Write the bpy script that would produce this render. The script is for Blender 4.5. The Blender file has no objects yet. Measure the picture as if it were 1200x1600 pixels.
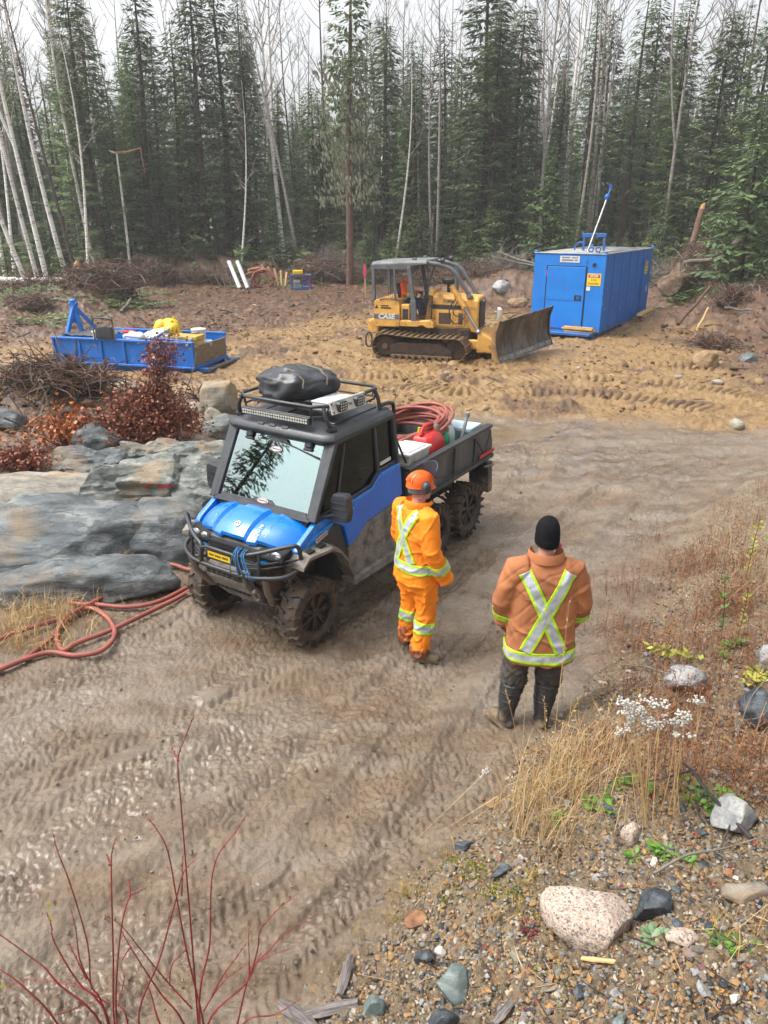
import bpy,bmesh,math,random
import numpy as np
from mathutils import Vector,Matrix
from mathutils.bvhtree import BVHTree
S=bpy.context.scene
COL=S.collection
R=math.radians
rnd=random.Random(11)
# ------------------------------------------------------------------ camera, sky, sun, exposure
cam_d=bpy.data.cameras.new('camera')
cam=bpy.data.objects.new('camera',cam_d)
COL.objects.link(cam)
cam.location=(0,0,3.81)
cam.rotation_euler=(R(90-21.5),0,0)
cam_d.sensor_fit='VERTICAL'
cam_d.sensor_height=36
cam_d.lens=36*1180/1600
cam_d.clip_start=0.05
cam_d.clip_end=600
S.camera=cam
SUN_EL,SUN_AZ=R(58),R(-95)
wd=bpy.data.worlds.new('World')
S.world=wd
wd.use_nodes=True
wn=wd.node_tree
for n in list(wn.nodes):
 wn.nodes.remove(n)
sky=wn.nodes.new('ShaderNodeTexSky')
sky.sky_type='NISHITA'
sky.sun_disc=False
sky.sun_elevation=SUN_EL
sky.sun_rotation=SUN_AZ
sky.air_density=1.0
sky.dust_density=6.0
sky.ozone_density=1.0
hs=wn.nodes.new('ShaderNodeHueSaturation')
hs.inputs['Saturation'].default_value=0.16
bg=wn.nodes.new('ShaderNodeBackground')
bg.inputs['Strength'].default_value=0.15
wo=wn.nodes.new('ShaderNodeOutputWorld')
wn.links.new(sky.outputs[0],hs.inputs['Color'])
wn.links.new(hs.outputs[0],bg.inputs['Color'])
wn.links.new(bg.outputs[0],wo.inputs['Surface'])
sun_d=bpy.data.lights.new('sun','SUN')
sun_d.energy=1.3
sun_d.angle=R(35)
sun_d.color=(1.0,0.97,0.93)
sun=bpy.data.objects.new('sun',sun_d)
COL.objects.link(sun)
sun.rotation_euler=Vector((math.sin(SUN_AZ)*math.cos(SUN_EL),math.cos(SUN_AZ)*math.cos(SUN_EL),math.sin(SUN_EL))).to_track_quat('Z','Y').to_euler()
S.view_settings.view_transform='Standard'
S.view_settings.look='None'
S.view_settings.gamma=1
S.view_settings.use_curve_mapping=False
S.view_settings.exposure=1.13
S.render.engine='CYCLES'
S.cycles.use_denoising=True
S.cycles.max_bounces=6
S.cycles.transparent_max_bounces=12
S.cycles.volume_bounces=1
# ------------------------------------------------------------------ helpers
def c8(r,g,b):
 f=lambda u:(u/255/12.92) if u/255<=0.04045 else ((u/255+0.055)/1.055)**2.4
 return (f(r)*0.8,f(g)*0.8,f(b)*0.8,1)
def mat(name,c1,c2=None,scale=4.0,rough=0.6,rough2=None,bump=0.0,bscale=None,metal=0.0,spec=0.5,
mud=None,mudcol=(0.16,0.11,0.075,1),mudscale=3.0,mudz=None,coat=0.0,detail=6,stretch=None,rand=0.0,
contrast=(0.35,0.65),sss=0.0,world=False,sheen=0.0):
 """noise-mottled surface; mud = share of caked mud (0..1), mudz = (low, high) object z over which it thins out"""
 m=bpy.data.materials.new(name)
 m.use_nodes=True
 nt=m.node_tree
 N,Lk=nt.nodes,nt.links
 b=N['Principled BSDF']
 tc=N.new('ShaderNodeTexCoord')
 co=tc.outputs['Object']
 if world:
  g=N.new('ShaderNodeNewGeometry')
  co=g.outputs['Position']
 if stretch:
  mp=N.new('ShaderNodeMapping')
  mp.inputs['Scale'].default_value=stretch
  Lk.new(co,mp.inputs['Vector'])
  co=mp.outputs[0]
 def nz(sc,det=detail,rg=0.6):
  n=N.new('ShaderNodeTexNoise')
  n.inputs['Scale'].default_value=sc
  n.inputs['Detail'].default_value=det
  n.inputs['Roughness'].default_value=rg
  Lk.new(co,n.inputs['Vector'])
  return n.outputs['Fac']
 def ramp(f,a,b2,ca,cb):
  r=N.new('ShaderNodeValToRGB')
  r.color_ramp.elements[0].position=a
  r.color_ramp.elements[1].position=b2
  r.color_ramp.elements[0].color=ca
  r.color_ramp.elements[1].color=cb
  Lk.new(f,r.inputs[0])
  return r.outputs[0]
 def mix(f,a,b2):
  x=N.new('ShaderNodeMix')
  x.data_type='RGBA'
  if hasattr(f,'is_linked'):
   Lk.new(f,x.inputs[0])
  else:
   x.inputs[0].default_value=f
  for k,s in ((6,a),(7,b2)):
   if hasattr(s,'is_linked'):
    Lk.new(s,x.inputs[k])
   else:
    x.inputs[k].default_value=s
  return x.outputs[2]
 c2=c2 or tuple(v*0.8 for v in c1[:3])+(1,)
 f1=nz(scale)
 col=ramp(f1,contrast[0],contrast[1],c1,c2)
 if rand:
  oi=N.new('ShaderNodeObjectInfo')
  h=N.new('ShaderNodeHueSaturation')
  mr=N.new('ShaderNodeMapRange')
  mr.inputs['To Min'].default_value=1-rand
  mr.inputs['To Max'].default_value=1+rand
  Lk.new(oi.outputs['Random'],mr.inputs['Value'])
  Lk.new(mr.outputs[0],h.inputs['Value'])
  Lk.new(col,h.inputs['Color'])
  col=h.outputs[0]
 b.inputs['Roughness'].default_value=rough
 rs=None
 if rough2 is not None:
  rs=ramp(nz(scale*2.3),0.3,0.7,(rough,)*3+(1,),(rough2,)*3+(1,))
 if mud:
  mf=nz(mudscale,9,0.68)
  if mudz:
   sx=N.new('ShaderNodeSeparateXYZ')
   Lk.new(tc.outputs['Object'],sx.inputs[0])
   mr=N.new('ShaderNodeMapRange')
   mr.inputs['From Min'].default_value=mudz[0]
   mr.inputs['From Max'].default_value=mudz[1]
   mr.inputs['To Min'].default_value=0.28
   mr.inputs['To Max'].default_value=-0.3
   Lk.new(sx.outputs[2],mr.inputs['Value'])
   ad=N.new('ShaderNodeMath')
   ad.operation='ADD'
   Lk.new(mf,ad.inputs[0])
   Lk.new(mr.outputs[0],ad.inputs[1])
   mf=ad.outputs[0]
  t=0.75-0.5*mud
  mk=ramp(mf,t-0.06,t+0.08,(0,0,0,1),(1,1,1,1))
  mc=ramp(nz(mudscale*6),0.3,0.7,mudcol,tuple(v*0.6 for v in mudcol[:3])+(1,))
  col=mix(mk,col,mc)
  rs=mix(mk,rs if rs is not None else (rough,)*3+(1,),(0.75,)*3+(1,))
 if rs is not None:
  Lk.new(rs,b.inputs['Roughness'])
 Lk.new(col,b.inputs['Base Color'])
 b.inputs['Metallic'].default_value=metal
 b.inputs['Specular IOR Level'].default_value=spec
 b.inputs['Coat Weight'].default_value=coat
 b.inputs['Coat Roughness'].default_value=0.08
 if sheen:
  b.inputs['Sheen Weight'].default_value=sheen
 if bump:
  bp=N.new('ShaderNodeBump')
  bp.inputs['Strength'].default_value=1.0
  bp.inputs['Distance'].default_value=bump
  Lk.new(nz(bscale or scale*4,8,0.65),bp.inputs['Height'])
  Lk.new(bp.outputs[0],b.inputs['Normal'])
 return m
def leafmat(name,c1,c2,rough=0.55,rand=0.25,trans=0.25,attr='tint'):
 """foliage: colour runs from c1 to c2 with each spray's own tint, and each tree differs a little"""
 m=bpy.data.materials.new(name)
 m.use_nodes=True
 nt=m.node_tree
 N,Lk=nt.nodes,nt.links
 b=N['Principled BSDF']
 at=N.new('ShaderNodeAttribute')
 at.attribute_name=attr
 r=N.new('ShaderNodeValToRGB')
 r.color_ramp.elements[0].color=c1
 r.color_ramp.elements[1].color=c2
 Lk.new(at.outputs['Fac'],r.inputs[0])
 oi=N.new('ShaderNodeObjectInfo')
 mr=N.new('ShaderNodeMapRange')
 mr.inputs['To Min'].default_value=1-rand
 mr.inputs['To Max'].default_value=1+rand
 Lk.new(oi.outputs['Random'],mr.inputs['Value'])
 h=N.new('ShaderNodeHueSaturation')
 Lk.new(mr.outputs[0],h.inputs['Value'])
 Lk.new(r.outputs[0],h.inputs['Color'])
 Lk.new(h.outputs[0],b.inputs['Base Color'])
 b.inputs['Roughness'].default_value=rough
 if trans:
  tr=N.new('ShaderNodeBsdfTranslucent')
  Lk.new(h.outputs[0],tr.inputs['Color'])
  mx=N.new('ShaderNodeMixShader')
  mx.inputs[0].default_value=trans
  Lk.new(b.outputs[0],mx.inputs[1])
  Lk.new(tr.outputs[0],mx.inputs[2])
  Lk.new(mx.outputs[0],N['Material Output'].inputs['Surface'])
 return m
class MB:
 """collects shapes and links them as one mesh object"""
 def __init__(s):
  s.v,s.f,s.m,s.t=[],[],[],[]
  s.xf=None
 def add(s,vs,fs,mi=0,tint=0.5):
  o=len(s.v)
  if s.xf is not None:
   vs=[s.xf@Vector(p) for p in vs]
  s.v+=[tuple(p) for p in vs]
  s.f+=[tuple(i+o for i in f) for f in fs]
  s.m+=[mi]*len(fs)
  s.t+=[tint]*len(vs)
  return s
 def box(s,c,d,rot=None,mi=0):
  x,y,z=d[0]/2,d[1]/2,d[2]/2
  vs=[Vector(p) for p in ((-x,-y,-z),(x,-y,-z),(x,y,-z),(-x,y,-z),(-x,-y,z),(x,-y,z),(x,y,z),(-x,y,z))]
  if rot is not None:
   vs=[rot@p for p in vs]
  c=Vector(c)
  return s.add([p+c for p in vs],[(0,3,2,1),(4,5,6,7),(0,1,5,4),(1,2,6,5),(2,3,7,6),(3,0,4,7)],mi)
 def bb(s,lo,hi,mi=0):
  return s.box([(a+b)/2 for a,b in zip(lo,hi)],[b-a for a,b in zip(lo,hi)],None,mi)
 def bar(s,p,q,w,h,mi=0,up=(0,0,1)):
  p,q=Vector(p),Vector(q)
  d=q-p
  L=d.length
  x=d/L
  up=Vector(up)
  if abs(x.dot(up))>0.98:
   up=Vector((1,0,0))
  y=up.cross(x).normalized()
  z=x.cross(y)
  rot=Matrix((x,y,z)).transposed()
  return s.box((p+q)/2,(L,w,h),rot,mi)
 def tube(s,pts,r,n=8,mi=0,cap=True,closed=False,tint=0.5,flat=None):
  P=[Vector(p) for p in pts]
  k=len(P)
  rr=r if hasattr(r,'__len__') else [r]*k
  vs,fs=[],[]
  prev=None
  for i in range(k):
   a=P[i-1] if (i>0 or closed) else P[i]
   b=P[(i+1)%k] if (i<k-1 or closed) else P[i]
   t=(b-a)
   t=t.normalized() if t.length>1e-9 else Vector((0,0,1))
   if prev is None:
    u=t.orthogonal().normalized()
   else:
    u=(prev-t*prev.dot(t))
    u=u.normalized() if u.length>1e-6 else t.orthogonal().normalized()
   prev=u
   w=t.cross(u)
   for j in range(n):
    an=2*math.pi*j/n
    vs.append(P[i]+(u*math.cos(an)+w*math.sin(an))*rr[i])
  for i in range(k if closed else k-1):
   i2=(i+1)%k
   for j in range(n):
    j2=(j+1)%n
    fs.append((i*n+j,i*n+j2,i2*n+j2,i2*n+j))
  if cap and not closed:
   fs.append(tuple(range(n-1,-1,-1)))
   fs.append(tuple(range((k-1)*n,k*n)))
  return s.add(vs,fs,mi,tint)
 def loft(s,rings,mi=0,cap=(True,True),closed=True):
  n=len(rings[0])
  vs=[p for r in rings for p in r]
  fs=[]
  for i in range(len(rings)-1):
   for j in range(n if closed else n-1):
    j2=(j+1)%n
    fs.append((i*n+j,i*n+j2,(i+1)*n+j2,(i+1)*n+j))
  if closed:
   if cap[0]:
    fs.append(tuple(range(n-1,-1,-1)))
   if cap[1]:
    fs.append(tuple(range((len(rings)-1)*n,len(rings)*n)))
  return s.add(vs,fs,mi)
 def prism(s,poly,axis,a,b,mi=0):
  """poly: 2-D outline; axis: the direction it is extruded along, from a to b"""
  n=len(poly)
  ar=sum(poly[i][0]*poly[(i+1)%n][1]-poly[(i+1)%n][0]*poly[i][1] for i in range(n))
  def P(u,w,t):
   return {'x':(t,u,w),'y':(u,t,w),'z':(u,w,t)}[axis]
  vs=[P(u,w,a) for u,w in poly]+[P(u,w,b) for u,w in poly]
  fs=[tuple(range(n-1,-1,-1)),tuple(range(n,2*n))]+[(i,(i+1)%n,n+(i+1)%n,n+i) for i in range(n)]
  flip=(ar>0)==(axis=='y')
  if b<a:
   flip=not flip
  if flip:
   fs=[f[::-1] for f in fs]
  return s.add(vs,fs,mi)
 def lathe(s,prof,n=24,axis='z',c=(0,0,0),mi=0,cap=True):
  vs,fs=[],[]
  for r,h in prof:
   for j in range(n):
    a=2*math.pi*j/n
    u,w=r*math.cos(a),r*math.sin(a)
    p={'z':(u,w,h),'y':(w,h,u),'x':(h,u,w)}[axis]
    vs.append((p[0]+c[0],p[1]+c[1],p[2]+c[2]))
  for i in range(len(prof)-1):
   for j in range(n):
    j2=(j+1)%n
    fs.append((i*n+j,i*n+j2,(i+1)*n+j2,(i+1)*n+j))
  if cap:
   fs.append(tuple(range(n-1,-1,-1)))
   fs.append(tuple(range((len(prof)-1)*n,len(prof)*n)))
  return s.add(vs,fs,mi)
 def ell(s,c,r,n=12,k=8,mi=0,fn=None,tint=0.5):
  vs,fs=[],[]
  for i in range(k+1):
   ph=math.pi*i/k-math.pi/2
   for j in range(n):
    a=2*math.pi*j/n
    d=Vector((math.cos(ph)*math.cos(a),math.cos(ph)*math.sin(a),math.sin(ph)))
    q=fn(d) if fn else 1.0
    vs.append((c[0]+d.x*r[0]*q,c[1]+d.y*r[1]*q,c[2]+d.z*r[2]*q))
  for i in range(k):
   for j in range(n):
    j2=(j+1)%n
    fs.append((i*n+j,i*n+j2,(i+1)*n+j2,(i+1)*n+j))
  return s.add(vs,fs,mi,tint)
 def mesh(s,name,mats,smooth=None,bevel=0,seg=2,tint=False,fixn=True,weld=False):
  me=bpy.data.meshes.new(name)
  me.from_pydata(s.v,[],s.f)
  for m in (mats if isinstance(mats,(list,tuple)) else [mats]):
   me.materials.append(m)
  me.polygons.foreach_set('material_index',s.m)
  if tint:
   at=me.attributes.new('tint','FLOAT','POINT')
   at.data.foreach_set('value',s.t)
  if bevel or fixn:
   bm=bmesh.new()
   bm.from_mesh(me)
   if weld:
    bmesh.ops.remove_doubles(bm,verts=bm.verts,dist=1e-5)
   if fixn:
    bmesh.ops.recalc_face_normals(bm,faces=bm.faces)
   if bevel:
    es=[e for e in bm.edges if len(e.link_faces)==2 and e.calc_face_angle(0)>0.5]
    if es:
     bmesh.ops.bevel(bm,geom=es,offset=bevel,segments=seg,profile=0.6,affect='EDGES',clamp_overlap=True)
   bm.to_mesh(me)
   bm.free()
  if smooth is not None:
   me.polygons.foreach_set('use_smooth',[True]*len(me.polygons))
   if smooth<180:
    me.set_sharp_from_angle(angle=R(smooth))
  me.update()
  return me
 def build(s,name,mats,parent=None,smooth=None,bevel=0,seg=2,tint=False,fixn=True,label=None,weld=False):
  o=bpy.data.objects.new(name,s.mesh(name,mats,smooth,bevel,seg,tint,fixn,weld))
  COL.objects.link(o)
  if parent is not None:
   o.parent=parent
  if label:
   o['label']=label
  return o
def tag(o,label=None,cat=None,group=None,kind=None):
 if label:
  o['label']=label
 if cat:
  o['category']=cat
 if group:
  o['group']=group
 if kind:
  o['kind']=kind
 return o
def thing(name,label,cat,loc=(0,0,0),rotz=0,group=None):
 o=bpy.data.objects.new(name,None)
 o.empty_display_size=0.2
 COL.objects.link(o)
 o.location=loc
 o.rotation_euler=(0,0,rotz)
 return tag(o,label,cat,group)
def place(name,me,parent=None,loc=(0,0,0),rot=(0,0,0),scale=1):
 o=bpy.data.objects.new(name,me)
 COL.objects.link(o)
 o.location=loc
 o.rotation_euler=rot
 o.scale=(scale,)*3 if not hasattr(scale,'__len__') else scale
 if parent is not None:
  o.parent=parent
 return o
def text_obj(name,txt,size,m,parent,M4,depth=0.002,align='CENTER',shear=0.0,bold=0.0,label=None,sx=1.0):
 """flat lettering with a little thickness, turned into a mesh; M4 places its local x-y plane"""
 cu=bpy.data.curves.new(name,'FONT')
 cu.body=txt
 cu.size=size
 cu.align_x=align
 cu.align_y='CENTER'
 cu.extrude=depth
 cu.shear=shear
 cu.offset=bold
 cu.resolution_u=2
 t=bpy.data.objects.new(name,cu)
 COL.objects.link(t)
 dg=bpy.context.evaluated_depsgraph_get()
 me=bpy.data.meshes.new_from_object(t.evaluated_get(dg))
 bpy.data.objects.remove(t)
 bpy.data.curves.remove(cu)
 me.name=name
 me.materials.clear()
 me.materials.append(m)
 me.transform(M4@Matrix.Diagonal((sx,1,1,1)))
 o=bpy.data.objects.new(name,me)
 COL.objects.link(o)
 if parent is not None:
  o.parent=parent
 if label:
  o['label']=label
 return o
def frame4(o,x,y):
 """matrix whose x and y axes run along the given directions"""
 x=Vector(x).normalized()
 y=Vector(y)
 z=x.cross(y).normalized()
 y=z.cross(x)
 return Matrix(((x[0],y[0],z[0],o[0]),(x[1],y[1],z[1],o[1]),(x[2],y[2],z[2],o[2]),(0,0,0,1)))
def spline(P,n=8,closed=False):
 """Catmull-Rom through the points"""
 P=[Vector(p) for p in P]
 k=len(P)
 out=[]
 for i in range(k if closed else k-1):
  if closed:
   a,b,c,d=P[i-1],P[i],P[(i+1)%k],P[(i+2)%k]
  else:
   a,b,c,d=P[max(i-1,0)],P[i],P[i+1],P[min(i+2,k-1)]
  for j in range(n):
   t=j/n
   out.append(0.5*((2*b)+(c-a)*t+(2*a-5*b+4*c-d)*t*t+(3*b-a-3*c+d)*t**3))
 if not closed:
  out.append(P[-1])
 return out
_pg=np.random.RandomState(5)
_GA=_pg.rand(4096)*2*np.pi
_GX,_GY=np.cos(_GA),np.sin(_GA)
def perlin(x,y,seed=0):
 x=np.asarray(x,float); y=np.asarray(y,float)
 xi=np.floor(x).astype(np.int64); yi=np.floor(y).astype(np.int64)
 xf=x-xi; yf=y-yi
 u=xf*xf*xf*(xf*(xf*6-15)+10); v=yf*yf*yf*(yf*(yf*6-15)+10)
 def g(i,j,dx,dy):
  h=(i*374761393+j*668265263+seed*974634777)
  h=(h^(h>>13))*1274126177
  h=(h^(h>>16))&4095
  return _GX[h]*dx+_GY[h]*dy
 a=g(xi,yi,xf,yf); b=g(xi+1,yi,xf-1,yf); c=g(xi,yi+1,xf,yf-1); d=g(xi+1,yi+1,xf-1,yf-1)
 return ((a*(1-u)+b*u)*(1-v)+(c*(1-u)+d*u)*v)*1.5
def fbm(x,y,sc,oct=4,seed=0,gain=0.5):
 s=0; a=1.0; f=1.0/sc
 for k in range(oct):
  s=s+a*perlin(x*f+17.3*k,y*f-9.1*k,seed+k)
  a*=gain; f*=2.03
 return s
def sm(a,b,x):
 t=np.clip((x-a)/(b-a),0,1)
 return t*t*(3-2*t)
 # ------------------------------------------------------------------ the ground: one sheet from the bank under the viewpoint to far behind the forest edge
BANK=np.array([(-3.0,-1.2),(-1.3,1.4),(-0.50,2.65),(0.15,3.6),(1.34,4.95),(2.45,6.5),(4.2,9.4),(6.7,12.6),(9.8,16.5),(15,22),(40,40)])
def poly_sd(x,y,P):
 """distance to an open line, positive on its right-hand side"""
 best=np.full(np.shape(x),1e9); sg=np.ones(np.shape(x))
 for i in range(len(P)-1):
  a,b=P[i],P[i+1]
  dx,dy=b[0]-a[0],b[1]-a[1]
  L2=dx*dx+dy*dy
  t=np.clip(((x-a[0])*dx+(y-a[1])*dy)/L2,0,1)
  ex,ey=x-a[0]-t*dx,y-a[1]-t*dy
  d=ex*ex+ey*ey
  s=np.where(dx*ey-dy*ex>0,-1.0,1.0)
  m=d<best
  best=np.where(m,d,best); sg=np.where(m,s,sg)
 return np.sqrt(best)*sg
MOUNDS=[ # x, y, radius along x, radius along y, height, turn
(-6.6,14.7,2.6,1.1,0.62,0.1),(-9.8,14.2,2.4,1.5,0.5,0),(-3.6,14.4,0.9,0.7,0.3,0),
(13.4,27.6,3.6,2.0,1.15,-0.2),(18.5,27.2,3.6,2.4,1.0,0.1),(14.2,34.5,2.8,2.2,1.3,0),(9.9,15.6,3.2,1.1,0.22,0.7),
(-13.6,33.8,2.6,1.7,0.85,0.2),(-11.0,47.5,3.5,1.6,1.1,0),(4.5,37.5,3.6,1.4,0.7,0),(7.6,37.0,3.0,1.6,0.8,0),(-2.5,47.5,5,1.3,0.8,0),
(-17.5,30.0,3.0,4.0,0.5,0),(0.95,8.85,1.6,1.3,0.06,0)]
PUDDLES=[(2.15,13.7,1.35,0.62,0.25),(0.9,14.6,0.9,0.35,0.1),(-1.45,5.45,0.20,0.09,0.9),(-1.38,4.08,0.30,0.07,0.75),(2.30,11.55,0.22,0.24,0.3),(3.75,12.0,0.26,0.16,0.1),
(-1.9,4.7,0.35,0.07,0.7),(-0.7,3.55,0.14,0.07,0.8),(3.1,11.9,0.3,0.14,0.0)]
def ground_base(x,y):
 """shape of the land without tracks and clods, the bank distance and the rock-shelf weight"""
 x=np.asarray(x,float); y=np.asarray(y,float)
 s=poly_sd(x,y,BANK)+0.18*perlin(x*0.9,y*0.9,3)
 near=1-0.72*sm(8.5,14,y)
 hb=np.where(s>0,1.15*(1-np.exp(-np.maximum(s,0)/1.7)),0)*near
 hb=hb+sm(-.05,.35,s)*(0.10*fbm(x,y,0.7,3,80))*near
 hb=hb+0.05*np.exp(-((s+0.05)/0.18)**2)*near
 z=hb+0.05*perlin(x/2.6,y/2.6,8)*sm(6,14,y)
 for mx,my,rx,ry,h,t in MOUNDS:
  c,q=math.cos(t),math.sin(t)
  u=((x-mx)*c+(y-my)*q)/rx; v=(-(x-mx)*q+(y-my)*c)/ry
  z=z+h*np.exp(-(u*u+v*v)**1.2)
  # rock shelf to the side of the buggy, falling off towards the road
 sh=poly_sd(x,y,np.array([(-14,5.5),(-5.2,6.3),(-3.6,7.35),(-2.75,8.6),(-2.6,10.5),(-2.6,12.8),(-3.4,14.5)]))
 shelf=sm(-0.1,0.9,-sh)*(1-sm(12.5,14.5,y))
 z=z+0.30*shelf
 z=z+0.012*np.maximum(y-30,0)+0.55*sm(43,50,y)*(0.7+0.6*perlin(x/4,y/4,21))
 z=z+0.5*sm(15,20,-x-0.1*(y-25))*sm(24,32,y)
 z=z+0.4*perlin(x/9,y/9,31)*sm(48,60,y)
 return z,s,shelf
def _grid(x0,x1,y0,y1,st):
 xs=np.arange(x0,x1+st,st); ys=np.arange(y0,y1+st,st)
 z,s,_=ground_base(np.repeat(xs[None,:],len(ys),0),np.repeat(ys[:,None],len(xs),1))
 return x0,y0,st,len(xs),len(ys),z.ravel().tolist(),s.ravel().tolist()
GRIDS=[_grid(-13,13,-1,18,.05),_grid(-90,90,-5,150,.3)]
def _look(x,y,k):
 for x0,y0,st,nx,ny,*T in GRIDS:
  u,v=(x-x0)/st,(y-y0)/st
  i,j=int(u),int(v)
  if 0<=i<nx-1 and 0<=j<ny-1:
   u-=i; v-=j; t=T[k]; q=j*nx+i
   return (t[q]*(1-u)+t[q+1]*u)*(1-v)+(t[q+nx]*(1-u)+t[q+nx+1]*u)*v
 return 0.0
def hz(x,y):
 return _look(x,y,0)
def bank_sd(x,y):
 return _look(x,y,1)
F_PX,PT=1180.0,R(21.5)
def at(px,py,z=0.0):
 """where the sight line through a pixel of the 1200 x 1600 photograph meets height z (used once, to measure positions off the photograph)"""
 r=(px-600)/F_PX; u=-(py-800)/F_PX
 dy=math.cos(PT)+u*math.sin(PT); dz=-math.sin(PT)+u*math.cos(PT)
 t=(z-3.81)/dz
 return (r*t,dy*t)
def on(px,py,dz=0.0):
 """point on the land seen at a photograph pixel"""
 z=0.0
 for k in range(12):
  x,y=at(px,py,z)
  z=0.5*z+0.5*hz(x,y) if k>3 else hz(x,y)*0.7+0.3*z
 x,y=at(px,py,z)
 return Vector((x,y,hz(x,y)+dz))
def lay(pts):
 return [at(*p) for p in pts]
TYRE=[ # centre lines of tyre tracks, half width, lug pitch, depth
(lay([(-150,1330),(0,1240),(250,1120),(440,1030),(560,945),(640,890),(735,832),(810,760),(840,715),(800,670),(720,640)]),0.15,0.085,0.030),
(lay([(-200,1180),(0,1110),(200,1020),(330,950),(440,880),(560,810),(690,730),(740,690),(700,655)]),0.15,0.085,0.028),
(lay([(330,1640),(440,1520),(600,1350),(740,1160),(870,960),(985,815),(1050,760),(1110,730)]),0.13,0.075,0.030),
(lay([(100,1640),(250,1500),(430,1330),(580,1170),(700,1030),(810,900),(905,800),(985,740),(1040,715)]),0.15,0.08,0.030),
(lay([(-100,1520),(60,1400),(260,1250),(450,1110),(600,990),(740,880),(850,790),(900,735),(900,690)]),0.16,0.09,0.022),
(lay([(200,1640),(340,1480),(520,1290),(660,1110),(800,940),(930,800),(1010,760)]),0.14,0.08,0.026),
(lay([(-60,1650),(80,1520),(300,1350),(480,1190),(620,1060),(760,930),(870,830),(960,770)]),0.16,0.085,0.022),
(lay([(-200,1400),(0,1290),(200,1180),(400,1080),(560,1000),(700,900)]),0.15,0.08,0.024),
]
CRAWL=[ # crawler tracks of the dozer
(lay([(1240,640),(1150,615),(1000,598),(860,590),(760,600)]),0.36,0.19,0.055),
(lay([(1230,590),(1110,575),(980,568),(880,575)]),0.36,0.19,0.045),
(lay([(1260,690),(1130,645),(980,622),(830,612),(700,612),(560,590)]),0.36,0.19,0.050),
(lay([(700,565),(620,562),(480,520),(380,488)]),0.36,0.19,0.045),
(lay([(640,530),(540,505),(450,478)]),0.36,0.19,0.045),
(lay([(760,585),(640,590),(480,590),(340,600),(250,612)]),0.36,0.19,0.045)]
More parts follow.
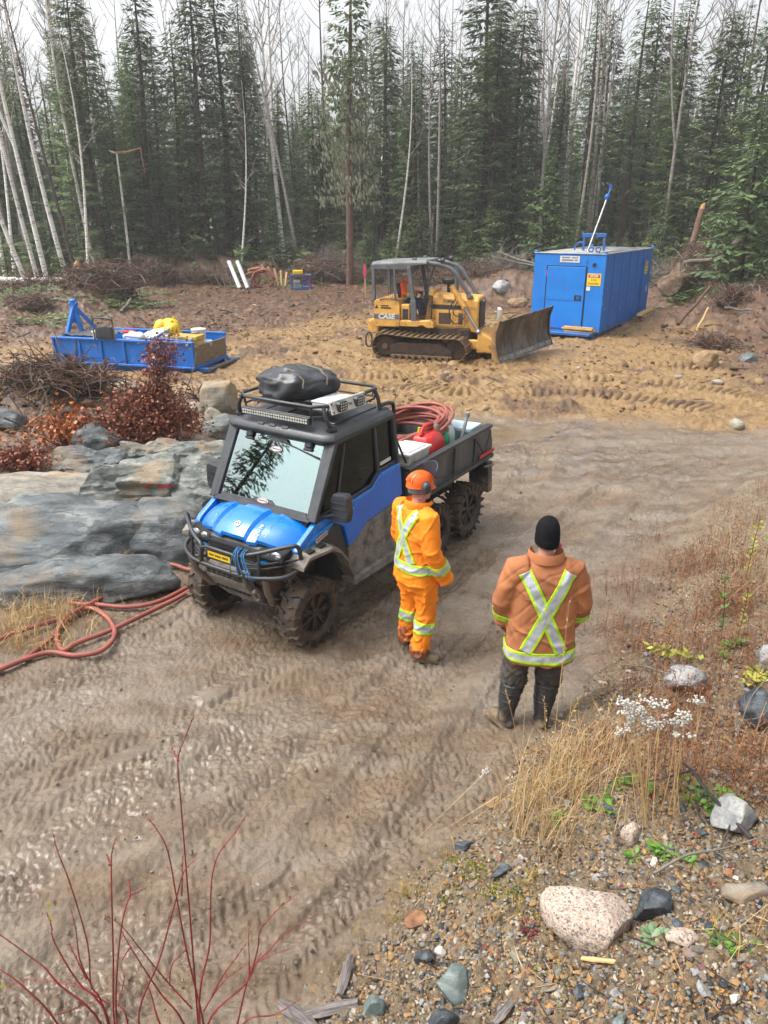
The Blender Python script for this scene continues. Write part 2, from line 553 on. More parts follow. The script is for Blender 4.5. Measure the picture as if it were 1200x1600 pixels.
def make_ground():
 NX,NY=800,1040
 yy=np.concatenate([[-3.0,-2.0,-1.2,-0.6,0.0,0.4,0.8,1.1,1.35,1.55],np.geomspace(1.7,56,NY-30),np.geomspace(57,150,20)])
 NY=len(yy)
 u=np.linspace(-1,1,NX)
 hw=np.maximum(yy,0.6)*0.86+4.2
 hw=np.where(yy>56,hw*1.3,hw)
 vw=(np.maximum(yy,0.6)*0.545+1.0)[:,None]
 au=np.abs(u)[None,:]
 X=np.sign(u)[None,:]*np.where(au<.8,vw*au/.8,vw+(hw[:,None]-vw)*(np.maximum(au-.8,0)/.2)**1.5)
 Y=np.repeat(yy[:,None],NX,1)
 z,s,shelf=ground_base(X,Y)
 n1=perlin(X/1.7,Y/1.7,40); n2=perlin(X/0.6,Y/0.6,41)
 # zones
 road_edge_far=poly_sd(X,Y,np.array([(-30,15.5),(-4.5,15.2),(-1,15.6),(2,15.0),(4,14.6),(7,13.6),(12,14.5),(30,20)]))+0.6*n1+0.25*n2
 worked=sm(-0.4,0.5,-road_edge_far) # churned, ochre ground beyond the road
 hum_edge=poly_sd(X,Y,np.array([(-40,22),(-11,24.5),(-5.5,25.5),(-2,31),(1,35),(4,33),(9.5,29.5),(10.2,23.5),(9,18.5),(11,14.5),(30,14)]))+1.3*n1+0.6*n2
 humus=sm(-1.2,1.2,-hum_edge)
 leftwild=sm(0.0,1.2,-poly_sd(X,Y,np.array([(-14,5.0),(-5.4,6.0),(-3.9,7.0),(-3.0,8.4),(-2.4,10.5),(-2.3,13),(-3.0,16.0),(-9,18.6),(-30,20.5)]))+0.3*n2)
 humus=np.maximum(humus,leftwild*0.9)
 bank=sm(-0.05,0.35,s+0.12*n2)*(1-sm(9,12.5,Y))
 humus=np.maximum(humus,sm(0.2,1.0,s)*sm(7.0,10.5,Y)*0.55)
 road=(1-worked)*(1-bank)*(1-leftwild)
 humus=np.maximum(humus,worked*0.85*sm(0.15,0.55,fbm(X,Y*1.6,2.4,3,44)))
 humus=humus*(1-bank*0.75)
 # relief of each zone
 ax,ay=0.559,0.829
 al=X*ax+Y*ay; ac=X*ay-Y*ax
 wx=0.05*perlin(X/0.25,Y/0.25,50); wy=0.05*perlin(X/0.25,Y/0.25,51)
 near=1-sm(10,24,Y)
 w1=perlin((al+wx)/0.052,(ac+wy)/0.085,52)
 crease=np.exp(-(w1/0.17)**2)
 amt=np.clip(0.5+1.1*perlin(al/1.5,ac/0.6,53)+0.4*perlin(X/0.5,Y/0.5,58),0.03,1.2)
 w2=perlin((al+2*wx)/0.17,(ac+2*wy)/0.23,54)
 z=z+road*(-0.020*crease*amt*(1-sm(12,20,Y))-0.014*np.exp(-(w2/0.09)**2)*amt+0.010*perlin(X/0.04,Y/0.04,55)*near)
 z=z+0.022*fbm(X,Y,0.55,4,60)*(road*0.9+worked*2.2)
 bil=np.abs(fbm(X,Y,0.42,4,70,0.55))
 z=z+worked*(0.075*bil-0.03+0.03*np.abs(fbm(X,Y,0.16,3,72,0.6)))+humus*(0.09*np.abs(fbm(X,Y,0.4,5,75,0.6))-0.03)*(1-road)+0.10*humus*perlin(X/1.3,Y/1.3,77)
 z=z+bank*(0.040*np.abs(fbm(X,Y,0.085,3,84,0.6))-0.016+0.010*perlin(X/0.022,Y/0.022,86))
 lugmask=np.zeros_like(z)
 def tracks(lines,crawl):
  nonlocal z
  for pts,half,pitch,depth in lines:
   sp=[p[:2] for p in spline([(a,b,0) for a,b in pts],7)]
   acc=0.0
   dmin=np.full(z.shape,9.0); sal=np.zeros(z.shape); sdd=np.zeros(z.shape)
   for i in range(len(sp)-1):
    a,b=sp[i],sp[i+1]
    dx,dy=b[0]-a[0],b[1]-a[1]
    L=math.hypot(dx,dy)
    if L<1e-4:
     continue
    r0=np.searchsorted(yy,min(a[1],b[1])-0.7); r1=np.searchsorted(yy,max(a[1],b[1])+0.7)
    if r1>r0:
     xs,ys=X[r0:r1],Y[r0:r1]
     t=((xs-a[0])*dx+(ys-a[1])*dy)/L
     tc=np.clip(t,0,L)
     ex,ey=xs-a[0]-tc*dx/L,ys-a[1]-tc*dy/L
     d=np.sqrt(ex*ex+ey*ey)
     sd=(dx*ey-dy*ex)/L
     m=d<dmin[r0:r1]
     dmin[r0:r1]=np.where(m,d,dmin[r0:r1]); sal[r0:r1]=np.where(m,acc+tc,sal[r0:r1]); sdd[r0:r1]=np.where(m,sd,sdd[r0:r1])
    acc+=L
   jit=0.025*perlin(X/0.12,Y/0.12,91)
   prof=1-sm(half*0.82,half*1.1,dmin+jit)
   rim=np.exp(-((dmin-half*1.25)/(half*0.22))**2)
   if crawl:
    ph=(sal+jit*0.6)/pitch
    tri=np.abs((ph%1)-0.5)*2
    lug=sm(0.22,0.5,tri)
    keep=np.clip(0.85+1.2*perlin(X/1.1,Y/1.1,95),0.25,1)
    z=z*(1-0.9*prof*keep)+prof*keep*(depth*1.1*lug-depth*1.3*(1-lug))+rim*0.05*(0.6+bil)*keep
   else:
    ph=(sal+np.abs(sdd)*0.75+np.sign(sdd)*pitch*0.25+jit*0.5)/pitch
    tri=np.abs((ph%1)-0.5)*2
    lug=sm(0.35,0.75,tri)*sm(0.008,0.03,np.abs(sdd))
    keep=np.clip(0.62+1.5*perlin(X/0.8,Y/0.8,95),0.0,1)
    z=z-0.016*np.exp(-(dmin/(half*1.15))**2)*(1-0.6*sm(13,18,Y))+0.018*np.exp(-((dmin-half*1.9)/(half*0.5))**2)
    z=z+prof*keep*(-depth*0.2-depth*0.50*lug)+rim*depth*0.5*keep
   lugmask[:]=np.maximum(lugmask,prof*keep)
 tracks(TYRE,False)
 tracks(CRAWL,True)
 wet=np.zeros_like(z)
 for px,py,rx,ry,t in PUDDLES:
  c,q=math.cos(t),math.sin(t)
  uu=((X-px)*c+(Y-py)*q)/rx; vv=(-(X-px)*q+(Y-py)*c)/ry
  d=np.sqrt(uu*uu+vv*vv)+0.30*perlin(X/0.3,Y/0.3,97)+0.15*perlin(X/0.1,Y/0.1,98)
  k=1-sm(0.65,1.1,d)
  z=z*(1-0.93*k)-0.040*k*(rx>.3 and py>6)
  wet=np.maximum(wet,1-sm(0.8,1.6,d))
 wet=np.maximum(wet,(0.15+0.75*sm(-0.1,0.45,perlin(al/2.2,ac/0.7,99)))*road)
 V=np.stack([X,Y,z],-1).reshape(-1,3)
 me=bpy.data.meshes.new('ground')
 nv=NX*NY
 me.vertices.add(nv)
 me.vertices.foreach_set('co',V.astype(np.float32).ravel())
 i=np.arange(NY-1)[:,None]*NX+np.arange(NX-1)[None,:]
 q=np.stack([i,i+1,i+NX+1,i+NX],-1).reshape(-1,4)
 nf=len(q)
 me.loops.add(nf*4)
 me.loops.foreach_set('vertex_index',q.astype(np.int32).ravel())
 me.polygons.add(nf)
 me.polygons.foreach_set('loop_start',np.arange(0,nf*4,4,dtype=np.int32))
 me.polygons.foreach_set('use_smooth',np.ones(nf,bool))
 ca=me.attributes.new('zone','FLOAT_COLOR','POINT')
 col=np.stack([worked,humus,bank,wet],-1).reshape(-1,4)
 ca.data.foreach_set('color',col.astype(np.float32).ravel())
 me.update()
 me.validate()
 o=bpy.data.objects.new('ground',me)
 COL.objects.link(o)
 tag(o,'muddy rutted clearing ground with tyre tracks and a gravel bank',kind='structure')
 return o
def ground_mat():
 m=bpy.data.materials.new('mud_ground')
 m.use_nodes=True
 N,Lk=m.node_tree.nodes,m.node_tree.links
 b=N['Principled BSDF']
 g=N.new('ShaderNodeNewGeometry')
 at_=N.new('ShaderNodeAttribute'); at_.attribute_name='zone'
 sp=N.new('ShaderNodeSeparateColor')
 Lk.new(at_.outputs['Color'],sp.inputs[0])
 def nz(sc,det=8,rg=0.65):
  n=N.new('ShaderNodeTexNoise')
  n.inputs['Scale'].default_value=sc; n.inputs['Detail'].default_value=det; n.inputs['Roughness'].default_value=rg
  Lk.new(g.outputs['Position'],n.inputs['Vector'])
  return n.outputs['Fac']
 def ramp(f,*stops):
  r=N.new('ShaderNodeValToRGB')
  e=r.color_ramp.elements
  while len(e)<len(stops):
   e.new(0.5)
  for k,(p,c) in enumerate(stops):
   e[k].position=p; e[k].color=c
  Lk.new(f,r.inputs[0])
  return r.outputs[0]
 def mix(f,a,b2):
  x=N.new('ShaderNodeMix'); x.data_type='RGBA'
  Lk.new(f,x.inputs[0]); Lk.new(a,x.inputs[6]); Lk.new(b2,x.inputs[7])
  return x.outputs[2]
 big,med,fine=nz(0.7),nz(5),nz(38)
 road=ramp(med,(0.28,c8(82,65,48)),(0.5,c8(112,93,72)),(0.72,c8(136,117,94)))
 mpr=N.new('ShaderNodeMapping'); mpr.inputs['Rotation'].default_value=(0,0,-0.977); mpr.inputs['Scale'].default_value=(0.55,3.2,1)
 Lk.new(g.outputs['Position'],mpr.inputs['Vector'])
 stn=N.new('ShaderNodeTexNoise'); stn.inputs['Scale'].default_value=1.0; stn.inputs['Detail'].default_value=5; Lk.new(mpr.outputs[0],stn.inputs['Vector'])
 road=mix(ramp(stn.outputs['Fac'],(0.40,(0,0,0,1)),(0.62,(0.85,0.85,0.85,1))),road,ramp(med,(0.3,c8(122,108,92)),(0.7,c8(148,135,118))))
 road=mix(ramp(nz(0.9,4),(0.46,(0,0,0,1)),(0.68,(0.6,0.6,0.6,1))),road,ramp(med,(0.3,c8(94,69,45)),(0.7,c8(130,102,71))))
 road=mix(ramp(fine,(0.45,(0,0,0,1)),(0.8,(0.45,0.45,0.45,1))),road,ramp(nz(90),(0.3,c8(92,78,64)),(0.7,c8(168,152,132))))
 och=ramp(nz(2.6),(0.28,c8(86,63,42)),(0.44,c8(134,103,62)),(0.56,c8(150,122,78)),(0.72,c8(94,71,49)))
 och=mix(ramp(nz(26),(0.42,(0,0,0,1)),(0.62,(0.7,0.7,0.7,1))),och,ramp(nz(60),(0.3,c8(98,66,38)),(0.7,c8(176,144,96))))
 hum=ramp(nz(3.2),(0.25,c8(54,42,34)),(0.46,c8(84,64,50)),(0.60,c8(112,80,54)),(0.78,c8(72,57,46)))
 hum=mix(ramp(nz(30),(0.45,(0,0,0,1)),(0.66,(0.75,0.75,0.75,1))),hum,ramp(nz(75),(0.3,c8(46,33,27)),(0.55,c8(118,84,56)),(0.75,c8(150,122,96))))
 bnk=ramp(nz(7),(0.25,c8(84,71,54)),(0.5,c8(118,101,76)),(0.75,c8(138,122,96)))
 bnk=mix(ramp(nz(55),(0.45,(0,0,0,1)),(0.65,(0.8,0.8,0.8,1))),bnk,ramp(nz(120,3),(0.3,c8(72,62,54)),(0.5,c8(132,106,72)),(0.75,c8(186,164,128))))
 vr=N.new('ShaderNodeTexVoronoi'); vr.inputs['Scale'].default_value=62; Lk.new(g.outputs['Position'],vr.inputs['Vector'])
 vs_=N.new('ShaderNodeSeparateColor'); Lk.new(vr.outputs['Color'],vs_.inputs[0])
 bnk=mix(ramp(nz(4.5),(0.40,(0.15,0.15,0.15,1)),(0.62,(0.85,0.85,0.85,1))),bnk,ramp(vs_.outputs[0],(0.0,c8(58,58,58)),(0.2,c8(96,84,68)),(0.45,c8(138,114,82)),(0.7,c8(150,130,100)),(0.85,c8(112,112,110)),(1.0,c8(190,178,158))))
 col=mix(sp.outputs[0],road,och)
 col=mix(sp.outputs[1],col,hum)
 col=mix(sp.outputs[2],col,bnk)
 Lk.new(col,b.inputs['Base Color'])
 # wet mud: smoother where water stands
 rr=ramp(nz(3.5),(0.3,(0.26,)*3+(1,)),(0.7,(0.58,)*3+(1,)))
 wv=N.new('ShaderNodeMix'); wv.data_type='RGBA'
 Lk.new(at_.outputs['Alpha'],wv.inputs[0]); Lk.new(rr,wv.inputs[6]); wv.inputs[7].default_value=(0.13,)*3+(1,)
 Lk.new(wv.outputs[2],b.inputs['Roughness'])
 cw=N.new('ShaderNodeMath'); cw.operation='MULTIPLY'; cw.inputs[1].default_value=0.55
 Lk.new(at_.outputs['Alpha'],cw.inputs[0]); Lk.new(cw.outputs[0],b.inputs['Coat Weight']); b.inputs['Coat Roughness'].default_value=0.12
 bp=N.new('ShaderNodeBump'); bp.inputs['Distance'].default_value=0.02; bp.inputs['Strength'].default_value=1.0
 Lk.new(nz(45,8,0.7),bp.inputs['Height'])
 Lk.new(bp.outputs[0],b.inputs['Normal'])
 return m
ground=make_ground()
ground.data.materials.append(ground_mat())
# puddles lie in the hollows
puddle_m=mat('puddle_water',c8(132,114,90),c8(116,100,80),scale=3,rough=0.04,spec=0.6,bump=0.0006,bscale=30)
for px,py,rx,ry,t in PUDDLES[:2]+PUDDLES[5:7]:
 mb=MB()
 ring=[]
 for k in range(28):
  a=2*math.pi*k/28
  q_=.95+.22*float(perlin(px*3+1.3*math.cos(a),py*3+1.3*math.sin(a),2))
  u,v=q_*rx*math.cos(a),q_*ry*math.sin(a)
  ring.append((u*math.cos(t)-v*math.sin(t),u*math.sin(t)+v*math.cos(t),0))
 mb.add(ring,[tuple(range(28))])
 o=mb.build('puddle',puddle_m,fixn=False)
 o.location=(px,py,-0.030)
 tag(o,'shallow brown puddle in the mud',kind='structure')
 # ------------------------------------------------------------------ trees
def spruce_mesh(seed,H,rad,h0=0.12,dens=1.0,droop=0.35,power=0.75,spray=0.34,gap=0.0,wid=0.30,tipclump=False):
 """crown of a spruce: whorls of drooping boughs, each carrying flat sprays of needles"""
 r=random.Random(seed)
 mb=MB()
 tm=MB()
 lean=(r.uniform(-.02,.02),r.uniform(-.02,.02))
 ax=lambda h:Vector((lean[0]*h+0.05*math.sin(h*0.5+seed),lean[1]*h+0.05*math.cos(h*0.4),h))
 base_r=0.011*H+0.02
 hs_=[H*k/14 for k in range(15)]
 tm.tube([ax(h) for h in hs_],[max(base_r*(1-h/H)**0.85,0.012) for h in hs_],7)
 h=H*0.05
 az=0
 while h<H*0.985:
  f=h/H
  live=f>=h0+r.uniform(-.04,.04)
  prof=(1-f)**power*min(1,0.45+(f/max(h0+0.25,.01))*0.6)
  L0=rad*max(prof,0.035)
  k=r.choice((4,5,6)) if live else r.choice((1,2,3))
  for b in range(k):
   az+=2.399+r.uniform(-.5,.5)
   if r.random()<gap:
    continue
   L=L0*r.uniform(.6,1.15)
   up=0.35*f-droop*(1-f)*r.uniform(.5,1.3)
   d=Vector((math.cos(az),math.sin(az),0))
   side=Vector((-d.y,d.x,0))
   o=ax(h)
   if not live:
    L=rad*r.uniform(.25,.7)
    p1=o+d*L*.5+Vector((0,0,up*L*.3)); p2=o+d*L+side*r.uniform(-.2,.2)*L+Vector((0,0,-abs(up)*L*.9))
    tm.tube([o,p1,p2],[0.018,0.012,0.005],3,1,False)
    for q in range(2):
     t=r.uniform(.4,.9)
     c=o.lerp(p2,t)
     tm.tube([c,c+side*r.choice((-1,1))*L*.25+d*L*.12-Vector((0,0,L*.12))],[0.008,0.003],3,1,False)
    continue
   n=max(3,int(L/0.115*dens))
   tb=r.random()
   for q in range(n):
    t=(q+r.random())/n
    if t<0.12 and L>0.8:
     continue
    if tipclump and t<0.45 and r.random()<.75:
     continue
    z=up*L*t+0.30*L*max(0,t-.45)**2*(1.2 if f>.2 else .5)
    c=o+d*(L*t)+Vector((0,0,z))+Vector((r.gauss(0,.03),r.gauss(0,.03),r.gauss(0,.03)))
    for sgn in (-1,1):
     ln=spray*(0.45+0.75*math.sin(math.pi*min(t*.85+.15,1)))*r.uniform(.6,1.2)*min(1,.35+L)
     if t>.93:
      ln*=.6
     dr=(d*r.uniform(.35,.8)+side*sgn*r.uniform(.5,1.0)+Vector((0,0,-r.uniform(.05,.55)))).normalized()
     w=dr.cross(Vector((r.uniform(-.4,.4),r.uniform(-.4,.4),1))).normalized()*(ln*wid*.5)
     e=c+dr*ln
     m_=c+dr*(ln*.5)
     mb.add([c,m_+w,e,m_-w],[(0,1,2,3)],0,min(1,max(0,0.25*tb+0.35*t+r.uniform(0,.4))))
  h+=(0.15+0.012*H*(1-f*.6))*r.uniform(.75,1.25)*(1 if live else 1.3)
 return mb,tm
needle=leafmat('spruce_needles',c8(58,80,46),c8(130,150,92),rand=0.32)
needle_light=leafmat('pale_needles',c8(62,88,54),c8(128,152,98),rand=0.15)
needle_grey=leafmat('lichen_needles',c8(92,100,78),c8(178,176,150),rand=0.1)
needle_rust=leafmat('rust_needles',c8(104,74,48),c8(146,124,84),rand=0.15)
bark_dark=mat('spruce_bark',c8(88,72,62),c8(58,48,42),scale=9,rough=0.9,bump=0.012,bscale=30,stretch=(1,1,.3),rand=.25)
bark_red=mat('pine_bark',c8(128,94,76),c8(78,60,52),scale=8,rough=0.9,bump=0.015,bscale=26,stretch=(1,1,.35))
deadwood=mat('dead_twigs',c8(132,122,112),c8(92,84,76),scale=6,rough=0.9)
birch_bark=mat('birch_bark',c8(240,235,228),c8(112,104,98),scale=7,rough=0.7,bump=0.004,bscale=20,stretch=(.5,.5,2.6),contrast=(.52,.70),rand=.1)
aspen_bark=mat('grey_trunk_bark',c8(168,160,152),c8(92,84,78),scale=6,rough=0.8,stretch=(.6,.6,1.6),contrast=(.45,.75),rand=.28)
twig_m=mat('bare_twigs',c8(120,106,98),c8(86,74,68),scale=5,rough=0.9,rand=.2)
twig_w=mat('pale_twigs',c8(176,166,156),c8(120,110,102),scale=5,rough=0.85,rand=.15)
SPR=[]
for i,(H,rad,h0,dens,droop,gap,tip) in enumerate([(15.5,2.9,.07,1.0,.38,.03,0),(17.5,2.4,.10,1.0,.45,.06,0),(14,2.7,.05,1.05,.30,.03,0),(18.5,2.2,.22,.9,.5,.15,0),(13,2.1,.14,.9,.45,.12,0),(16.5,1.8,.30,.85,.5,.22,1)]):
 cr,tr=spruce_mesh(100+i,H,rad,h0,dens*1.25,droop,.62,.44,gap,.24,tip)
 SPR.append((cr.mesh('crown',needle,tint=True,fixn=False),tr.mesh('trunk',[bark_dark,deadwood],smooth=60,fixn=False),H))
SAP=[]
for i,(H,rad,mt) in enumerate([(4.2,1.35,needle),(3.0,1.1,needle),(6.0,1.7,needle_light)]):
 cr,tr=spruce_mesh(140+i,H,rad,.02,1.5,.2,.8,.30,.02,.34)
 SAP.append((cr.mesh('crown',mt,tint=True,fixn=False),tr.mesh('trunk',[bark_dark,deadwood],smooth=60,fixn=False),H))
def bare_mesh(seed,H,r0,start=.4,spread=.5,nb=22,fork=False,bend=.3,twigs=1.0):
 """leafless birch or aspen: trunk with fine ascending boughs"""
 r=random.Random(seed)
 tm,bm_=MB(),MB()
 ph=r.uniform(0,6)
 ax=lambda h:Vector((bend*math.sin(h/H*3.1+ph)-bend*math.sin(ph),bend*.7*math.sin(h/H*4.2+ph*2)-bend*.7*math.sin(ph*2),h))
 hs_=[H*k/16 for k in range(17)]
 rt=lambda h:max(r0*(1-h/H)**.8,.012)
 tm.tube([ax(h) for h in hs_],[rt(h) for h in hs_],8)
 stems=[(ax,start*H,H,rt)]
 if fork:
  hf=H*r.uniform(.25,.4)
  a=r.uniform(0,6.28)
  ax2=lambda h:ax(hf)+Vector((math.cos(a)*.16,math.sin(a)*.16,1))*(h-hf)+Vector((math.cos(a),math.sin(a),0))*.25*math.sin((h-hf)*.4)
  h2=[hf+(H*.92-hf)*k/10 for k in range(11)]
  rt2=lambda h:max(.75*r0*(1-h/H)**.8,.012)
  tm.tube([ax2(h) for h in h2],[rt2(h) for h in h2],7)
  stems.append((ax2,max(hf+1,start*H),H*.92,rt2))
 for axf,ha,hb,rf in stems:
  for b in range(nb):
   t=r.random()**.8
   h=ha+(hb-ha)*t*.97
   a=r.uniform(0,6.28)
   L=(0.10+spread*.16*(1-t*.75))*(hb-ha)*r.uniform(.5,1.1)
   d=Vector((math.cos(a),math.sin(a),0))
   o=axf(h)
   el=r.uniform(.7,1.6)
   pts=[o]
   for q in range(1,5):
    u=q/4
    pts.append(o+d*L*u*(1-.15*u)+Vector((0,0,el*L*(u**1.25)))+Vector((r.gauss(0,.03),r.gauss(0,.03),0))*L)
   rb=min(rf(h)*.5,.035)
   bm_.tube(pts,[rb*(1-.8*q/4)+.003 for q in range(5)],4,0,False)
   for w in range(int(6*twigs)):
    u=r.uniform(.25,1)
    k=min(3,int(u*4))
    c=pts[k].lerp(pts[k+1],u*4-k)
    a2=a+r.uniform(-1.3,1.3)
    l2=L*r.uniform(.15,.42)
    e1=c+Vector((math.cos(a2),math.sin(a2),r.uniform(.5,1.5)))*l2*.5
    e2=e1+Vector((math.cos(a2+r.uniform(-.5,.5)),math.sin(a2),r.uniform(.7,1.6)))*l2*.5
    bm_.tube([c,e1,e2],[.008,.006,.003],3,0,False)
    if r.random()<.6*twigs:
     e3=e1+Vector((r.uniform(-1,1),r.uniform(-1,1),r.uniform(.3,1.2)))*l2*.35
     bm_.tube([e1,e3],[.005,.0025],3,0,False)
 return tm,bm_
BARE=[]
for i,(H,r0,st,sp_,nb,fk,bd,white) in enumerate([(16,.13,.45,.5,22,0,.35,1),(19,.15,.55,.45,24,1,.3,1),(13,.09,.4,.5,16,0,.4,1),(21,.14,.5,.45,26,0,.25,0),(18,.11,.45,.5,22,1,.3,0),(15,.08,.35,.55,20,0,.35,0),(20,.12,.4,.4,26,0,.3,2)]):
 tm,bm_=bare_mesh(300+i,H,r0,st,sp_,nb,fk,bd)
 ms={1:(birch_bark,twig_w),0:(aspen_bark,twig_m),2:(bark_dark,twig_m)}[white]
 BARE.append((tm.mesh('trunk',ms[0],smooth=60,fixn=False),bm_.mesh('branches',ms[1],smooth=60,fixn=False),H))
def plant_tree(kind,var,x,y,H=None,label=None,cat='tree',group=None,name=None,rot=None,tilt=(0,0),wide=1.0,z=None):
 cr,tr,h=(SPR if kind=='s' else SAP if kind=='p' else BARE)[var]
 k=(H or h)/h
 nm=name or {'s':'spruce_tree','p':'young_spruce','b':'bare_tree'}[kind]
 t=thing(nm,label,cat,(x,y,(hz(x,y) if z is None else z)-.08),rnd.uniform(0,6.28) if rot is None else rot,group)
 t.rotation_euler=(tilt[0],tilt[1],t.rotation_euler[2]) if rot is None else (tilt[0],tilt[1],rot)
 t.rotation_mode='XYZ'
 a,b=('crown','trunk') if kind in 'sp' else ('trunk','branches')
 for n,me in ((a,cr),(b,tr)):
  o=place(n,me,t)
  if n=='branches':
   o['kind']='stuff'
  o.scale=(k*wide,k*wide,k)
 return t
def foot(px,y):
 """x of a photograph column at a distance y (on about level land)"""
 d=y*math.cos(PT)+3.0*math.sin(PT)
 return (px-600)/F_PX*d
 # the trees that can be told apart along the edge of the clearing: kind, variant, photograph column of the foot, distance, height, tilt, label
EDGE=[
('b',0,48,36.5,15,(0,-.20),'birch_tree','white birch leaning outward beside the cut stump end of the log'),
('b',1,76,38.5,18,(0,-.055),'birch_tree','tall forked white birch with peeling bark at the birch clump'),
('b',0,106,42,17,(0,-.08),'birch_tree','white birch close beside the reddish leaning spruce trunk'),
('b',2,137,39.5,13,(.0,-.035),'birch_tree','slim very white birch standing right behind the split stump'),
('b',2,22,42,14,(0,-.05),'birch_tree','thin birch behind the leaning birch at the edge of the picture'),
('b',0,60,41,16,(0,-.07),'birch_tree','white birch between the forked birch and the leaning birch'),
('b',0,150,45,16,(0,-.05),'birch_tree','white birch partly hidden by the slim birch at the split stump'),
('b',2,8,39,13,(0,-.10),'birch_tree','white birch at the very edge leaning outward'),
('b',6,122,43,18,(0,-.10),'spruce_tree','bare reddish brown spruce trunk leaning among the white birches'),
('b',2,376,46,10,(0,.04),'birch_tree','slim crooked birch above the two white pipes'),
('b',1,446,50,20,(0,-.035),'birch_tree','thick old forked birch with mossy trunk behind the small pump'),
('b',3,468,49,18,(0,-.19),'birch_tree','slender birch leaning across the thick old birch'),
('b',2,618,48,12,(0,.03),'birch_tree','slim white birch standing behind the bulldozer canopy'),
('b',3,682,50,18,(0,-.02),'poplar_tree','tall straight pale poplar behind the bulldozer hood'),
('b',4,868,56,20,(0,-.02),'poplar_tree','tall pale forked poplar rising behind the small light spruce'),
('b',0,846,55,17,(0,-.06),'birch_tree','leaning birch next to the tall forked poplar'),
('b',3,1070,52,18,(0,.01),'poplar_tree','pale thin trunk above the snapped tree'),
('s',0,165,46,15.5,(0,0),'spruce_tree','broad dark spruce behind the slim white birch'),
('s',3,238,50,17,(0,.02),'spruce_tree','ragged tall spruce beside the broken birch snag'),
('s',4,205,48,9,(0,0),'spruce_tree','short dense spruce at the foot of the ragged tall spruce'),
('s',1,325,49,16,(0,0),'spruce_tree','dense pointed spruce above the white pipes'),
('s',4,290,51,14,(0,0),'spruce_tree','dark spruce with bare lower trunk beside the root pile'),
('s',1,365,52,17,(0,0),'spruce_tree','tall spruce just left of the thick old birch'),
('s',2,498,53,11,(0,0),'spruce_tree','shorter dark spruce between the old birch and the scraggly pine'),
('s',3,600,55,14,(0,0),'spruce_tree','narrow spruce right behind the scraggly pine'),
('s',4,648,52,11.5,(0,0),'spruce_tree','brownish thin spruce behind the bulldozer canopy'),
('s',0,752,50,17.5,(0,0),'spruce_tree','biggest spruce with broad layered boughs above the brush pile'),
('s',2,800,56,13,(0,0),'spruce_tree','dark spruce beside the biggest spruce'),
('s',5,905,50,15,(0,0),'spruce_tree','open feathery olive spruce behind the blue shack'),
('s',5,965,52,16,(0,0),'spruce_tree','thin open crowned spruce above the shack mast'),
('s',1,1032,50,15,(0,0),'spruce_tree','dense pointed spruce behind the snapped tree'),
('s',2,1085,48,14,(0,0),'spruce_tree','full dark spruce behind the upturned root ball'),
('s',0,1140,46,13.5,(0,0),'spruce_tree','wide dark spruce above the drooping spruce by the mound'),
('p',2,845,44,7.2,(0,.03),'young_spruce','pale green pointed young spruce behind the blue shack'),
('p',0,765,45,4.4,(0,0),'young_spruce','bushy young spruce above the brush pile'),
('p',1,728,46,3.2,(0,0),'young_spruce','low young spruce beside the brush pile'),
('p',0,1010,40,3.4,(0,0),'young_spruce','light bushy sapling at the back corner of the shack'),
('p',2,1160,31,8.0,(0,-.06),'young_spruce','big drooping spruce behind the dirt mound'),
('p',2,1205,30,5.2,(0,.05),'young_spruce','drooping spruce at the edge of the dirt mound'),
('p',0,1098,36,3.6,(0,.2),'young_spruce','tilted young spruce beside the upturned root ball'),
('p',1,640,47,3.0,(0,0),'young_spruce','low young spruce right behind the bulldozer roof'),
('p',1,455,47,2.2,(0,0),'young_spruce','small round spruce sapling behind the pump'),
('p',0,160,41,2.6,(0,0),'young_spruce','fresh green sapling beside the split stump'),
('p',1,15,38,3.0,(0,0),'young_spruce','sapling under the leaning birch'),
('p',0,95,40,2.4,(0,0),'young_spruce','low green sapling behind the fallen birch log'),
('p',1,260,44,1.6,(0,.3),'young_spruce','small leaning sapling on the root pile'),
('p',0,575,46,3.2,(0,0),'young_spruce','green sapling beside the foot of the scraggly pine'),
]
for kind,var,px,y,H,tilt,nm,lab in EDGE:
 x=foot(px,y)
 plant_tree(kind,var,x,y,H,lab,'tree',None,nm,wide=1.3 if kind=='s' else 1.15 if kind=='p' else 1.0,rot=rnd.uniform(-.25,.25) if tilt[1] else None,tilt=tilt)
 # the scraggly lichen-hung pine
px_,py_=foot(545,43.5),43.5
t=thing('pine_tree','scraggly pine with bare reddish trunk and lichen grey crown','tree',(px_,py_,hz(px_,py_)-.05))
cr,tr=spruce_mesh(177,17.5,2.3,.40,1.1,.25,.45,.46,.12,.30,True)
cr.build('crown',needle,t,tint=True,fixn=False)
tr.build('trunk',[bark_red,deadwood],t,smooth=60,fixn=False)
lm=MB()
r_=random.Random(5)
for k in range(300):
 h=r_.uniform(4.6,11.5); a=r_.uniform(0,6.28); L=r_.uniform(.3,1.7)
 d=Vector((math.cos(a),math.sin(a),0))
 c=Vector((0,0,h))+d*L+Vector((0,0,-.25*L))
 for q in range(5):
  e=c+Vector((r_.gauss(0,.16),r_.gauss(0,.16),r_.gauss(0,.10)))
  lm.add([e,e+Vector((.05,.04,-.10)),e+Vector((.02,.01,-.26)),e+Vector((-.05,.02,-.1))],[(0,1,2,3)],0,r_.random())
o=lm.build('lichen',needle_grey,t,tint=True,fixn=False)
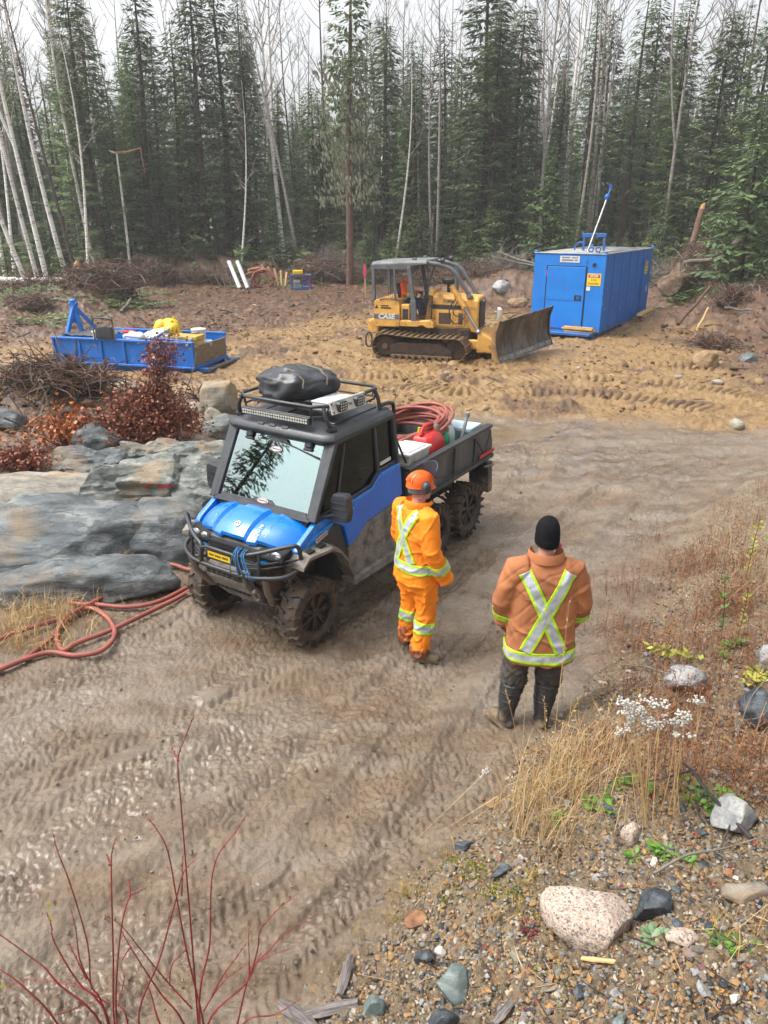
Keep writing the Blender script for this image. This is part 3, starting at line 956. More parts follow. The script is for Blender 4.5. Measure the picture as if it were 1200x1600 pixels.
# deeper rows: spruces and bare trunks standing among each other
used=[(foot(e[2],e[3]),e[3]) for e in EDGE]
LABS={0:'dark spruce standing among the crowded trees inside the forest',1:'bare pale grey trunk rising between the spruces inside the forest',2:'bare white trunk standing deeper inside the forest',3:'dark leafless trunk standing inside the forest'}
GRPS={0:'spruces inside the forest',1:'bare grey trunks inside the forest',2:'white trunks inside the forest',3:'dark bare trunks inside the forest'}
cnt=[0,0]
r_=random.Random(77)
def room(x,y,d):
 return all((x-a)**2+(y-b)**2>d*d for a,b in used)
for row in range(900):
 y=r_.uniform(47.5,74)
 x=r_.uniform(-1,1)*(.50*y+3.5)
 if cnt[0]+cnt[1]>=275:
  break
 if not room(x,y,1.25 if y>54 else 1.6):
  continue
 used.append((x,y))
 if r_.random()<.60:
  v=r_.choice((0,1,1,2,3,3,4,5))
  H=r_.choice((r_.uniform(5,9),r_.uniform(10,17),r_.uniform(10,17)))
  if 'gap' and 0.36<(x/(y*.54)+1)/2<.5:
   H*=.75
  plant_tree('s',v,x,y,H,LABS[0],'tree',GRPS[0],'spruce_tree',wide=r_.uniform(.95,1.5))
  cnt[0]+=1
 else:
  v=r_.choice((0,2,3,3,4,4,5,5,6,6))
  g={0:2,2:2,3:1,4:1,5:1,6:3}[v]
  plant_tree('b',v,x,y,r_.uniform(14,22),LABS[g],'tree',GRPS[g],{2:'birch_tree',1:'poplar_tree',3:'dead_tree'}[g],tilt=(r_.gauss(0,.03),r_.gauss(0,.03)))
  cnt[1]+=1
for k in range(26):
 y=r_.uniform(44.5,50); x=(r_.random()*2-1)*(.5*y+1)
 plant_tree('p',r_.choice((0,1,0,2)),x,y,r_.uniform(1.8,5.0),'mid green young spruce along the edge of the clearing','tree','young spruces along the clearing edge','young_spruce',wide=r_.uniform(1,1.35))
 # spruces on the far side of the rock shelf, mirrored in the buggy's windshield
for x,y,H,v,lab in ((-22.5,3.2,15.5,3,'tall spruce beyond the rock shelf mirrored in the windshield'),(-19,9.5,8.5,4,'shorter spruce beyond the rock shelf')):
 plant_tree('s',v,x,y,H,lab,'tree',None,'spruce_tree')
 # thin dead sticks and brush between the trunks, past counting
mb=MB()
for k in range(2600):
 y=r_.uniform(46,62); x=r_.uniform(-1,1)*(.5*y+3)
 z=hz(x,y) if k%4==0 else z
 if k%4:
  x=x0+r_.gauss(0,.5); y=y0+r_.gauss(0,.4)
 x0,y0=x,y
 L=r_.uniform(.6,2.6); a=r_.uniform(0,6.28); el=r_.uniform(.05,1.1)
 p=Vector((x,y,z+r_.uniform(0,.4))); q=p+Vector((math.cos(a)*math.cos(el),math.sin(a)*math.cos(el),math.sin(el)))*L
 mb.tube([p,p.lerp(q,.5)+Vector((0,0,r_.uniform(-.1,.15))),q],[.016,.011,.004],3,0,False)
o=mb.build('forest_undergrowth',deadwood,smooth=60,fixn=False)
tag(o,'tangle of thin dead sticks between the trunks',kind='stuff')
# a far wood that reads as one mass behind the rows
mb=MB()
r_=random.Random(404)
for k in range(150):
 y=r_.uniform(76,98); x=r_.uniform(-1,1)*(.52*y+4)
 H=r_.uniform(9,15); z0=hz(x,y)
 mb.tube([(x,y,z0),(x,y,z0+H)],[.14,.02],4,1,False)
 for q in range(150):
  f=r_.random()**.8
  a=r_.uniform(0,6.28); L=2.3*(1-f)**.7*r_.uniform(.4,1)+.15
  c=Vector((x,y,z0+H*(.06+.93*f)))
  d=Vector((math.cos(a),math.sin(a),-.45)); s_=Vector((-d.y,d.x,r_.uniform(-.3,.3)))*.32
  mb.add([c,c+d*L*.6+s_,c+d*L,c+d*L*.6-s_],[(0,1,2,3)],0,r_.random())
o=mb.build('distant_forest',[needle,bark_dark],tint=True,fixn=False)
tag(o,'dark far wood behind the rows of trees',kind='stuff')
# low fir and fern growth on the forest floor
mb=MB()
for k in range(900):
 y=r_.uniform(45.5,60); x=r_.uniform(-1,1)*(.5*y+3); z0=hz(x,y)
 h=r_.uniform(.3,1.2)
 for q in range(16):
  a=r_.uniform(0,6.28); d=Vector((math.cos(a),math.sin(a),r_.uniform(-.2,.7))); c=Vector((x,y,z0+h*r_.random()))
  s_=d.cross(Vector((r_.gauss(0,.4),r_.gauss(0,.4),1))).normalized()*h*.16
  L=h*r_.uniform(.4,.8)
  mb.add([c,c+d*L*.5+s_,c+d*L,c+d*L*.5-s_],[(0,1,2,3)],0,r_.random())
o=mb.build('forest_floor_growth',needle,tint=True,fixn=False)
tag(o,'low green growth under the trees',kind='stuff')
# ------------------------------------------------------------------ the six-wheeled buggy (local axes: x to its front, y to its driver side, z up)
MUDC=c8(138,122,104)
MUDD=c8(84,68,54)
paint_blue=mat('blue_paint',c8(0,128,226),c8(0,112,206),scale=3,rough=0.24,rough2=0.34,coat=0.5,mud=0.30,mudcol=MUDC,mudscale=9,mudz=(0.82,1.05),bump=0.0012,bscale=75)
paint_side=mat('blue_door_paint',c8(0,112,226),c8(0,100,206),scale=3,rough=0.3,coat=0.4,mud=0.28,mudcol=MUDC,mudscale=8,mudz=(0.78,1.0))
plast=mat('black_plastic',c8(44,46,50),c8(58,60,64),scale=6,rough=0.42,rough2=0.6,bump=0.0012,bscale=90,mud=0.25,mudcol=MUDC,mudscale=7,mudz=(0.5,1.1))
plast_clean=mat('wet_black_plastic',c8(46,49,54),c8(62,65,70),scale=8,rough=0.34,rough2=0.5,bump=0.0014,bscale=70)
plast_mud=mat('muddy_plastic',c8(74,72,70),c8(104,100,94),scale=7,rough=0.7,mud=0.58,mudcol=c8(150,142,132),mudscale=6,bump=0.004,bscale=45)
liner_m=mat('wheel_well_mud',c8(104,84,66),c8(58,48,40),scale=5,rough=0.85,bump=0.008,bscale=18,contrast=(.42,.58))
metal_black=mat('black_tube',c8(38,39,42),c8(54,55,58),scale=8,rough=0.35,rough2=0.5,mud=0.2,mudcol=MUDC,mudscale=9,mudz=(0.55,1.0))
metal_mud=mat('muddy_metal',c8(110,104,96),c8(84,76,66),scale=8,rough=0.6,mud=0.5,mudcol=MUDC,mudscale=8)
rubber=mat('muddy_tyre',c8(44,42,40),c8(70,62,54),scale=9,rough=0.72,mud=0.50,mudcol=c8(98,78,58),mudscale=10,bump=0.004,bscale=50)
rim_m=mat('black_rim',c8(34,34,36),c8(66,58,50),scale=9,rough=0.4,mud=0.34,mudcol=c8(92,76,60),mudscale=9)
void_m=mat('dark_void',c8(14,14,15),c8(20,20,21),rough=0.8)
white_m=mat('white_plastic',c8(224,226,226),c8(206,208,208),scale=5,rough=0.45)
white_dirty=mat('dirty_white',c8(214,212,206),c8(176,170,160),scale=6,rough=0.6,mud=0.2,mudcol=MUDC,mudscale=7)
red_m=mat('red_plastic',c8(206,36,30),c8(186,28,26),scale=5,rough=0.4,mud=0.12,mudcol=MUDC,mudscale=9)
yellow_m=mat('yellow_plastic',c8(232,196,24),c8(214,172,16),scale=5,rough=0.5)
black_ink=mat('black_ink',c8(24,24,26),rough=0.6)
red_ink=mat('red_ink',c8(204,44,36),rough=0.55)
chrome_m=mat('lamp_reflector',c8(200,202,206),c8(150,152,158),scale=14,rough=0.18,metal=0.9)
hose_m=mat('red_hose_rubber',c8(162,88,74),c8(136,70,60),scale=5,rough=0.55,mud=0.12,mudcol=MUDC,mudscale=6)
seat_m=mat('dark_seat',c8(36,36,38),c8(50,50,52),rough=0.8)
def glass_mat(name,tint,refl,rough=0.02,bump=0.0):
 """coated vehicle glass: mirrors the surroundings and lets tinted light through"""
 m=bpy.data.materials.new(name)
 m.use_nodes=True
 N,Lk=m.node_tree.nodes,m.node_tree.links
 N.remove(N['Principled BSDF'])
 g=N.new('ShaderNodeBsdfGlossy'); g.inputs['Roughness'].default_value=rough; g.inputs['Color'].default_value=(.74,.90,.90,1)
 t=N.new('ShaderNodeBsdfTransparent'); t.inputs['Color'].default_value=tint
 fr=N.new('ShaderNodeFresnel'); fr.inputs['IOR'].default_value=1.5
 ad=N.new('ShaderNodeMath'); ad.operation='ADD'; ad.inputs[1].default_value=refl; ad.use_clamp=True
 mx=N.new('ShaderNodeMixShader')
 Lk.new(fr.outputs[0],ad.inputs[0]); Lk.new(ad.outputs[0],mx.inputs[0]); Lk.new(t.outputs[0],mx.inputs[1]); Lk.new(g.outputs[0],mx.inputs[2])
 if bump:
  nz=N.new('ShaderNodeTexNoise'); nz.inputs['Scale'].default_value=120; tc=N.new('ShaderNodeTexCoord')
  bp=N.new('ShaderNodeBump'); bp.inputs['Distance'].default_value=bump
  Lk.new(tc.outputs['Object'],nz.inputs['Vector']); Lk.new(nz.outputs['Fac'],bp.inputs['Height']); Lk.new(bp.outputs[0],g.inputs['Normal'])
 Lk.new(mx.outputs[0],N['Material Output'].inputs['Surface'])
 return m
glass_front=glass_mat('windshield_glass',(.40,.54,.52,1),0.24,0.015)
glass_side=glass_mat('tinted_glass',(.16,.17,.17,1),-0.01,0.01)
UTV_YAW=math.atan2(-.829,-.559)
utv=thing('utility_vehicle','muddy blue six-wheeled utility buggy with closed cab and cargo bed','utility vehicle',(-1.224,6.597,-0.015),UTV_YAW)
# wheels
def wheel_meshes():
 ty=MB()
 Rr,W=.355,.22
 prof=[(r__*.965,y__*.9) for r__,y__ in [(.205,-.105),(.235,-.122),(.290,-.128),(.322,-.112),(.334,-.07),(.336,0),(.334,.07),(.322,.112),(.290,.128),(.235,.122),(.205,.105)]]
 ty.lathe(prof,40,'y',cap=False)
 ty.lathe([(.205,-.105),(.205,.105)],40,'y',cap=False)
 nl=19
 for k in range(nl):
  for sg in (-1,1):
   a=2*math.pi*(k+(.25 if sg>0 else-.25))/nl
   for (y0,y1,da0,da1,hgt) in ((.012,.075,-.03,.05,.012),(.070,.135,.06,.075,.006)):
    vs=[]
    for (yy_,aa) in ((y0,a+sg*0+da0),(y1,a+da1)):
     for dw in (-.036,.036):
      for rr_ in (.318 if yy_<.1 else .285,.334+hgt*(1 if yy_<.1 else .55)):
       an=aa+dw*(1 if rr_<.33 else .72)
       vs.append((rr_*math.cos(an),sg*yy_,rr_*math.sin(an)))
    ty.add(vs,[(0,1,3,2),(4,6,7,5),(0,4,5,1),(2,3,7,6),(1,5,7,3),(0,2,6,4)])
    # shoulder knobs
   an=a+.09
   ty.add([(r__*math.cos(an+q),sg*y__,r__*math.sin(an+q)) for r__,y__ in ((.25,.120),(.308,.111),(.318,.126),(.252,.131)) for q in (-.035,.035)],
   [(0,1,3,2),(2,3,5,4),(4,5,7,6),(6,7,1,0),(0,2,4,6),(1,7,5,3)])
 ri=MB()
 ri.lathe([(.206,-.10),(.206,.085),(.196,.095),(.188,.08),(.186,.03),(.10,.028),(.05,.03),(.045,.062),(.0,.064)],32,'y',cap=False)
 for k in range(7):
  a=2*math.pi*k/7
  for da in (-.13,.13):
   p=Vector((.05*math.cos(a),.058,.05*math.sin(a))); q=Vector((.192*math.cos(a+da),.066,.192*math.sin(a+da)))
   ri.bar(p,q,.026,.03,0,up=(0,1,0))
 hb=MB()
 hb.lathe([(.0,.03),(.042,.03),(.042,.075),(.03,.085),(0,.085)],14,'y',cap=False)
 return ty.mesh('tyre',rubber,smooth=35),ri.mesh('rim',rim_m,smooth=35),hb.mesh('hub_cap',rim_m,smooth=35)
TYM,RIM,HUB=wheel_meshes()
wb=MB(); wb.lathe([(.0,-.10),(.05,-.10),(.05,.02),(.0,.02)],12,'y')
AXLE=wb.mesh('wheel',metal_mud)
for i,wx in enumerate((-.05,-2.27,-3.05)):
 for sg in (1,-1):
  w=place('wheel',AXLE,utv,(wx,sg*.60,.345 if i==0 else .345+.030*i),(0,0,0 if sg>0 else math.pi))
  if i==0:
   w.rotation_euler[2]+=R(-6)
  rot=(0,rnd.uniform(0,6),0)
  place('tyre',TYM,w,(0,0,0),rot)
  place('rim',RIM,w,(0,0,0),rot)
  place('hub_cap',HUB,w,(0,0,0),rot)
  # chassis, arms, shocks
mb=MB()
mb.bb((-3.45,-.26,.50),(-1.5,.26,.62)); mb.bb((-1.5,-.56,.40),(-.52,.56,.52))
mb.prism([(-.52,.42),(-.52,1.02),(-.05,1.06),(.16,1.0),(.24,.82),(.22,.52),(.0,.40)],'y',-.36,.36)
mb.bb((-3.2,-.10,.30),(-2.1,.10,.50))
mb.build('chassis',liner_m,utv,bevel=.012,seg=1)
mb=MB()
for wx in (0,-2.26,-3.04):
 for sg in (-1,1):
  for dx in (-.16,.14):
   mb.tube([(wx+dx,sg*.22,.44),(wx+dx*.2,sg*.50,.35)],.020,8)
   mb.tube([(wx+dx*.8,sg*.22,.58),(wx+dx*.2,sg*.50,.46)],.016,8)
mb.build('control_arm',metal_mud,utv,smooth=60)
for sg in (-1,1):
 mb=MB()
 mb.tube([(.05,sg*.46,.46),(-.01,sg*.40,.70)],.022,8); mb.tube([(-.005,sg*.405,.66),(-.04,sg*.36,.96)],.045,10)
 for k in range(7):
  a=Vector((.04,sg*.45,.50)).lerp(Vector((-.03,sg*.37,.88)),k/7)
  mb.tube([a+Vector((.055*math.cos(q*.79),.055*math.sin(q*.79),.005*q)) for q in range(9)],.009,5)
 mb.build('shock_absorber',metal_mud,utv,smooth=50)
 # bonnet
def hood_pt(y,u):
 ay=abs(y)
 xf=.30-.42*ay*ay
 x=-.115+(xf+.115)*u
 z=1.245-.13*(ay/.64)**3+(-.105+.03*ay)*u+.022*math.sin(math.pi*u)-.055*u**5
 p=[(0,.024),(.130,.026),(.160,-.014),(.255,-.010),(.280,.020),(.42,.012),(.50,.014),(.56,-.004),(.64,-.03)]
 for k in range(len(p)-1):
  if p[k][0]<=ay<=p[k+1][0]:
   t=(ay-p[k][0])/(p[k+1][0]-p[k][0])
   dz=p[k][1]*(1-t)+p[k+1][1]*t
 return Vector((x,y,z+dz*min(1,u*8)))
ys_=[0,.06,.135,.165,.21,.255,.285,.36,.43,.50,.56,.61,.64]
ys_=[-v for v in ys_[:0:-1]]+ys_
us_=[0,.1,.25,.45,.65,.8,.9,.96,1.0]
mb=MB()
rows=[[hood_pt(y,u) for y in ys_] for u in us_]
rows.append([p+Vector((-.004,0,-.035)) for p in rows[-1]])
rows.append([p+Vector((-.05,0,-.03)) for p in rows[-1]])
mb.loft(rows,closed=False)
hood=mb.build('hood',paint_blue,utv,smooth=24)
for sg in (-1,1):
 mb=MB()
 p=[hood_pt(sg*.30,u)+Vector((0,0,.006)) for u in (.25,.6,.85)]
 for yy_ in (.0,):
  pass
 mb.tube([hood_pt(sg*.335,u)+Vector((0,0,.0)) for u in (.12,.4,.7,.93)],.003,5)
 mb.build('hood_crease',paint_side,hood)
E4=hood_pt(0,.80)
e1=hood_pt(0,.86)-hood_pt(0,.74)
up_d=-e1.normalized()
mb=MB(); mb.lathe([(.0,.004),(.033,.004),(.035,0)],20,'z',cap=False)
o=mb.build('emblem',white_m,hood)
nrm=Vector((0,-1,0)).cross(up_d).normalized()
if nrm.z<0:nrm=-nrm
M_e=frame4(E4+nrm*.004,(0,1,0),up_d)
o.data.transform(M_e)
mb=MB(); mb.tube([(.010*math.cos(a)+(-.004 if a>2 else .004),.018*math.sin(a),.006) for a in [k*.35-.4 for k in range(14)]],.004,5)
o=mb.build('emblem_mark',black_ink,hood); o.data.transform(M_e)
a_,b_=hood_pt(.21,.62),hood_pt(.21,.86)
n_=(b_-a_).cross(Vector((0,1,0))); n_=n_ if n_.z>0 else-n_
text_obj('hood_lettering','HD10',.052,white_m,hood,frame4(a_.lerp(b_,.5)+n_.normalized()*.006+Vector((0,.02,0)),a_-b_,Vector((0,-1,0))),.0015,bold=.0008)
# fender sides, flares
for sg in (-1,1):
 s2=lambda a,b:(sg*a,sg*b)
 mb=MB()
 mb.prism([(-.44,1.225),(-.115,1.215),(.10,1.095),(.16,1.03),(.13,.955),(.02,.985),(-.32,1.05)],'y',sg*.60,sg*.655)
 f=mb.build('fender',paint_blue,utv,bevel=.012,seg=2)
 mb=MB(); mb.bar((.15,sg*.64,.985),(-.10,sg*.664,1.105),.012,.03); mb.bar((-.10,sg*.664,1.105),(-.42,sg*.664,1.165),.012,.022)
 mb.build('fender_crease',mat('bright_blue_trim',c8(10,150,240),rough=.3,coat=.4) if sg<0 else bpy.data.materials['bright_blue_trim'],f)
 mb=MB()
 mb.bar((-.10,sg*.660,1.045),(-.27,sg*.660,1.085),.006,.042)
 st=mb.build('sticker',white_m,f)
 mb=MB()
 for k in range(9):
  c=Vector((-.11,sg*.6645,1.050)).lerp(Vector((-.26,sg*.6645,1.085)),k/8.5)
  mb.bar(c,c+Vector((-.011,0,.003)),.002,.016)
 mb.build('sticker_print',red_ink,f)
 # wheel flare: strip swept along the arch
 path=[(.22,.93),(.13,1.00),(-.18,.99),(-.29,.93),(-.40,.80),(-.50,.62),(-.58,.50)]
 mb=MB()
 rows=[]
 for k,(x,z) in enumerate(path):
  yo=.80 if k in (2,3,4) else .775 if k<6 else .74
  rows.append([Vector((x,sg*.585,z+.03)),Vector((x,sg*.70,z+.028)),Vector((x,sg*yo,z)),Vector((x,sg*yo,z-.03)),Vector((x-.03 if k>3 else x,sg*.585,z-.02))])
 mb.loft(rows,closed=True)
 fl=mb.build('wheel_flare',plast_mud,utv,smooth=30)
 for cx_ in (.06,-.10):
  mb=MB(); mb.box((cx_,sg*.715,1.022),(.085,.06,.018)); mb.build('vent',void_m,fl)
 mb=MB(); mb.prism([(-.40,1.16),(-.28,1.06),(-.18,1.02),(-.30,.93),(-.42,.78),(-.52,.60),(-.56,.80),(-.46,1.10)],'y',sg*.58,sg*.668)
 mb.build('fender_corner',plast,utv,bevel=.01,seg=1)
 # headlight
 mb=MB(); mb.prism([(.16,1.06),(.27,1.03),(.31,.97),(.26,.90),(.12,.93)],'y',sg*.30,sg*.60)
 hl=mb.build('headlight',void_m,utv,bevel=.02,seg=2)
 for yy_,rr_ in ((.51,.058),(.39,.046)):
  mb=MB(); mb.ell((.27,sg*yy_,.985),(.03,rr_*1.3,rr_),14,8)
  mb.build('lamp',chrome_m,hl,smooth=180)
 mb=MB(); mb.bar((.31,sg*.30,.90),(.17,sg*.63,.945),.02,.022); mb.build('headlight_trim',bpy.data.materials['bright_blue_trim'],hl)
 # grille and bumper shell
mb=MB()
mb.prism([(.20,1.05),(.27,1.03),(.30,.93),(.34,.86),(.34,.72),(.20,.60),(.10,.70)],'y',-.34,.34)
gr=mb.build('grille',plast,utv,bevel=.015,seg=1)
for k in range(4):
 mb=MB(); mb.bar((.315,-.30,.89+k*.034),(.315,.30,.89+k*.034),.02,.012); mb.build('grille_bar',void_m,gr)
mb=MB()
mb.prism([(.345,.82),(.425,.80),(.43,.70),(.30,.52),(.16,.37),(.10,.37),(.12,.45),(.30,.66)],'y',-.26,.26)
sk=mb.build('skid_plate',plast_mud,utv,bevel=.015,seg=1)
for a in range(3):
 for k in range(7):
  mb=MB() if k==0 else mb
  mb.box((.432-.0,-.2+k*.066,.735+a*.022),(.012,.05,.010))
 mb.build('skid_slot',void_m,sk)
mb=MB()
for k in range(8):
 c=Vector((.335,-.2+k*.057,.553)); mb.box(c,(.014,.04,.014))
mb.build('skid_slot',void_m,sk)
for sg in (-1,1):
 mb=MB(); mb.tube([(.40,sg*.47,.83),(.36,sg*.46,.66),(.24,sg*.40,.48),(.06,sg*.36,.42)],.030,10)
 mb.build('brush_leg',metal_mud,utv,smooth=60)
 # brush guard tubes
bg_=MB()
bg_.tube(spline([(.10,-.70,.90),(.30,-.64,.845),(.42,-.46,.83),(.47,-.26,.825),(.47,.26,.825),(.42,.46,.83),(.30,.64,.85),(.10,.70,.91)],5),.021,10)
for sg in (-1,1):
 bg_.tube(spline([(.14,sg*.695,.89),(.17,sg*.705,1.0),(.19,sg*.70,1.10),(.24,sg*.66,1.125),(.40,sg*.40,1.05),(.455,sg*.25,1.005),(.47,sg*.235,.93),(.47,sg*.25,.83)],5),.020,10)
 bg_.tube([(.18,sg*.695,.985),(.37,sg*.46,.95),(.46,sg*.245,.925)],.009,8)
 bg_.tube([(.18,sg*.69,.945),(.37,sg*.46,.905),(.46,sg*.25,.885)],.009,8)
 bg_.tube([(.40,sg*.42,1.05),(.42,sg*.42,.83)],.014,8)
bg_.tube([(.465,-.245,.975),(.478,-.16,1.012),(.478,.16,1.012),(.465,.245,.975)],.016,10)
guard=bg_.build('brush_guard',metal_black,utv,smooth=60)
mb=MB(); mb.bb((.455,-.155,.915),(.475,.155,.995)); mb.build('plate_holder',plast,guard,bevel=.006,seg=1)
mb=MB(); mb.bb((.477,-.14,.918),(.481,.14,.976)); pl=mb.build('number_plate',yellow_m,guard)
mb=MB()
for k in range(16):
 if k in (4,10):continue
 mb.bb((.482,-.118+k*.0148,.938),(.4835,-.118+k*.0148+.008,.958))
mb.build('plate_print',black_ink,guard)
# winch rope and hook (a strap lashed over the guard)
strap_m=mat('blue_strap',c8(40,128,190),c8(28,96,150),scale=20,rough=.7)
mb=MB()
for k,(ya,yb) in enumerate([(.20,.24),(.225,.30),(.27,.36),(.295,.40),(.18,.14)]):
 mb.tube(spline([(.41,ya,1.065),(.475,ya+.01,1.035),(.49,(ya+yb)/2,.94),(.49,yb,.845),(.455,yb+.01,.81)],4),.0055,6)
mb.build('tie_strap',strap_m,utv,smooth=60)
mb=MB(); mb.tube(spline([(.49,.25,.93),(.485,.30,.84),(.44,.34,.72),(.42,.36,.66)],5),.010,7)
mb.build('winch_rope',metal_black,utv,smooth=60)
mb=MB(); mb.tube(spline([(.42,.36,.67),(.40,.335,.625),(.39,.35,.575),(.39,.385,.585),(.40,.39,.635),(.42,.365,.67)],4),.013,8); mb.ell((.42,.36,.67),(.026,.026,.03),8,6)
mb.build('winch_hook',metal_mud,utv,smooth=60)
# cab: floor tub, doors, frame, roof
mb=MB()
mb.bb((-1.48,-.60,.50),(-.50,.60,.56)); mb.bb((-1.50,-.60,.50),(-1.44,.60,1.40)); mb.bb((-.50,-.60,.50),(-.44,.60,1.16))
tub=mb.build('cab_tub',seat_m,utv)
mb=MB(); mb.prism([(-.10,1.20),(-.30,1.24),(-.48,1.16),(-.46,.95),(-.12,.95)],'y',-.56,.56); mb.build('dashboard',seat_m,utv,bevel=.02,seg=2)
for yy_ in (-.30,.30):
 mb=MB(); mb.prism([(-1.05,.80),(-.62,.84),(-.62,.94),(-1.0,.96),(-1.16,1.52),(-1.26,1.50),(-1.18,.82)],'y',yy_-.22,yy_+.22)
 mb.prism([(-1.15,1.54),(-1.24,1.54),(-1.27,1.72),(-1.18,1.73)],'y',yy_-.13,yy_+.13)
 mb.build('seat',seat_m,utv,bevel=.035,seg=2,smooth=40)
mb=MB()
wc=Vector((-.54,.30,1.24)); wu=Vector((.45,0,.9)).normalized()
mb.tube([wc+Vector((0,1,0))*.17*math.cos(a)+wu*.17*math.sin(a) for a in [2*math.pi*k/20 for k in range(20)]],.015,7,closed=True)
for a in (0,2.1,4.2):
 mb.tube([wc,wc+Vector((0,1,0))*.17*math.cos(a)+wu*.17*math.sin(a)],.011,6)
mb.tube([wc,wc+Vector((.2,0,-.1))],.025,8)
mb.build('steering_wheel',plast,utv,smooth=60)
for sg in (-1,1):
 y0,y1=sg*.630,sg*.685
 mb=MB()
 mb.prism([(-.20,1.235),(-.57,1.275),(-.98,1.315),(-1.12,1.425),(-1.47,1.45),(-1.50,1.30),(-1.52,1.08),(-1.05,1.0),(-.88,.99),(-.72,.87),(-.575,.825),(-.50,1.06),(-.32,1.175)],'y',y0,y1)
 door=mb.build('door',paint_side,utv,bevel=.012,seg=2)
 mb=MB()
 mb.bar((-.30,sg*.684,1.232),(-.96,sg*.684,1.295),.014,.045,up=(0,0,1)); mb.bar((-.96,sg*.684,1.295),(-1.11,sg*.684,1.405),.014,.045); mb.bar((-1.11,sg*.684,1.405),(-1.46,sg*.684,1.43),.014,.04)
 mb.build('door_rail',paint_blue,door,bevel=.006,seg=1)
 mb=MB(); mb.prism([(-.575,.815),(-.72,.862),(-.88,.982),(-1.05,.992),(-1.52,1.072),(-1.50,.53),(-1.42,.50),(-.66,.50),(-.60,.56)],'y',sg*.625,sg*.668)
 dp=mb.build('door_lower_panel',plast_mud,door,bevel=.01,seg=1)
 mb=MB(); mb.prism([(-.95,.90),(-1.12,.93),(-1.40,.60),(-1.36,.56),(-.78,.58)],'y',sg*.660,sg*.682); mb.build('door_recess',plast_mud,door,bevel=.014,seg=1)
 mb=MB(); mb.prism([(-.46,1.165),(-.62,1.175),(-.70,1.235),(-.665,1.245),(-.60,1.20),(-.46,1.19)],'y',sg*.68,sg*.70); mb.build('door_handle',paint_blue,door,bevel=.005,seg=1)
 # window glasses with black surrounds
 fr_=MB()
 fr_.bar((-.10,sg*.635,1.225),(-.455,sg*.625,1.905),.05,.075,up=(0,1,0))
 fr_.bar((-.44,sg*.628,1.90),(-1.40,sg*.628,1.955),.05,.07,up=(0,1,0))
 fr_.bar((-1.37,sg*.628,1.96),(-1.445,sg*.645,1.44),.05,.085,up=(0,1,0))
 fr_.bar((-1.075,sg*.634,1.90),(-1.115,sg*.648,1.44),.04,.035,up=(0,1,0))
 fr_.bar((-.16,sg*.645,1.25),(-.57,sg*.650,1.285),.04,.03,up=(0,1,0)); fr_.bar((-.57,sg*.65,1.285),(-.99,sg*.65,1.325),.04,.03,up=(0,1,0)); fr_.bar((-.99,sg*.65,1.325),(-1.12,sg*.65,1.435),.04,.03,up=(0,1,0)); fr_.bar((-1.12,sg*.65,1.44),(-1.45,sg*.65,1.465),.04,.03,up=(0,1,0))
 fr_.bar((-.44,sg*.648,1.29),(-.60,sg*.632,1.86),.03,.022,up=(0,1,0))
 fr_.build('window_frame',plast_clean,door,bevel=.008,seg=1)
 mb=MB(); mb.prism([(-.19,1.25),(-.50,1.88),(-1.075,1.915),(-1.11,1.44),(-.99,1.33),(-.57,1.28)],'y',sg*.628,sg*.634); mb.build('side_window',glass_side,door)
 mb=MB(); mb.prism([(-1.12,1.455),(-1.08,1.915),(-1.35,1.935),(-1.42,1.475)],'y',sg*.628,sg*.634); mb.build('rear_window',glass_side,door)
 mb=MB(); mb.bar((-1.17,sg*.640,1.50),(-1.36,sg*.640,1.515),.004,.035,up=(0,0,1)); mb.build('sticker',white_m,door)
 # mirror
 mb=MB(); mb.tube([(-.22,sg*.65,1.25),(-.30,sg*.76,1.27)],.016,8)
 mb.build('mirror_arm',plast,door,smooth=60)
 mb=MB(); mb.prism([(sg*.70,1.20),(sg*.885,1.215),(sg*.90,1.30),(sg*.89,1.455),(sg*.86,1.485),(sg*.73,1.47),(sg*.70,1.42)],'x',-.36,-.27)
 mi_=mb.build('side_mirror',plast_clean,utv,bevel=.014,seg=2)
 mb=MB()
 for zz in (1.26,1.33,1.39):mb.bb((-.268,sg*.72 if sg>0 else-.88,zz),(-.262,.88 if sg>0 else-.72,zz+.012))
 mb.build('mirror_rib',plast,mi_)
 # sill
 mb=MB(); mb.prism([(-.56,.50),(-.60,.40),(-1.48,.40),(-1.56,.47),(-1.50,.52)],'y',sg*.56,sg*.73)
 mb.build('sill',plast_mud,utv,bevel=.018,seg=1)
 # windshield
WB,WT=Vector((-.105,0,1.235)),Vector((-.435,0,1.875))
wd_=(WT-WB)
wn_=Vector((wd_.z,0,-wd_.x)).normalized()
def wp(y,t,off=0.0):
 return WB+wd_*t+Vector((0,y*(1-.035*t),0))+wn_*off
mb=MB()
def slab(mb,P,th,mi=0):
 q=[p-wn_*th for p in P]
 n=len(P)
 mb.add(list(P)+q,[tuple(range(n)),tuple(range(2*n-1,n-1,-1))]+[(i,i+n,(i+1)%n+n,(i+1)%n) for i in range(n)],mi)
slab(mb,[wp(-.575,.02),wp(.575,.02),wp(.575,.99),wp(-.575,.99)],.006)
ws=mb.build('windshield',glass_front,utv)
mb=MB()
for a,b in (((-.60,0),(.60,0)),((-.60,1),(.60,1)),((-.59,0),(-.59,1)),((.59,0),(.59,1))):
 mb.bar(wp(*a),wp(*b),.05 if a[1]==b[1] else .055,.045,up=wn_)
mb.bar(wp(-.545,.045),wp(.545,.045),.055,.012,up=wn_)
mb.prism([(-.16,0),(.16,0),(.10,.05),(-.10,.05)],'z',0,.008)
for k in range(8):
 i=len(mb.v)-8+k
 x,y,z=mb.v[i]
 mb.v[i]=tuple(wp(x,.07+y*1.2,z+.002))
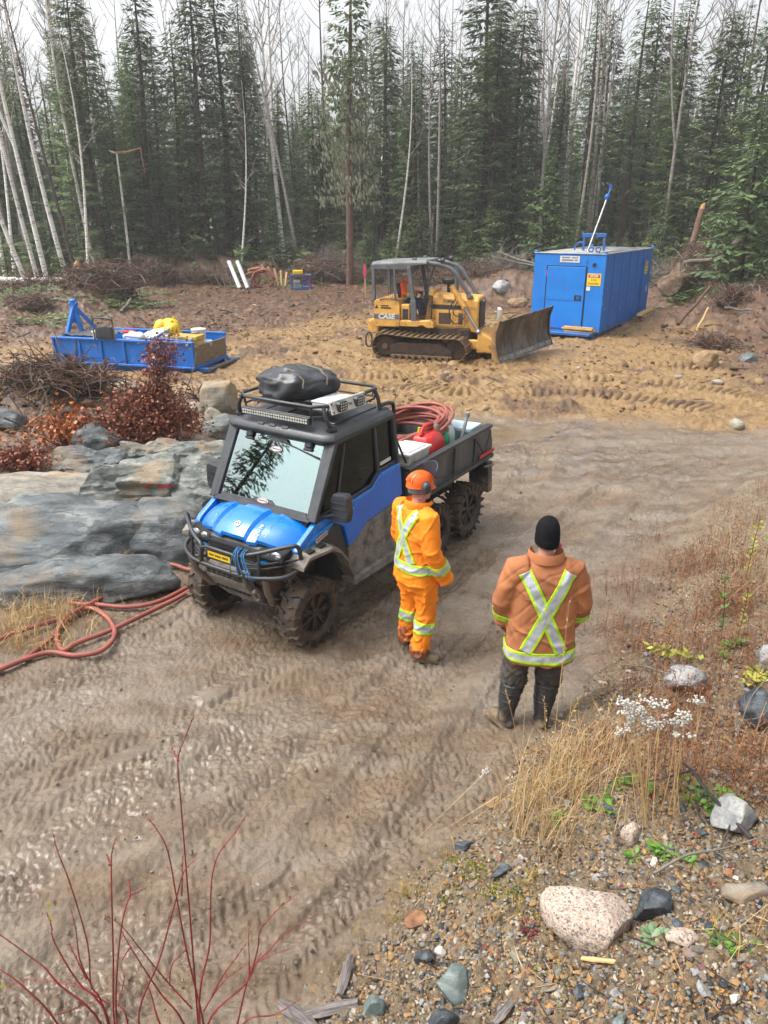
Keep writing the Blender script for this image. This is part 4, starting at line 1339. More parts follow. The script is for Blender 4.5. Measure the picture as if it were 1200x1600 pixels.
mb.build('windshield_frame',plast_clean,ws,bevel=.006,seg=1)
# sun band of the glass: the dark headliner edge above it
for yy_,tt in ((.0,.095),(.0,.80)):
 mb=MB(); mb.lathe([(.0,.003),(.05,.003),(.052,0)],24,'z',cap=False)
 o=mb.build('sticker',white_m,ws); Mx=frame4(wp(yy_,tt,.010),(0,1,0),wd_)@Matrix.Diagonal((1.35,.5,1,1)); o.data.transform(Mx)
 mb=MB(); mb.tube([(.042*math.cos(a),.042*math.sin(a),.004) for a in [2*math.pi*k/24 for k in range(24)]],.004,4,closed=True)
 o=mb.build('sticker_border',red_ink,ws); o.data.transform(Mx)
 mb=MB()
 for k in range(6):mb.bb((-.030+k*.0105,-.012,.003),(-.030+k*.0105+.007,.012,.005))
 o=mb.build('sticker_print',black_ink,ws); o.data.transform(Mx)
mb=MB(); mb.tube([wp(.02,.93,.02),wp(.10,.90,.03),wp(.52,.80,.022)],.007,6); mb.tube([wp(.10,.905,.02),wp(.56,.775,.016)],.006,6)
mb.prism([(-.10,0),(.14,0),(.10,.05),(-.07,.05)],'z',0,.025)
for k in range(8):
 i=len(mb.v)-8+k
 x,y,z=mb.v[i]; mb.v[i]=tuple(wp(x,.90+y*1.1,z))
mb.build('wiper',plast,ws,smooth=50)
for yy_ in (-.38,.38):
 mb=MB(); mb.bar(wp(yy_,.90,.018),wp(yy_,1.06,.03),.085,.03,up=wn_); mb.bar(wp(yy_,.86,.012),wp(yy_,.90,.012),.11,.02,up=wn_)
 mb.build('hinge_clip',plast_clean,ws,bevel=.01,seg=1)
 # roof
def rring(z,ins,xf,xr,hw):
 c=.10
 return [Vector((xf-ins,-hw+c+ins,z)),Vector((xf-ins,0,z)),Vector((xf-ins,hw-c-ins,z)),Vector((xf-ins-c*.6,hw-ins,z)),Vector((-.9,hw-ins,z)),Vector((xr+ins+c,hw-ins,z)),Vector((xr+ins,hw-c-ins,z)),Vector((xr+ins,-hw+c+ins,z)),Vector((xr+ins+c,-hw+ins,z)),Vector((-.9,-hw+ins,z)),Vector((xf-ins-c*.6,-hw+ins,z))]
mb=MB()
rings=[]
for z,ins in ((1.885,.03),(1.885,.0),(1.92,-.012),(1.965,.02),(1.99,.09),(1.998,.2)):
 ring=rring(z,ins,-.36,-1.47,.655)
 for p in ring:
  p.z+=.05*(-.36-p.x)/1.1+(.012 if p.x>-.5 and z>1.9 else 0)*0
 rings.append(ring)
mb.loft(rings)
roof=mb.build('roof',plast_clean,utv,smooth=38,bevel=.006,seg=1)
for yy_ in (-.46,-.18,.20,.46):
 mb=MB(); mb.bar((-.62,yy_,2.013),(-1.30,yy_,2.043),.10,.012); mb.build('roof_rib',plast_clean,roof,bevel=.005,seg=1)
for yy_ in (-.20,-.06,.10):
 mb=MB(); mb.box((-.385,yy_,1.975),(.03,.07,.008),Matrix.Rotation(.6,3,'Y')); mb.build('roof_notch',plast,roof)
 # rack
mb=MB()
RX0,RX1,RW,RZ=-.40,-1.34,.53,2.205
lp=[(RX0,-RW+.12,RZ),(RX0,RW-.12,RZ),(RX0-.10,RW,RZ),(RX1+.08,RW,RZ+.03),(RX1,RW-.08,RZ+.03),(RX1,-RW+.08,RZ+.03),(RX1+.08,-RW,RZ+.03),(RX0-.10,-RW,RZ)]
mb.tube(lp,.017,10,closed=True)
lp2=[(x*.99-.01,y*.97,z-.10) for x,y,z in lp]
mb.tube(lp2,.010,8,closed=True)
for k in range(8):
 mb.tube([lp[k],lp2[k]],.009,6)
for x in (-.6,-.8,-1.0,-1.2):
 mb.tube([(x,-RW*.97,RZ-.09),(x,RW*.97,RZ-.09)],.009,6)
for sg in (-1,1):
 mb.tube(spline([(-.47,sg*.50,RZ-.01),(-.45,sg*.535,RZ-.09),(-.47,sg*.56,RZ-.17),(-.49,sg*.565,2.0)],4),.020,9)
 mb.tube(spline([(-1.26,sg*.51,RZ+.02),(-1.27,sg*.55,RZ-.07),(-1.27,sg*.57,2.03)],4),.020,9)
 mb.lathe([(.0,0),(.05,0),(.05,.02),(.02,.025),(0,.025)],14,'z',(-.49,sg*.565,1.99),cap=False)
rack=mb.build('roof_rack',metal_black,utv,smooth=60)
mb=MB(); mb.bb((-.425,-.44,2.035),(-.375,.40,2.105))
lb=mb.build('light_bar',plast,utv,bevel=.006,seg=1)
led_m=mat('led_lens',c8(226,226,214),c8(190,190,180),scale=60,rough=.2)
mb=MB()
for k in range(27):
 for q in (0,1):
  mb.bb((-.374,-.42+k*.030,2.047+q*.026),(-.370,-.42+k*.030+.019,2.047+q*.026+.017))
mb.build('led',led_m,lb)['kind']='stuff'
mb=MB(); mb.bb((-1.05,.525,2.13),(-.50,.545,2.245))
for k in range(8):
 x,y,z=mb.v[k]; mb.v[k]=(x,y+(z-2.245)*-.35,z)
pod=mb.build('lamp_panel',white_dirty,utv,bevel=.004,seg=1)
for cx_ in (-.64,-.91):
 mb=MB(); mb.prism([(cx_-.055,2.145),(cx_+.055,2.145),(cx_+.065,2.165),(cx_+.065,2.215),(cx_+.045,2.235),(cx_-.045,2.235),(cx_-.065,2.215),(cx_-.065,2.165)],'y',.54,.60)
 lpod=mb.build('work_lamp',plast,pod,bevel=.004,seg=1)
 mb=MB()
 for a in range(3):
  for b in range(3):mb.ell((cx_-.034+a*.034,.601,2.165+b*.025),(.011,.004,.009),8,4)
 mb.build('lens',led_m,lpod,smooth=180)
mb=MB()
for k,(x,z) in enumerate(((-.515,2.15),(-.515,2.225),(-1.03,2.15),(-1.03,2.225),(-.775,2.19))):
 mb.box((x,.576 if z<2.2 else .551,z),(.02,.02,.02))
mb.build('bolt',metal_mud,pod)
# rear cage of the cab
mb=MB()
for sg in (-1,1):
 mb.tube(spline([(-1.30,sg*.55,2.06),(-1.47,sg*.56,2.055),(-1.53,sg*.565,1.97),(-1.535,sg*.57,1.5),(-1.55,sg*.57,1.05)],5),.020,9)
 mb.tube([(-1.535,sg*.57,1.85),(-1.45,sg*.60,1.82)],.014,7)
 mb.tube([(-1.54,sg*.57,1.70),(-1.72,sg*.60,1.36)],.012,7)
mb.tube([(-1.535,-.57,1.72),(-1.535,.57,1.72)],.014,8)
mb.build('cab_cage',metal_black,utv,smooth=60)
mb=MB()
for k in range(17):
 y=-.50+k*.0625
 mb.tube([(-1.50,y,1.45),(-1.50,min(y+.45,.53),1.45+min(.45,.53-y))],.004,4,cap=False)
 mb.tube([(-1.50,y,1.45),(-1.50,max(y-.45,-.53),1.45+min(.45,.53+y))],.004,4,cap=False)
mb.build('rear_guard_mesh',metal_black,utv)
# cargo bed
mb=MB(); mb.bb((-3.52,-.66,1.06),(-1.62,.66,1.10)); bed=mb.build('cargo_bed',plast,utv)
bed_m=mat('worn_bed_plastic',c8(54,56,60),c8(92,92,90),scale=6,rough=.5,stretch=(1,1,.35),mud=.14,mudcol=MUDC,mudscale=6,bump=.002,bscale=40)
for sg in (-1,1):
 mb=MB(); mb.prism([(-1.60,1.31),(-3.50,1.375),(-3.57,1.18),(-3.57,1.0),(-1.66,.93),(-1.60,.98)],'y',sg*.665,sg*.715)
 w=mb.build('bed_side',bed_m,bed,bevel=.01,seg=1)
 mb=MB(); mb.bar((-1.60,sg*.69,1.325),(-3.52,sg*.69,1.39),.085,.035,up=(0,0,1)); mb.bar((-1.66,sg*.722,.93),(-3.58,sg*.722,1.0),.03,.05,up=(0,0,1)); mb.bar((-1.66,sg*.722,.975),(-3.58,sg*.722,1.045),.022,.018,up=(0,0,1))
 for x in (-1.95,-2.55,-3.05):mb.bar((x,sg*.715,.95),(x-.02,sg*.715,1.33),.05,.025,up=(1,0,0))
 mb.bar((-3.12,sg*.715,1.31),(-3.35,sg*.715,1.06),.03,.02,up=(0,1,0)); mb.bar((-3.35,sg*.715,1.06),(-3.50,sg*.715,1.33),.03,.02,up=(0,1,0))
 mb.bar((-1.68,sg*.717,1.24),(-2.5,sg*.717,1.00),.014,.012,up=(0,1,0))
 mb.build('bed_rib',plast,bed,bevel=.005,seg=1)
 mb=MB(); mb.bar((-3.18,sg*.742,1.065),(-3.56,sg*.742,1.08),.012,.038,up=(0,0,1)); mb.build('tail_marker',red_m,bed)
 mb=MB(); mb.prism([(-3.46,.92),(-3.58,.92),(-3.62,.50),(-3.52,.50)],'y',sg*.44,sg*.72)
 mb.build('mud_flap',plast,utv,bevel=.006,seg=1)
 mb=MB(); mb.tube(spline([(-3.40,sg*.70,.88),(-3.56,sg*.735,.87),(-3.63,sg*.66,.88),(-3.60,sg*.55,.90)],4),.018,8); mb.build('tie_hook',metal_mud,utv,smooth=60)
mb=MB(); mb.bb((-3.575,-.66,.96),(-3.525,.66,1.37)); mb.build('tailgate',bed_m,bed,bevel=.01,seg=1)
mb=MB(); mb.bb((-1.66,-.66,.96),(-1.61,.66,1.36)); mb.build('headboard',plast,bed,bevel=.01,seg=1)
mb=MB(); mb.bb((-1.95,.42,.70),(-1.60,.70,1.00)); mb.bb((-1.95,-.70,.70),(-1.60,-.42,1.00)); mb.build('side_box',plast_mud,utv,bevel=.02,seg=1)
# what the buggy carries: things of their own
UM=Matrix.Translation((-1.224,6.597,-0.015))@Matrix.Rotation(UTV_YAW,4,'Z')
def carried(name,label,cat,loc,rz=0,group=None):
 p=UM@Vector(loc)
 return thing(name,label,cat,p,UTV_YAW+rz,group)
 # tarp-wrapped bundle
def bundle(n=48,k=30):
 vs,fs=[],[]
 for i in range(k+1):
  ph=math.pi*i/k-math.pi/2
  for j in range(n):
   a=2*math.pi*j/n
   cx,cy,cz=math.cos(ph)*math.cos(a),math.cos(ph)*math.sin(a),math.sin(ph)
   sp=lambda v,e:math.copysign(abs(v)**e,v)
   x,y,z=.36*sp(cx,.72),.30*sp(cy,.72),.145*sp(cz,.6)
   w=.034*float(perlin(x*7+z*5,y*7-z*6,7))+.034*abs(float(perlin(x*16+y*9,z*22+y*8,9)))
   s=1+w/.25
   vs.append((x*s,y*s,(z+.02*math.sin(x*5+1))*s+.155))
 for i in range(k):
  for j in range(n):
   fs.append((i*n+j,i*n+(j+1)%n,(i+1)*n+(j+1)%n,(i+1)*n+j))
 return vs,fs
tarp_m=mat('black_tarp',c8(44,47,51),c8(66,69,73),scale=4,rough=.30,rough2=.42,bump=.006,bscale=14)
tb=carried('tarp_bundle','bundle wrapped in shiny black tarp on the roof rack','bundle',(-.84,-.10,2.125),-.35)
mb=MB(); mb.add(*bundle()); mb.build('tarp',tarp_m,tb,smooth=180)
for x in (-.12,.14):
 mb=MB(); mb.tube([(x+.01*math.sin(k),.352*math.copysign(abs(math.cos(k*.105))**.6,math.cos(k*.105)),.155+.170*math.sin(k*.105)**.7) for k in range(1,30)],.008,5); mb.build('strap',plast,tb)
wbx=carried('flat_white_box','flat white box lying beside the black tarp bundle','box',(-.78,.36,2.125),.05)
mb=MB(); mb.bb((-.19,-.10,0),(.19,.10,.07)); mb.build('body',white_m,wbx,bevel=.012,seg=2)
mb=MB(); mb.bb((-.196,-.106,.07),(.196,.106,.088)); mb.build('lid',white_m,wbx,bevel=.008,seg=2)
# hose coil in the bed
hc=carried('hose_coil','thick coil of red brown hose lying over the cargo bed','hose',(-2.66,-.06,1.28),0)
mb=MB()
r_=random.Random(9)
pts=[]
nt=17
for t in range(nt):
 cx,cy=r_.gauss(0,.05),r_.gauss(0,.04)
 ra,rb=r_.uniform(.52,.74),r_.uniform(.40,.54)
 z0=.02+.17*(t/nt)+r_.uniform(-.03,.03)
 tx,ty=r_.gauss(-.06,.09),r_.gauss(0,.12)
 for k in range(18):
  a=2*math.pi*k/18
  x,y=cx+ra*math.cos(a),cy+rb*math.sin(a)
  pts.append((x,y,max(.0,z0+tx*x+ty*y+.10*(x<0)*(-x))))
sp_=spline(pts,3)
mb.tube(sp_,.021,8)
mb.build('hose',hose_m,hc,smooth=180)
tape_m=mat('grey_tape',c8(150,152,156),c8(120,122,128),rough=.4)
mb=MB()
for a in (1.35,2.4,.3):
 x,y=.58*math.cos(a),.48*math.sin(a)
 mb.tube([(x+.11*math.cos(a)*math.cos(q),y+.10*math.sin(a)*math.cos(q),.11+.12*math.sin(q)) for q in [2*math.pi*k/12 for k in range(12)]],.016,5,closed=True)
mb.build('tape',tape_m,hc,smooth=180)
# tote, jerrycan, bottles, cooler, bar
tt=carried('storage_tote','pale grey tote with white lid at the front corner of the cargo bed','tote',(-1.98,.44,1.10),.03)
mb=MB(); mb.loft([[Vector((sx*a,sy*b,z)) for sx,sy in ((-1,-1),(1,-1),(1,1),(-1,1))] for a,b,z in ((.20,.145,0),(.23,.17,.32))]); mb.build('tub',white_dirty,tt,bevel=.012,seg=2)
mb=MB(); mb.bb((-.245,-.185,.32),(.245,.185,.345)); mb.bb((-.20,-.14,.345),(.20,.14,.355)); mb.build('lid',white_m,tt,bevel=.008,seg=2)
jc=carried('fuel_can','red plastic fuel can behind the pale tote','fuel can',(-2.44,.42,1.10),.1)
mb=MB()
mb.loft([[Vector((a*cx,b*cy,z)) for cx,cy in ((-1,-.6),(-.7,-1),(.7,-1),(1,-.6),(1,.6),(.7,1),(-.7,1),(-1,.6))] for a,b,z in ((.17,.13,0),(.19,.15,.03),(.19,.15,.26),(.15,.12,.34),(.09,.08,.375))])
body=mb.build('body',red_m,jc,bevel=.012,seg=2,smooth=40)
mb=MB(); mb.tube(spline([(-.16,0,.30),(-.14,0,.40),(-.06,0,.435),(.08,0,.425),(.13,0,.36)],5),.022,9); mb.build('handle',red_m,jc,smooth=60)
mb=MB(); mb.lathe([(.0,0),(.034,0),(.034,.05),(.02,.07),(0,.07)],14,'z',(-.10,.06,.36),cap=False); mb.build('cap',plast,jc,smooth=40)
mb=MB(); mb.lathe([(.0,0),(.018,0),(.014,.05),(0,.05)],12,'z',(.11,-.03,.385),cap=False); mb.build('spout',yellow_m,jc,smooth=40)
jc.scale=(1.15,1.1,1.12)
green_m=mat('green_plastic',c8(20,150,96),c8(16,128,84),rough=.4)
clear_m=mat('milky_plastic',c8(214,222,216),c8(192,204,198),rough=.35)
def jug(label,m,loc,rz,capm,h=.27):
 j=carried('jug',label,'jug',loc,rz)
 mb=MB(); mb.loft([[Vector((a*cx,b*cy,z)) for cx,cy in ((-1,-.6),(-.6,-1),(.6,-1),(1,-.6),(1,.6),(.6,1),(-.6,1),(-1,.6))] for a,b,z in ((.085,.06,0),(.09,.065,.02),(.09,.065,h*.62),(.06,.045,h*.82),(.025,.025,h*.93))]); mb.build('body',m,j,bevel=.006,seg=1,smooth=40)
 mb=MB(); mb.lathe([(.0,0),(.024,0),(.024,.035),(0,.035)],12,'z',(0,0,h*.92),cap=False); mb.build('cap',capm,j,smooth=40)
 mb=MB(); mb.tube(spline([(.055,0,h*.84),(.10,0,h*.86),(.115,0,h*.72),(.088,0,h*.55)],4),.011,7); mb.build('handle',m,j,smooth=60)
jug('green oil jug standing behind the red fuel can',green_m,(-2.78,.46,1.19),.4,plast)
jug('milky white jug beside the green oil jug',clear_m,(-2.97,.40,1.19),-.3,white_m,.31)
crt=carried('plastic_crate','black crate holding the jugs near the tailgate','crate',(-2.92,.42,1.10),0)
for lo,hi in (((-.28,-.18,0),(.28,-.165,.22)),((-.28,.165,0),(.28,.18,.22)),((-.28,-.18,0),(-.265,.18,.22)),((.265,-.18,0),(.28,.18,.22))):
 mb=MB(); mb.bb(lo,hi); mb.build('side',plast,crt)
mb=MB(); mb.bb((-.28,-.18,0),(.28,.18,.012)); mb.build('base',plast,crt)
teal_m=mat('teal_plastic',c8(90,176,180),c8(70,156,164),rough=.45)
cl_=carried('cooler_box','small teal cooler with pale lid at the tailgate','cooler',(-3.34,.36,1.10),.1)
mb=MB(); mb.bb((-.16,-.22,0),(.16,.22,.24)); mb.build('body',teal_m,cl_,bevel=.02,seg=2)
mb=MB(); mb.bb((-.17,-.23,.24),(.17,.23,.30)); mb.build('lid',mat('pale_teal_lid',c8(190,212,216),c8(160,186,194),rough=.4),cl_,bevel=.02,seg=2)
pb=carried('steel_bar','grey steel bar sticking up from the black crate','bar',(-3.02,.54,1.16),0)
mb=MB(); mb.tube([(.02,0,0),(-.12,.03,.42)],.022,8); mb.lathe([(.0,0),(.032,0),(.032,.04),(0,.04)],10,'z',(-.12,.03,.41),cap=False); mb.build('shaft',tape_m,pb,smooth=50)
# ------------------------------------------------------------------ bulldozer (local axes: x to its front, y to its far side, z up)
doz_y=mat('dozer_yellow',c8(232,176,84),c8(212,158,72),scale=3,rough=.5,rough2=.65,mud=.34,mudcol=c8(140,106,66),mudscale=4,bump=.002,bscale=30)
doz_grey=mat('dozer_grey_paint',c8(104,110,116),c8(84,88,92),scale=4,rough=.5,mud=.22,mudcol=c8(150,126,96),mudscale=5)
doz_roof=mat('dozer_roof_paint',c8(126,128,130),c8(94,95,95),scale=3,rough=.5,mud=.3,mudcol=c8(130,116,98),mudscale=3)
doz_black=mat('dozer_black',c8(34,34,36),c8(54,50,46),scale=6,rough=.6)
trk_m=mat('muddy_track_steel',c8(104,84,62),c8(66,54,44),scale=7,rough=.75,mud=.55,mudcol=c8(128,100,64),mudscale=6,bump=.01,bscale=25)
trk_in=mat('caked_mud',c8(84,64,46),c8(52,42,34),scale=4,rough=.9,bump=.03,bscale=12)
blade_m=mat('worn_blade_steel',c8(112,108,104),c8(58,50,44),scale=3.2,rough=.32,rough2=.6,metal=.55,mud=.40,mudcol=c8(112,88,60),mudscale=3.5,bump=.004,bscale=16,stretch=(1,1,.35),contrast=(.4,.62))
edge_m=mat('scraped_steel',c8(150,150,150),c8(104,98,90),scale=6,rough=.4,metal=.6,mud=.25,mudcol=c8(112,88,60),mudscale=6)
tan_bit=mat('scuffed_yellow_steel',c8(176,130,70),c8(120,98,72),scale=5,rough=.6,mud=.45,mudcol=c8(112,88,60),mudscale=4)
rod_m=mat('chrome_rod',c8(190,192,194),c8(170,170,172),rough=.2,metal=.8)
DZ,DYAW=(1.62,22.35),R(-17)
dzr=thing('bulldozer','muddy yellow bulldozer with grey canopy and crawler tracks','bulldozer',(DZ[0],DZ[1],hz(*DZ)-.04),DYAW)
shoe=MB()
shoe.bb((-.082,-.36,-.012),(.082,.36,.012)); shoe.bb((-.075,-.36,.012),(-.045,.36,.062))
shoe.bb((-.05,-.13,-.05),(.05,-.09,-.012)); shoe.bb((-.05,.09,-.05),(.05,.13,-.012))
SHOE=shoe.mesh('track_shoe',trk_m,bevel=.006,seg=1)
def loop_pts(x0,x1,r0,r1,zc0,zc1,step):
 """stadium outline of the crawler, front at x1"""
 pts=[]
 import itertools
 n=60
 for k in range(n+1):
  a=math.pi/2+math.pi*k/n
  pts.append((x0+r0*math.cos(a),zc0+r0*math.sin(a)))
 for k in range(1,40):
  t=k/40
  pts.append((x0+(x1-x0)*t,(zc0-r0)*(1-t)+(zc1-r1)*t))
 for k in range(n+1):
  a=-math.pi/2+math.pi*k/n
  pts.append((x1+r1*math.cos(a),zc1+r1*math.sin(a)))
 for k in range(1,40):
  t=k/40
  pts.append((x1+(x0-x1)*t,(zc1+r1)*(1-t)+(zc0+r0)*t-.035*math.sin(math.pi*t)))
 pts.append(pts[0])
 out,acc,nxt=[],0,0
 for a,b in zip(pts,pts[1:]):
  d=math.hypot(b[0]-a[0],b[1]-a[1])
  while nxt<=acc+d and d>0:
   t=(nxt-acc)/d
   out.append((a[0]+(b[0]-a[0])*t,a[1]+(b[1]-a[1])*t,math.atan2(b[1]-a[1],b[0]-a[0])))
   nxt+=step
  acc+=d
 return out,acc
L0=loop_pts(-1.28,.72,.345,.315,.385,.35,1)[1]
NSH=round(L0/.172)
for sg in (-1,1):
 cr_=thing('crawler',None,None)
 cr_.parent=dzr
 for x,z,a in loop_pts(-1.28,.72,.345,.315,.385,.35,L0/NSH)[0][:NSH]:
  place('track_shoe',SHOE,cr_,(x,sg*1.0,z),(0,-a+math.pi,0))
 mb=MB()
 mb.prism([(-1.1,.16),(.62,.16),(.66,.30),(.3,.52),(-.2,.50),(-.9,.50),(-1.15,.40)],'y',sg*.84,sg*1.26)
 mb.build('track_frame',trk_in,cr_,bevel=.05,seg=2)
 mb=MB(); mb.lathe([(.0,-.2),(.26,-.2),(.29,-.1),(.29,.1),(.26,.2),(.13,.21),(.13,.25),(.09,.26),(0,.26)],26,'y',(-1.28,sg*1.0,.385),cap=False)
 mb.build('sprocket',trk_in,cr_,smooth=40)
 mb=MB(); mb.lathe([(.0,-.26),(.08,-.26),(.08,.31),(.06,.33),(0,.33)],12,'y',(-1.28,sg*1.0,.385),cap=False); mb.build('axle_hub',trk_m,cr_,smooth=40)
 mb=MB(); mb.lathe([(.0,-.15),(.26,-.15),(.29,-.1),(.29,.1),(.26,.15),(.0,.15)],26,'y',(.72,sg*1.0,.35),cap=False); mb.build('idler',trk_in,cr_,smooth=40)
 for k in range(6):
  mb=MB(); mb.lathe([(.0,-.2),(.10,-.2),(.10,.2),(.0,.2)],12,'y',(-.95+k*.28,sg*1.06,.15),cap=False); mb.build('roller',trk_in,cr_,smooth=40)
 mb=MB()
 for k in range(9):
  x=-1.0+k*.19
  mb.box((x,sg*1.33,.115),(.10,.06,.11))
 mb.bb((-1.12,min(sg*1.24,sg*1.31),.10),(.66,max(sg*1.24,sg*1.31),.17))
 mb.build('track_guard',trk_m,cr_,bevel=.012,seg=1)
 # hull
mb=MB(); mb.bb((-1.5,-.62,.32),(1.0,.62,.86)); mb.build('belly',trk_in,dzr,bevel=.03,seg=1)
mb=MB(); mb.prism([(-1.72,.86),(-1.72,1.55),(-1.66,1.60),(-1.02,1.60),(-.97,1.40),(-.97,.86)],'y',-.86,.86)
tank=mb.build('rear_tank',doz_y,dzr,bevel=.025,seg=2)
mb=MB(); mb.bb((-1.73,-.868,1.075),(-.99,-.858,1.21)); mb.build('stripe',doz_grey,tank)
text_obj('lettering','CASE',.19,white_m,tank,frame4((-1.36,-.870,1.14),(1,0,0),(0,0,1)),.004,shear=.15,bold=.008,sx=1.1)
mb=MB(); mb.prism([(-1.70,1.36),(-1.60,1.36),(-1.65,1.46)],'y',-.866,-.860); mb.bb((-1.52,-.866,1.42),(-1.30,-.860,1.45)); mb.bb((-1.52,-.866,1.36),(-1.22,-.860,1.39))
for k in range(6):mb.bb((-1.52+k*.05,-.868,1.352),(-1.50+k*.05,-.860,1.40))
mb.build('decal',black_ink,tank)
mb=MB(); mb.tube(spline([(-1.55,-.862,1.58),(-1.5,-.865,1.615),(-1.1,-.865,1.615),(-1.02,-.865,1.58)],3),.014,6); mb.build('grab_rail',doz_black,tank)
mb=MB(); mb.bb((-.97,-.86,.88),(-.42,-.60,1.05)); mb.prism([(-.42,.90),(-.42,1.05),(-.10,1.08),(.0,1.0),(.02,.86),(-.2,.86),(-.30,.93)],'y',-.86,-.52); mb.bb((-.97,.60,.88),(-.42,.86,1.05)); mb.bb((-.97,-.6,.84),(-.1,.6,.98))
mb.build('step_deck',doz_y,dzr,bevel=.02,seg=1)
mb=MB(); mb.bb((-.96,-.80,1.05),(-.70,-.55,1.48)); con=mb.build('side_console',doz_y,dzr,bevel=.03,seg=2)
mb=MB(); mb.bb((-.90,-.812,1.08),(-.74,-.80,1.36)); mb.build('console_panel',doz_black,con,bevel=.02,seg=1)
mb=MB(); mb.prism([(-1.15,1.25),(-.62,1.28),(-.62,1.42),(-1.02,1.42),(-1.14,2.0),(-1.26,1.98)],'y',-.28,.28); mb.build('operator_seat',doz_black,dzr,bevel=.04,seg=2)
for y in (-.36,.36):
 mb=MB(); mb.tube([(-.75,y,1.45),(-.62,y,1.70)],.018,7); mb.ell((-.62,y,1.72),(.03,.03,.04),8,6); mb.build('lever',doz_black,dzr,smooth=60)
mb=MB(); mb.prism([(-.34,1.0),(-.20,1.86),(-.08,1.86),(-.08,1.0)],'y',-.48,.48); dsh=mb.build('dash',doz_y,dzr,bevel=.04,seg=2)
# hood
mb=MB()
mb.loft([[Vector((x,-w,z0)),Vector((x,w,z0)),Vector((x,w,z1-.10)),Vector((x,w-.12,z1)),Vector((x,-w+.12,z1)),Vector((x,-w,z1-.10))] for x,w,z0,z1 in ((-.12,.50,.84,1.78),(.75,.50,.80,1.71),(1.16,.52,.74,1.70),(1.20,.50,.74,1.67))])
hd=mb.build('hood',doz_y,dzr,bevel=.03,seg=2)
mb=MB(); mb.prism([(-.15,1.36),(-.20,1.42),(-.16,1.48),(.66,1.47),(.82,1.39),(.66,1.365)],'y',-.512,-.502); mb.build('hood_stripe',doz_black,hd)
text_obj('lettering','1150H',.115,bpy.data.materials['dozer_grey_paint'],hd,frame4((.34,-.506,1.565),(1,0,-.03),(0,0,1)),.003,shear=.35,bold=.004)
for (x0,x1) in ((-.02,.48),(.54,.82)):
 mb=MB(); mb.bb((x0,-.525,.90),(x1,-.505,1.32)); pn=mb.build('engine_panel',doz_y,hd,bevel=.012,seg=1)
 mb=MB(); mb.bb((x0+.10,-.531,.95),(x1-.05,-.522,1.26)); mb.build('louvre_screen',mat('rusty_screen',c8(96,76,60),c8(66,54,46),scale=20,rough=.8) if x0<0 else bpy.data.materials['rusty_screen'],pn,bevel=.01,seg=1)
mb=MB(); mb.bb((1.20,-.40,.86),(1.235,.40,1.60)); gr_=mb.build('grille',doz_black,hd,bevel=.01,seg=1)
for k in range(18):
 mb=MB(); mb.bb((1.234,-.37,.90+k*.038),(1.25,.37,.912+k*.038)); mb.build('grille_bar',bpy.data.materials['rusty_screen'],gr_)
mb=MB(); mb.bb((1.236,-.12,1.54),(1.252,.12,1.60)); mb.build('badge',white_dirty,gr_)
for y in (-.30,.30):
 pass
mb=MB(); mb.lathe([(.0,0),(.05,0),(.05,.22),(.17,.24),(.19,.28),(.19,.36),(.15,.40),(.0,.42)],20,'z',(.18,.22,1.74),cap=False); mb.build('air_cleaner',doz_black,hd,smooth=40)
mb=MB(); mb.tube([(.50,-.18,1.68),(.49,-.18,2.42),(.46,-.18,2.50)],.06,12); mb.lathe([(.0,0),(.10,0),(.10,.05),(.0,.05)],14,'z',(.5,-.18,1.70),cap=False); mb.build('exhaust_stack',doz_grey,hd,smooth=50)
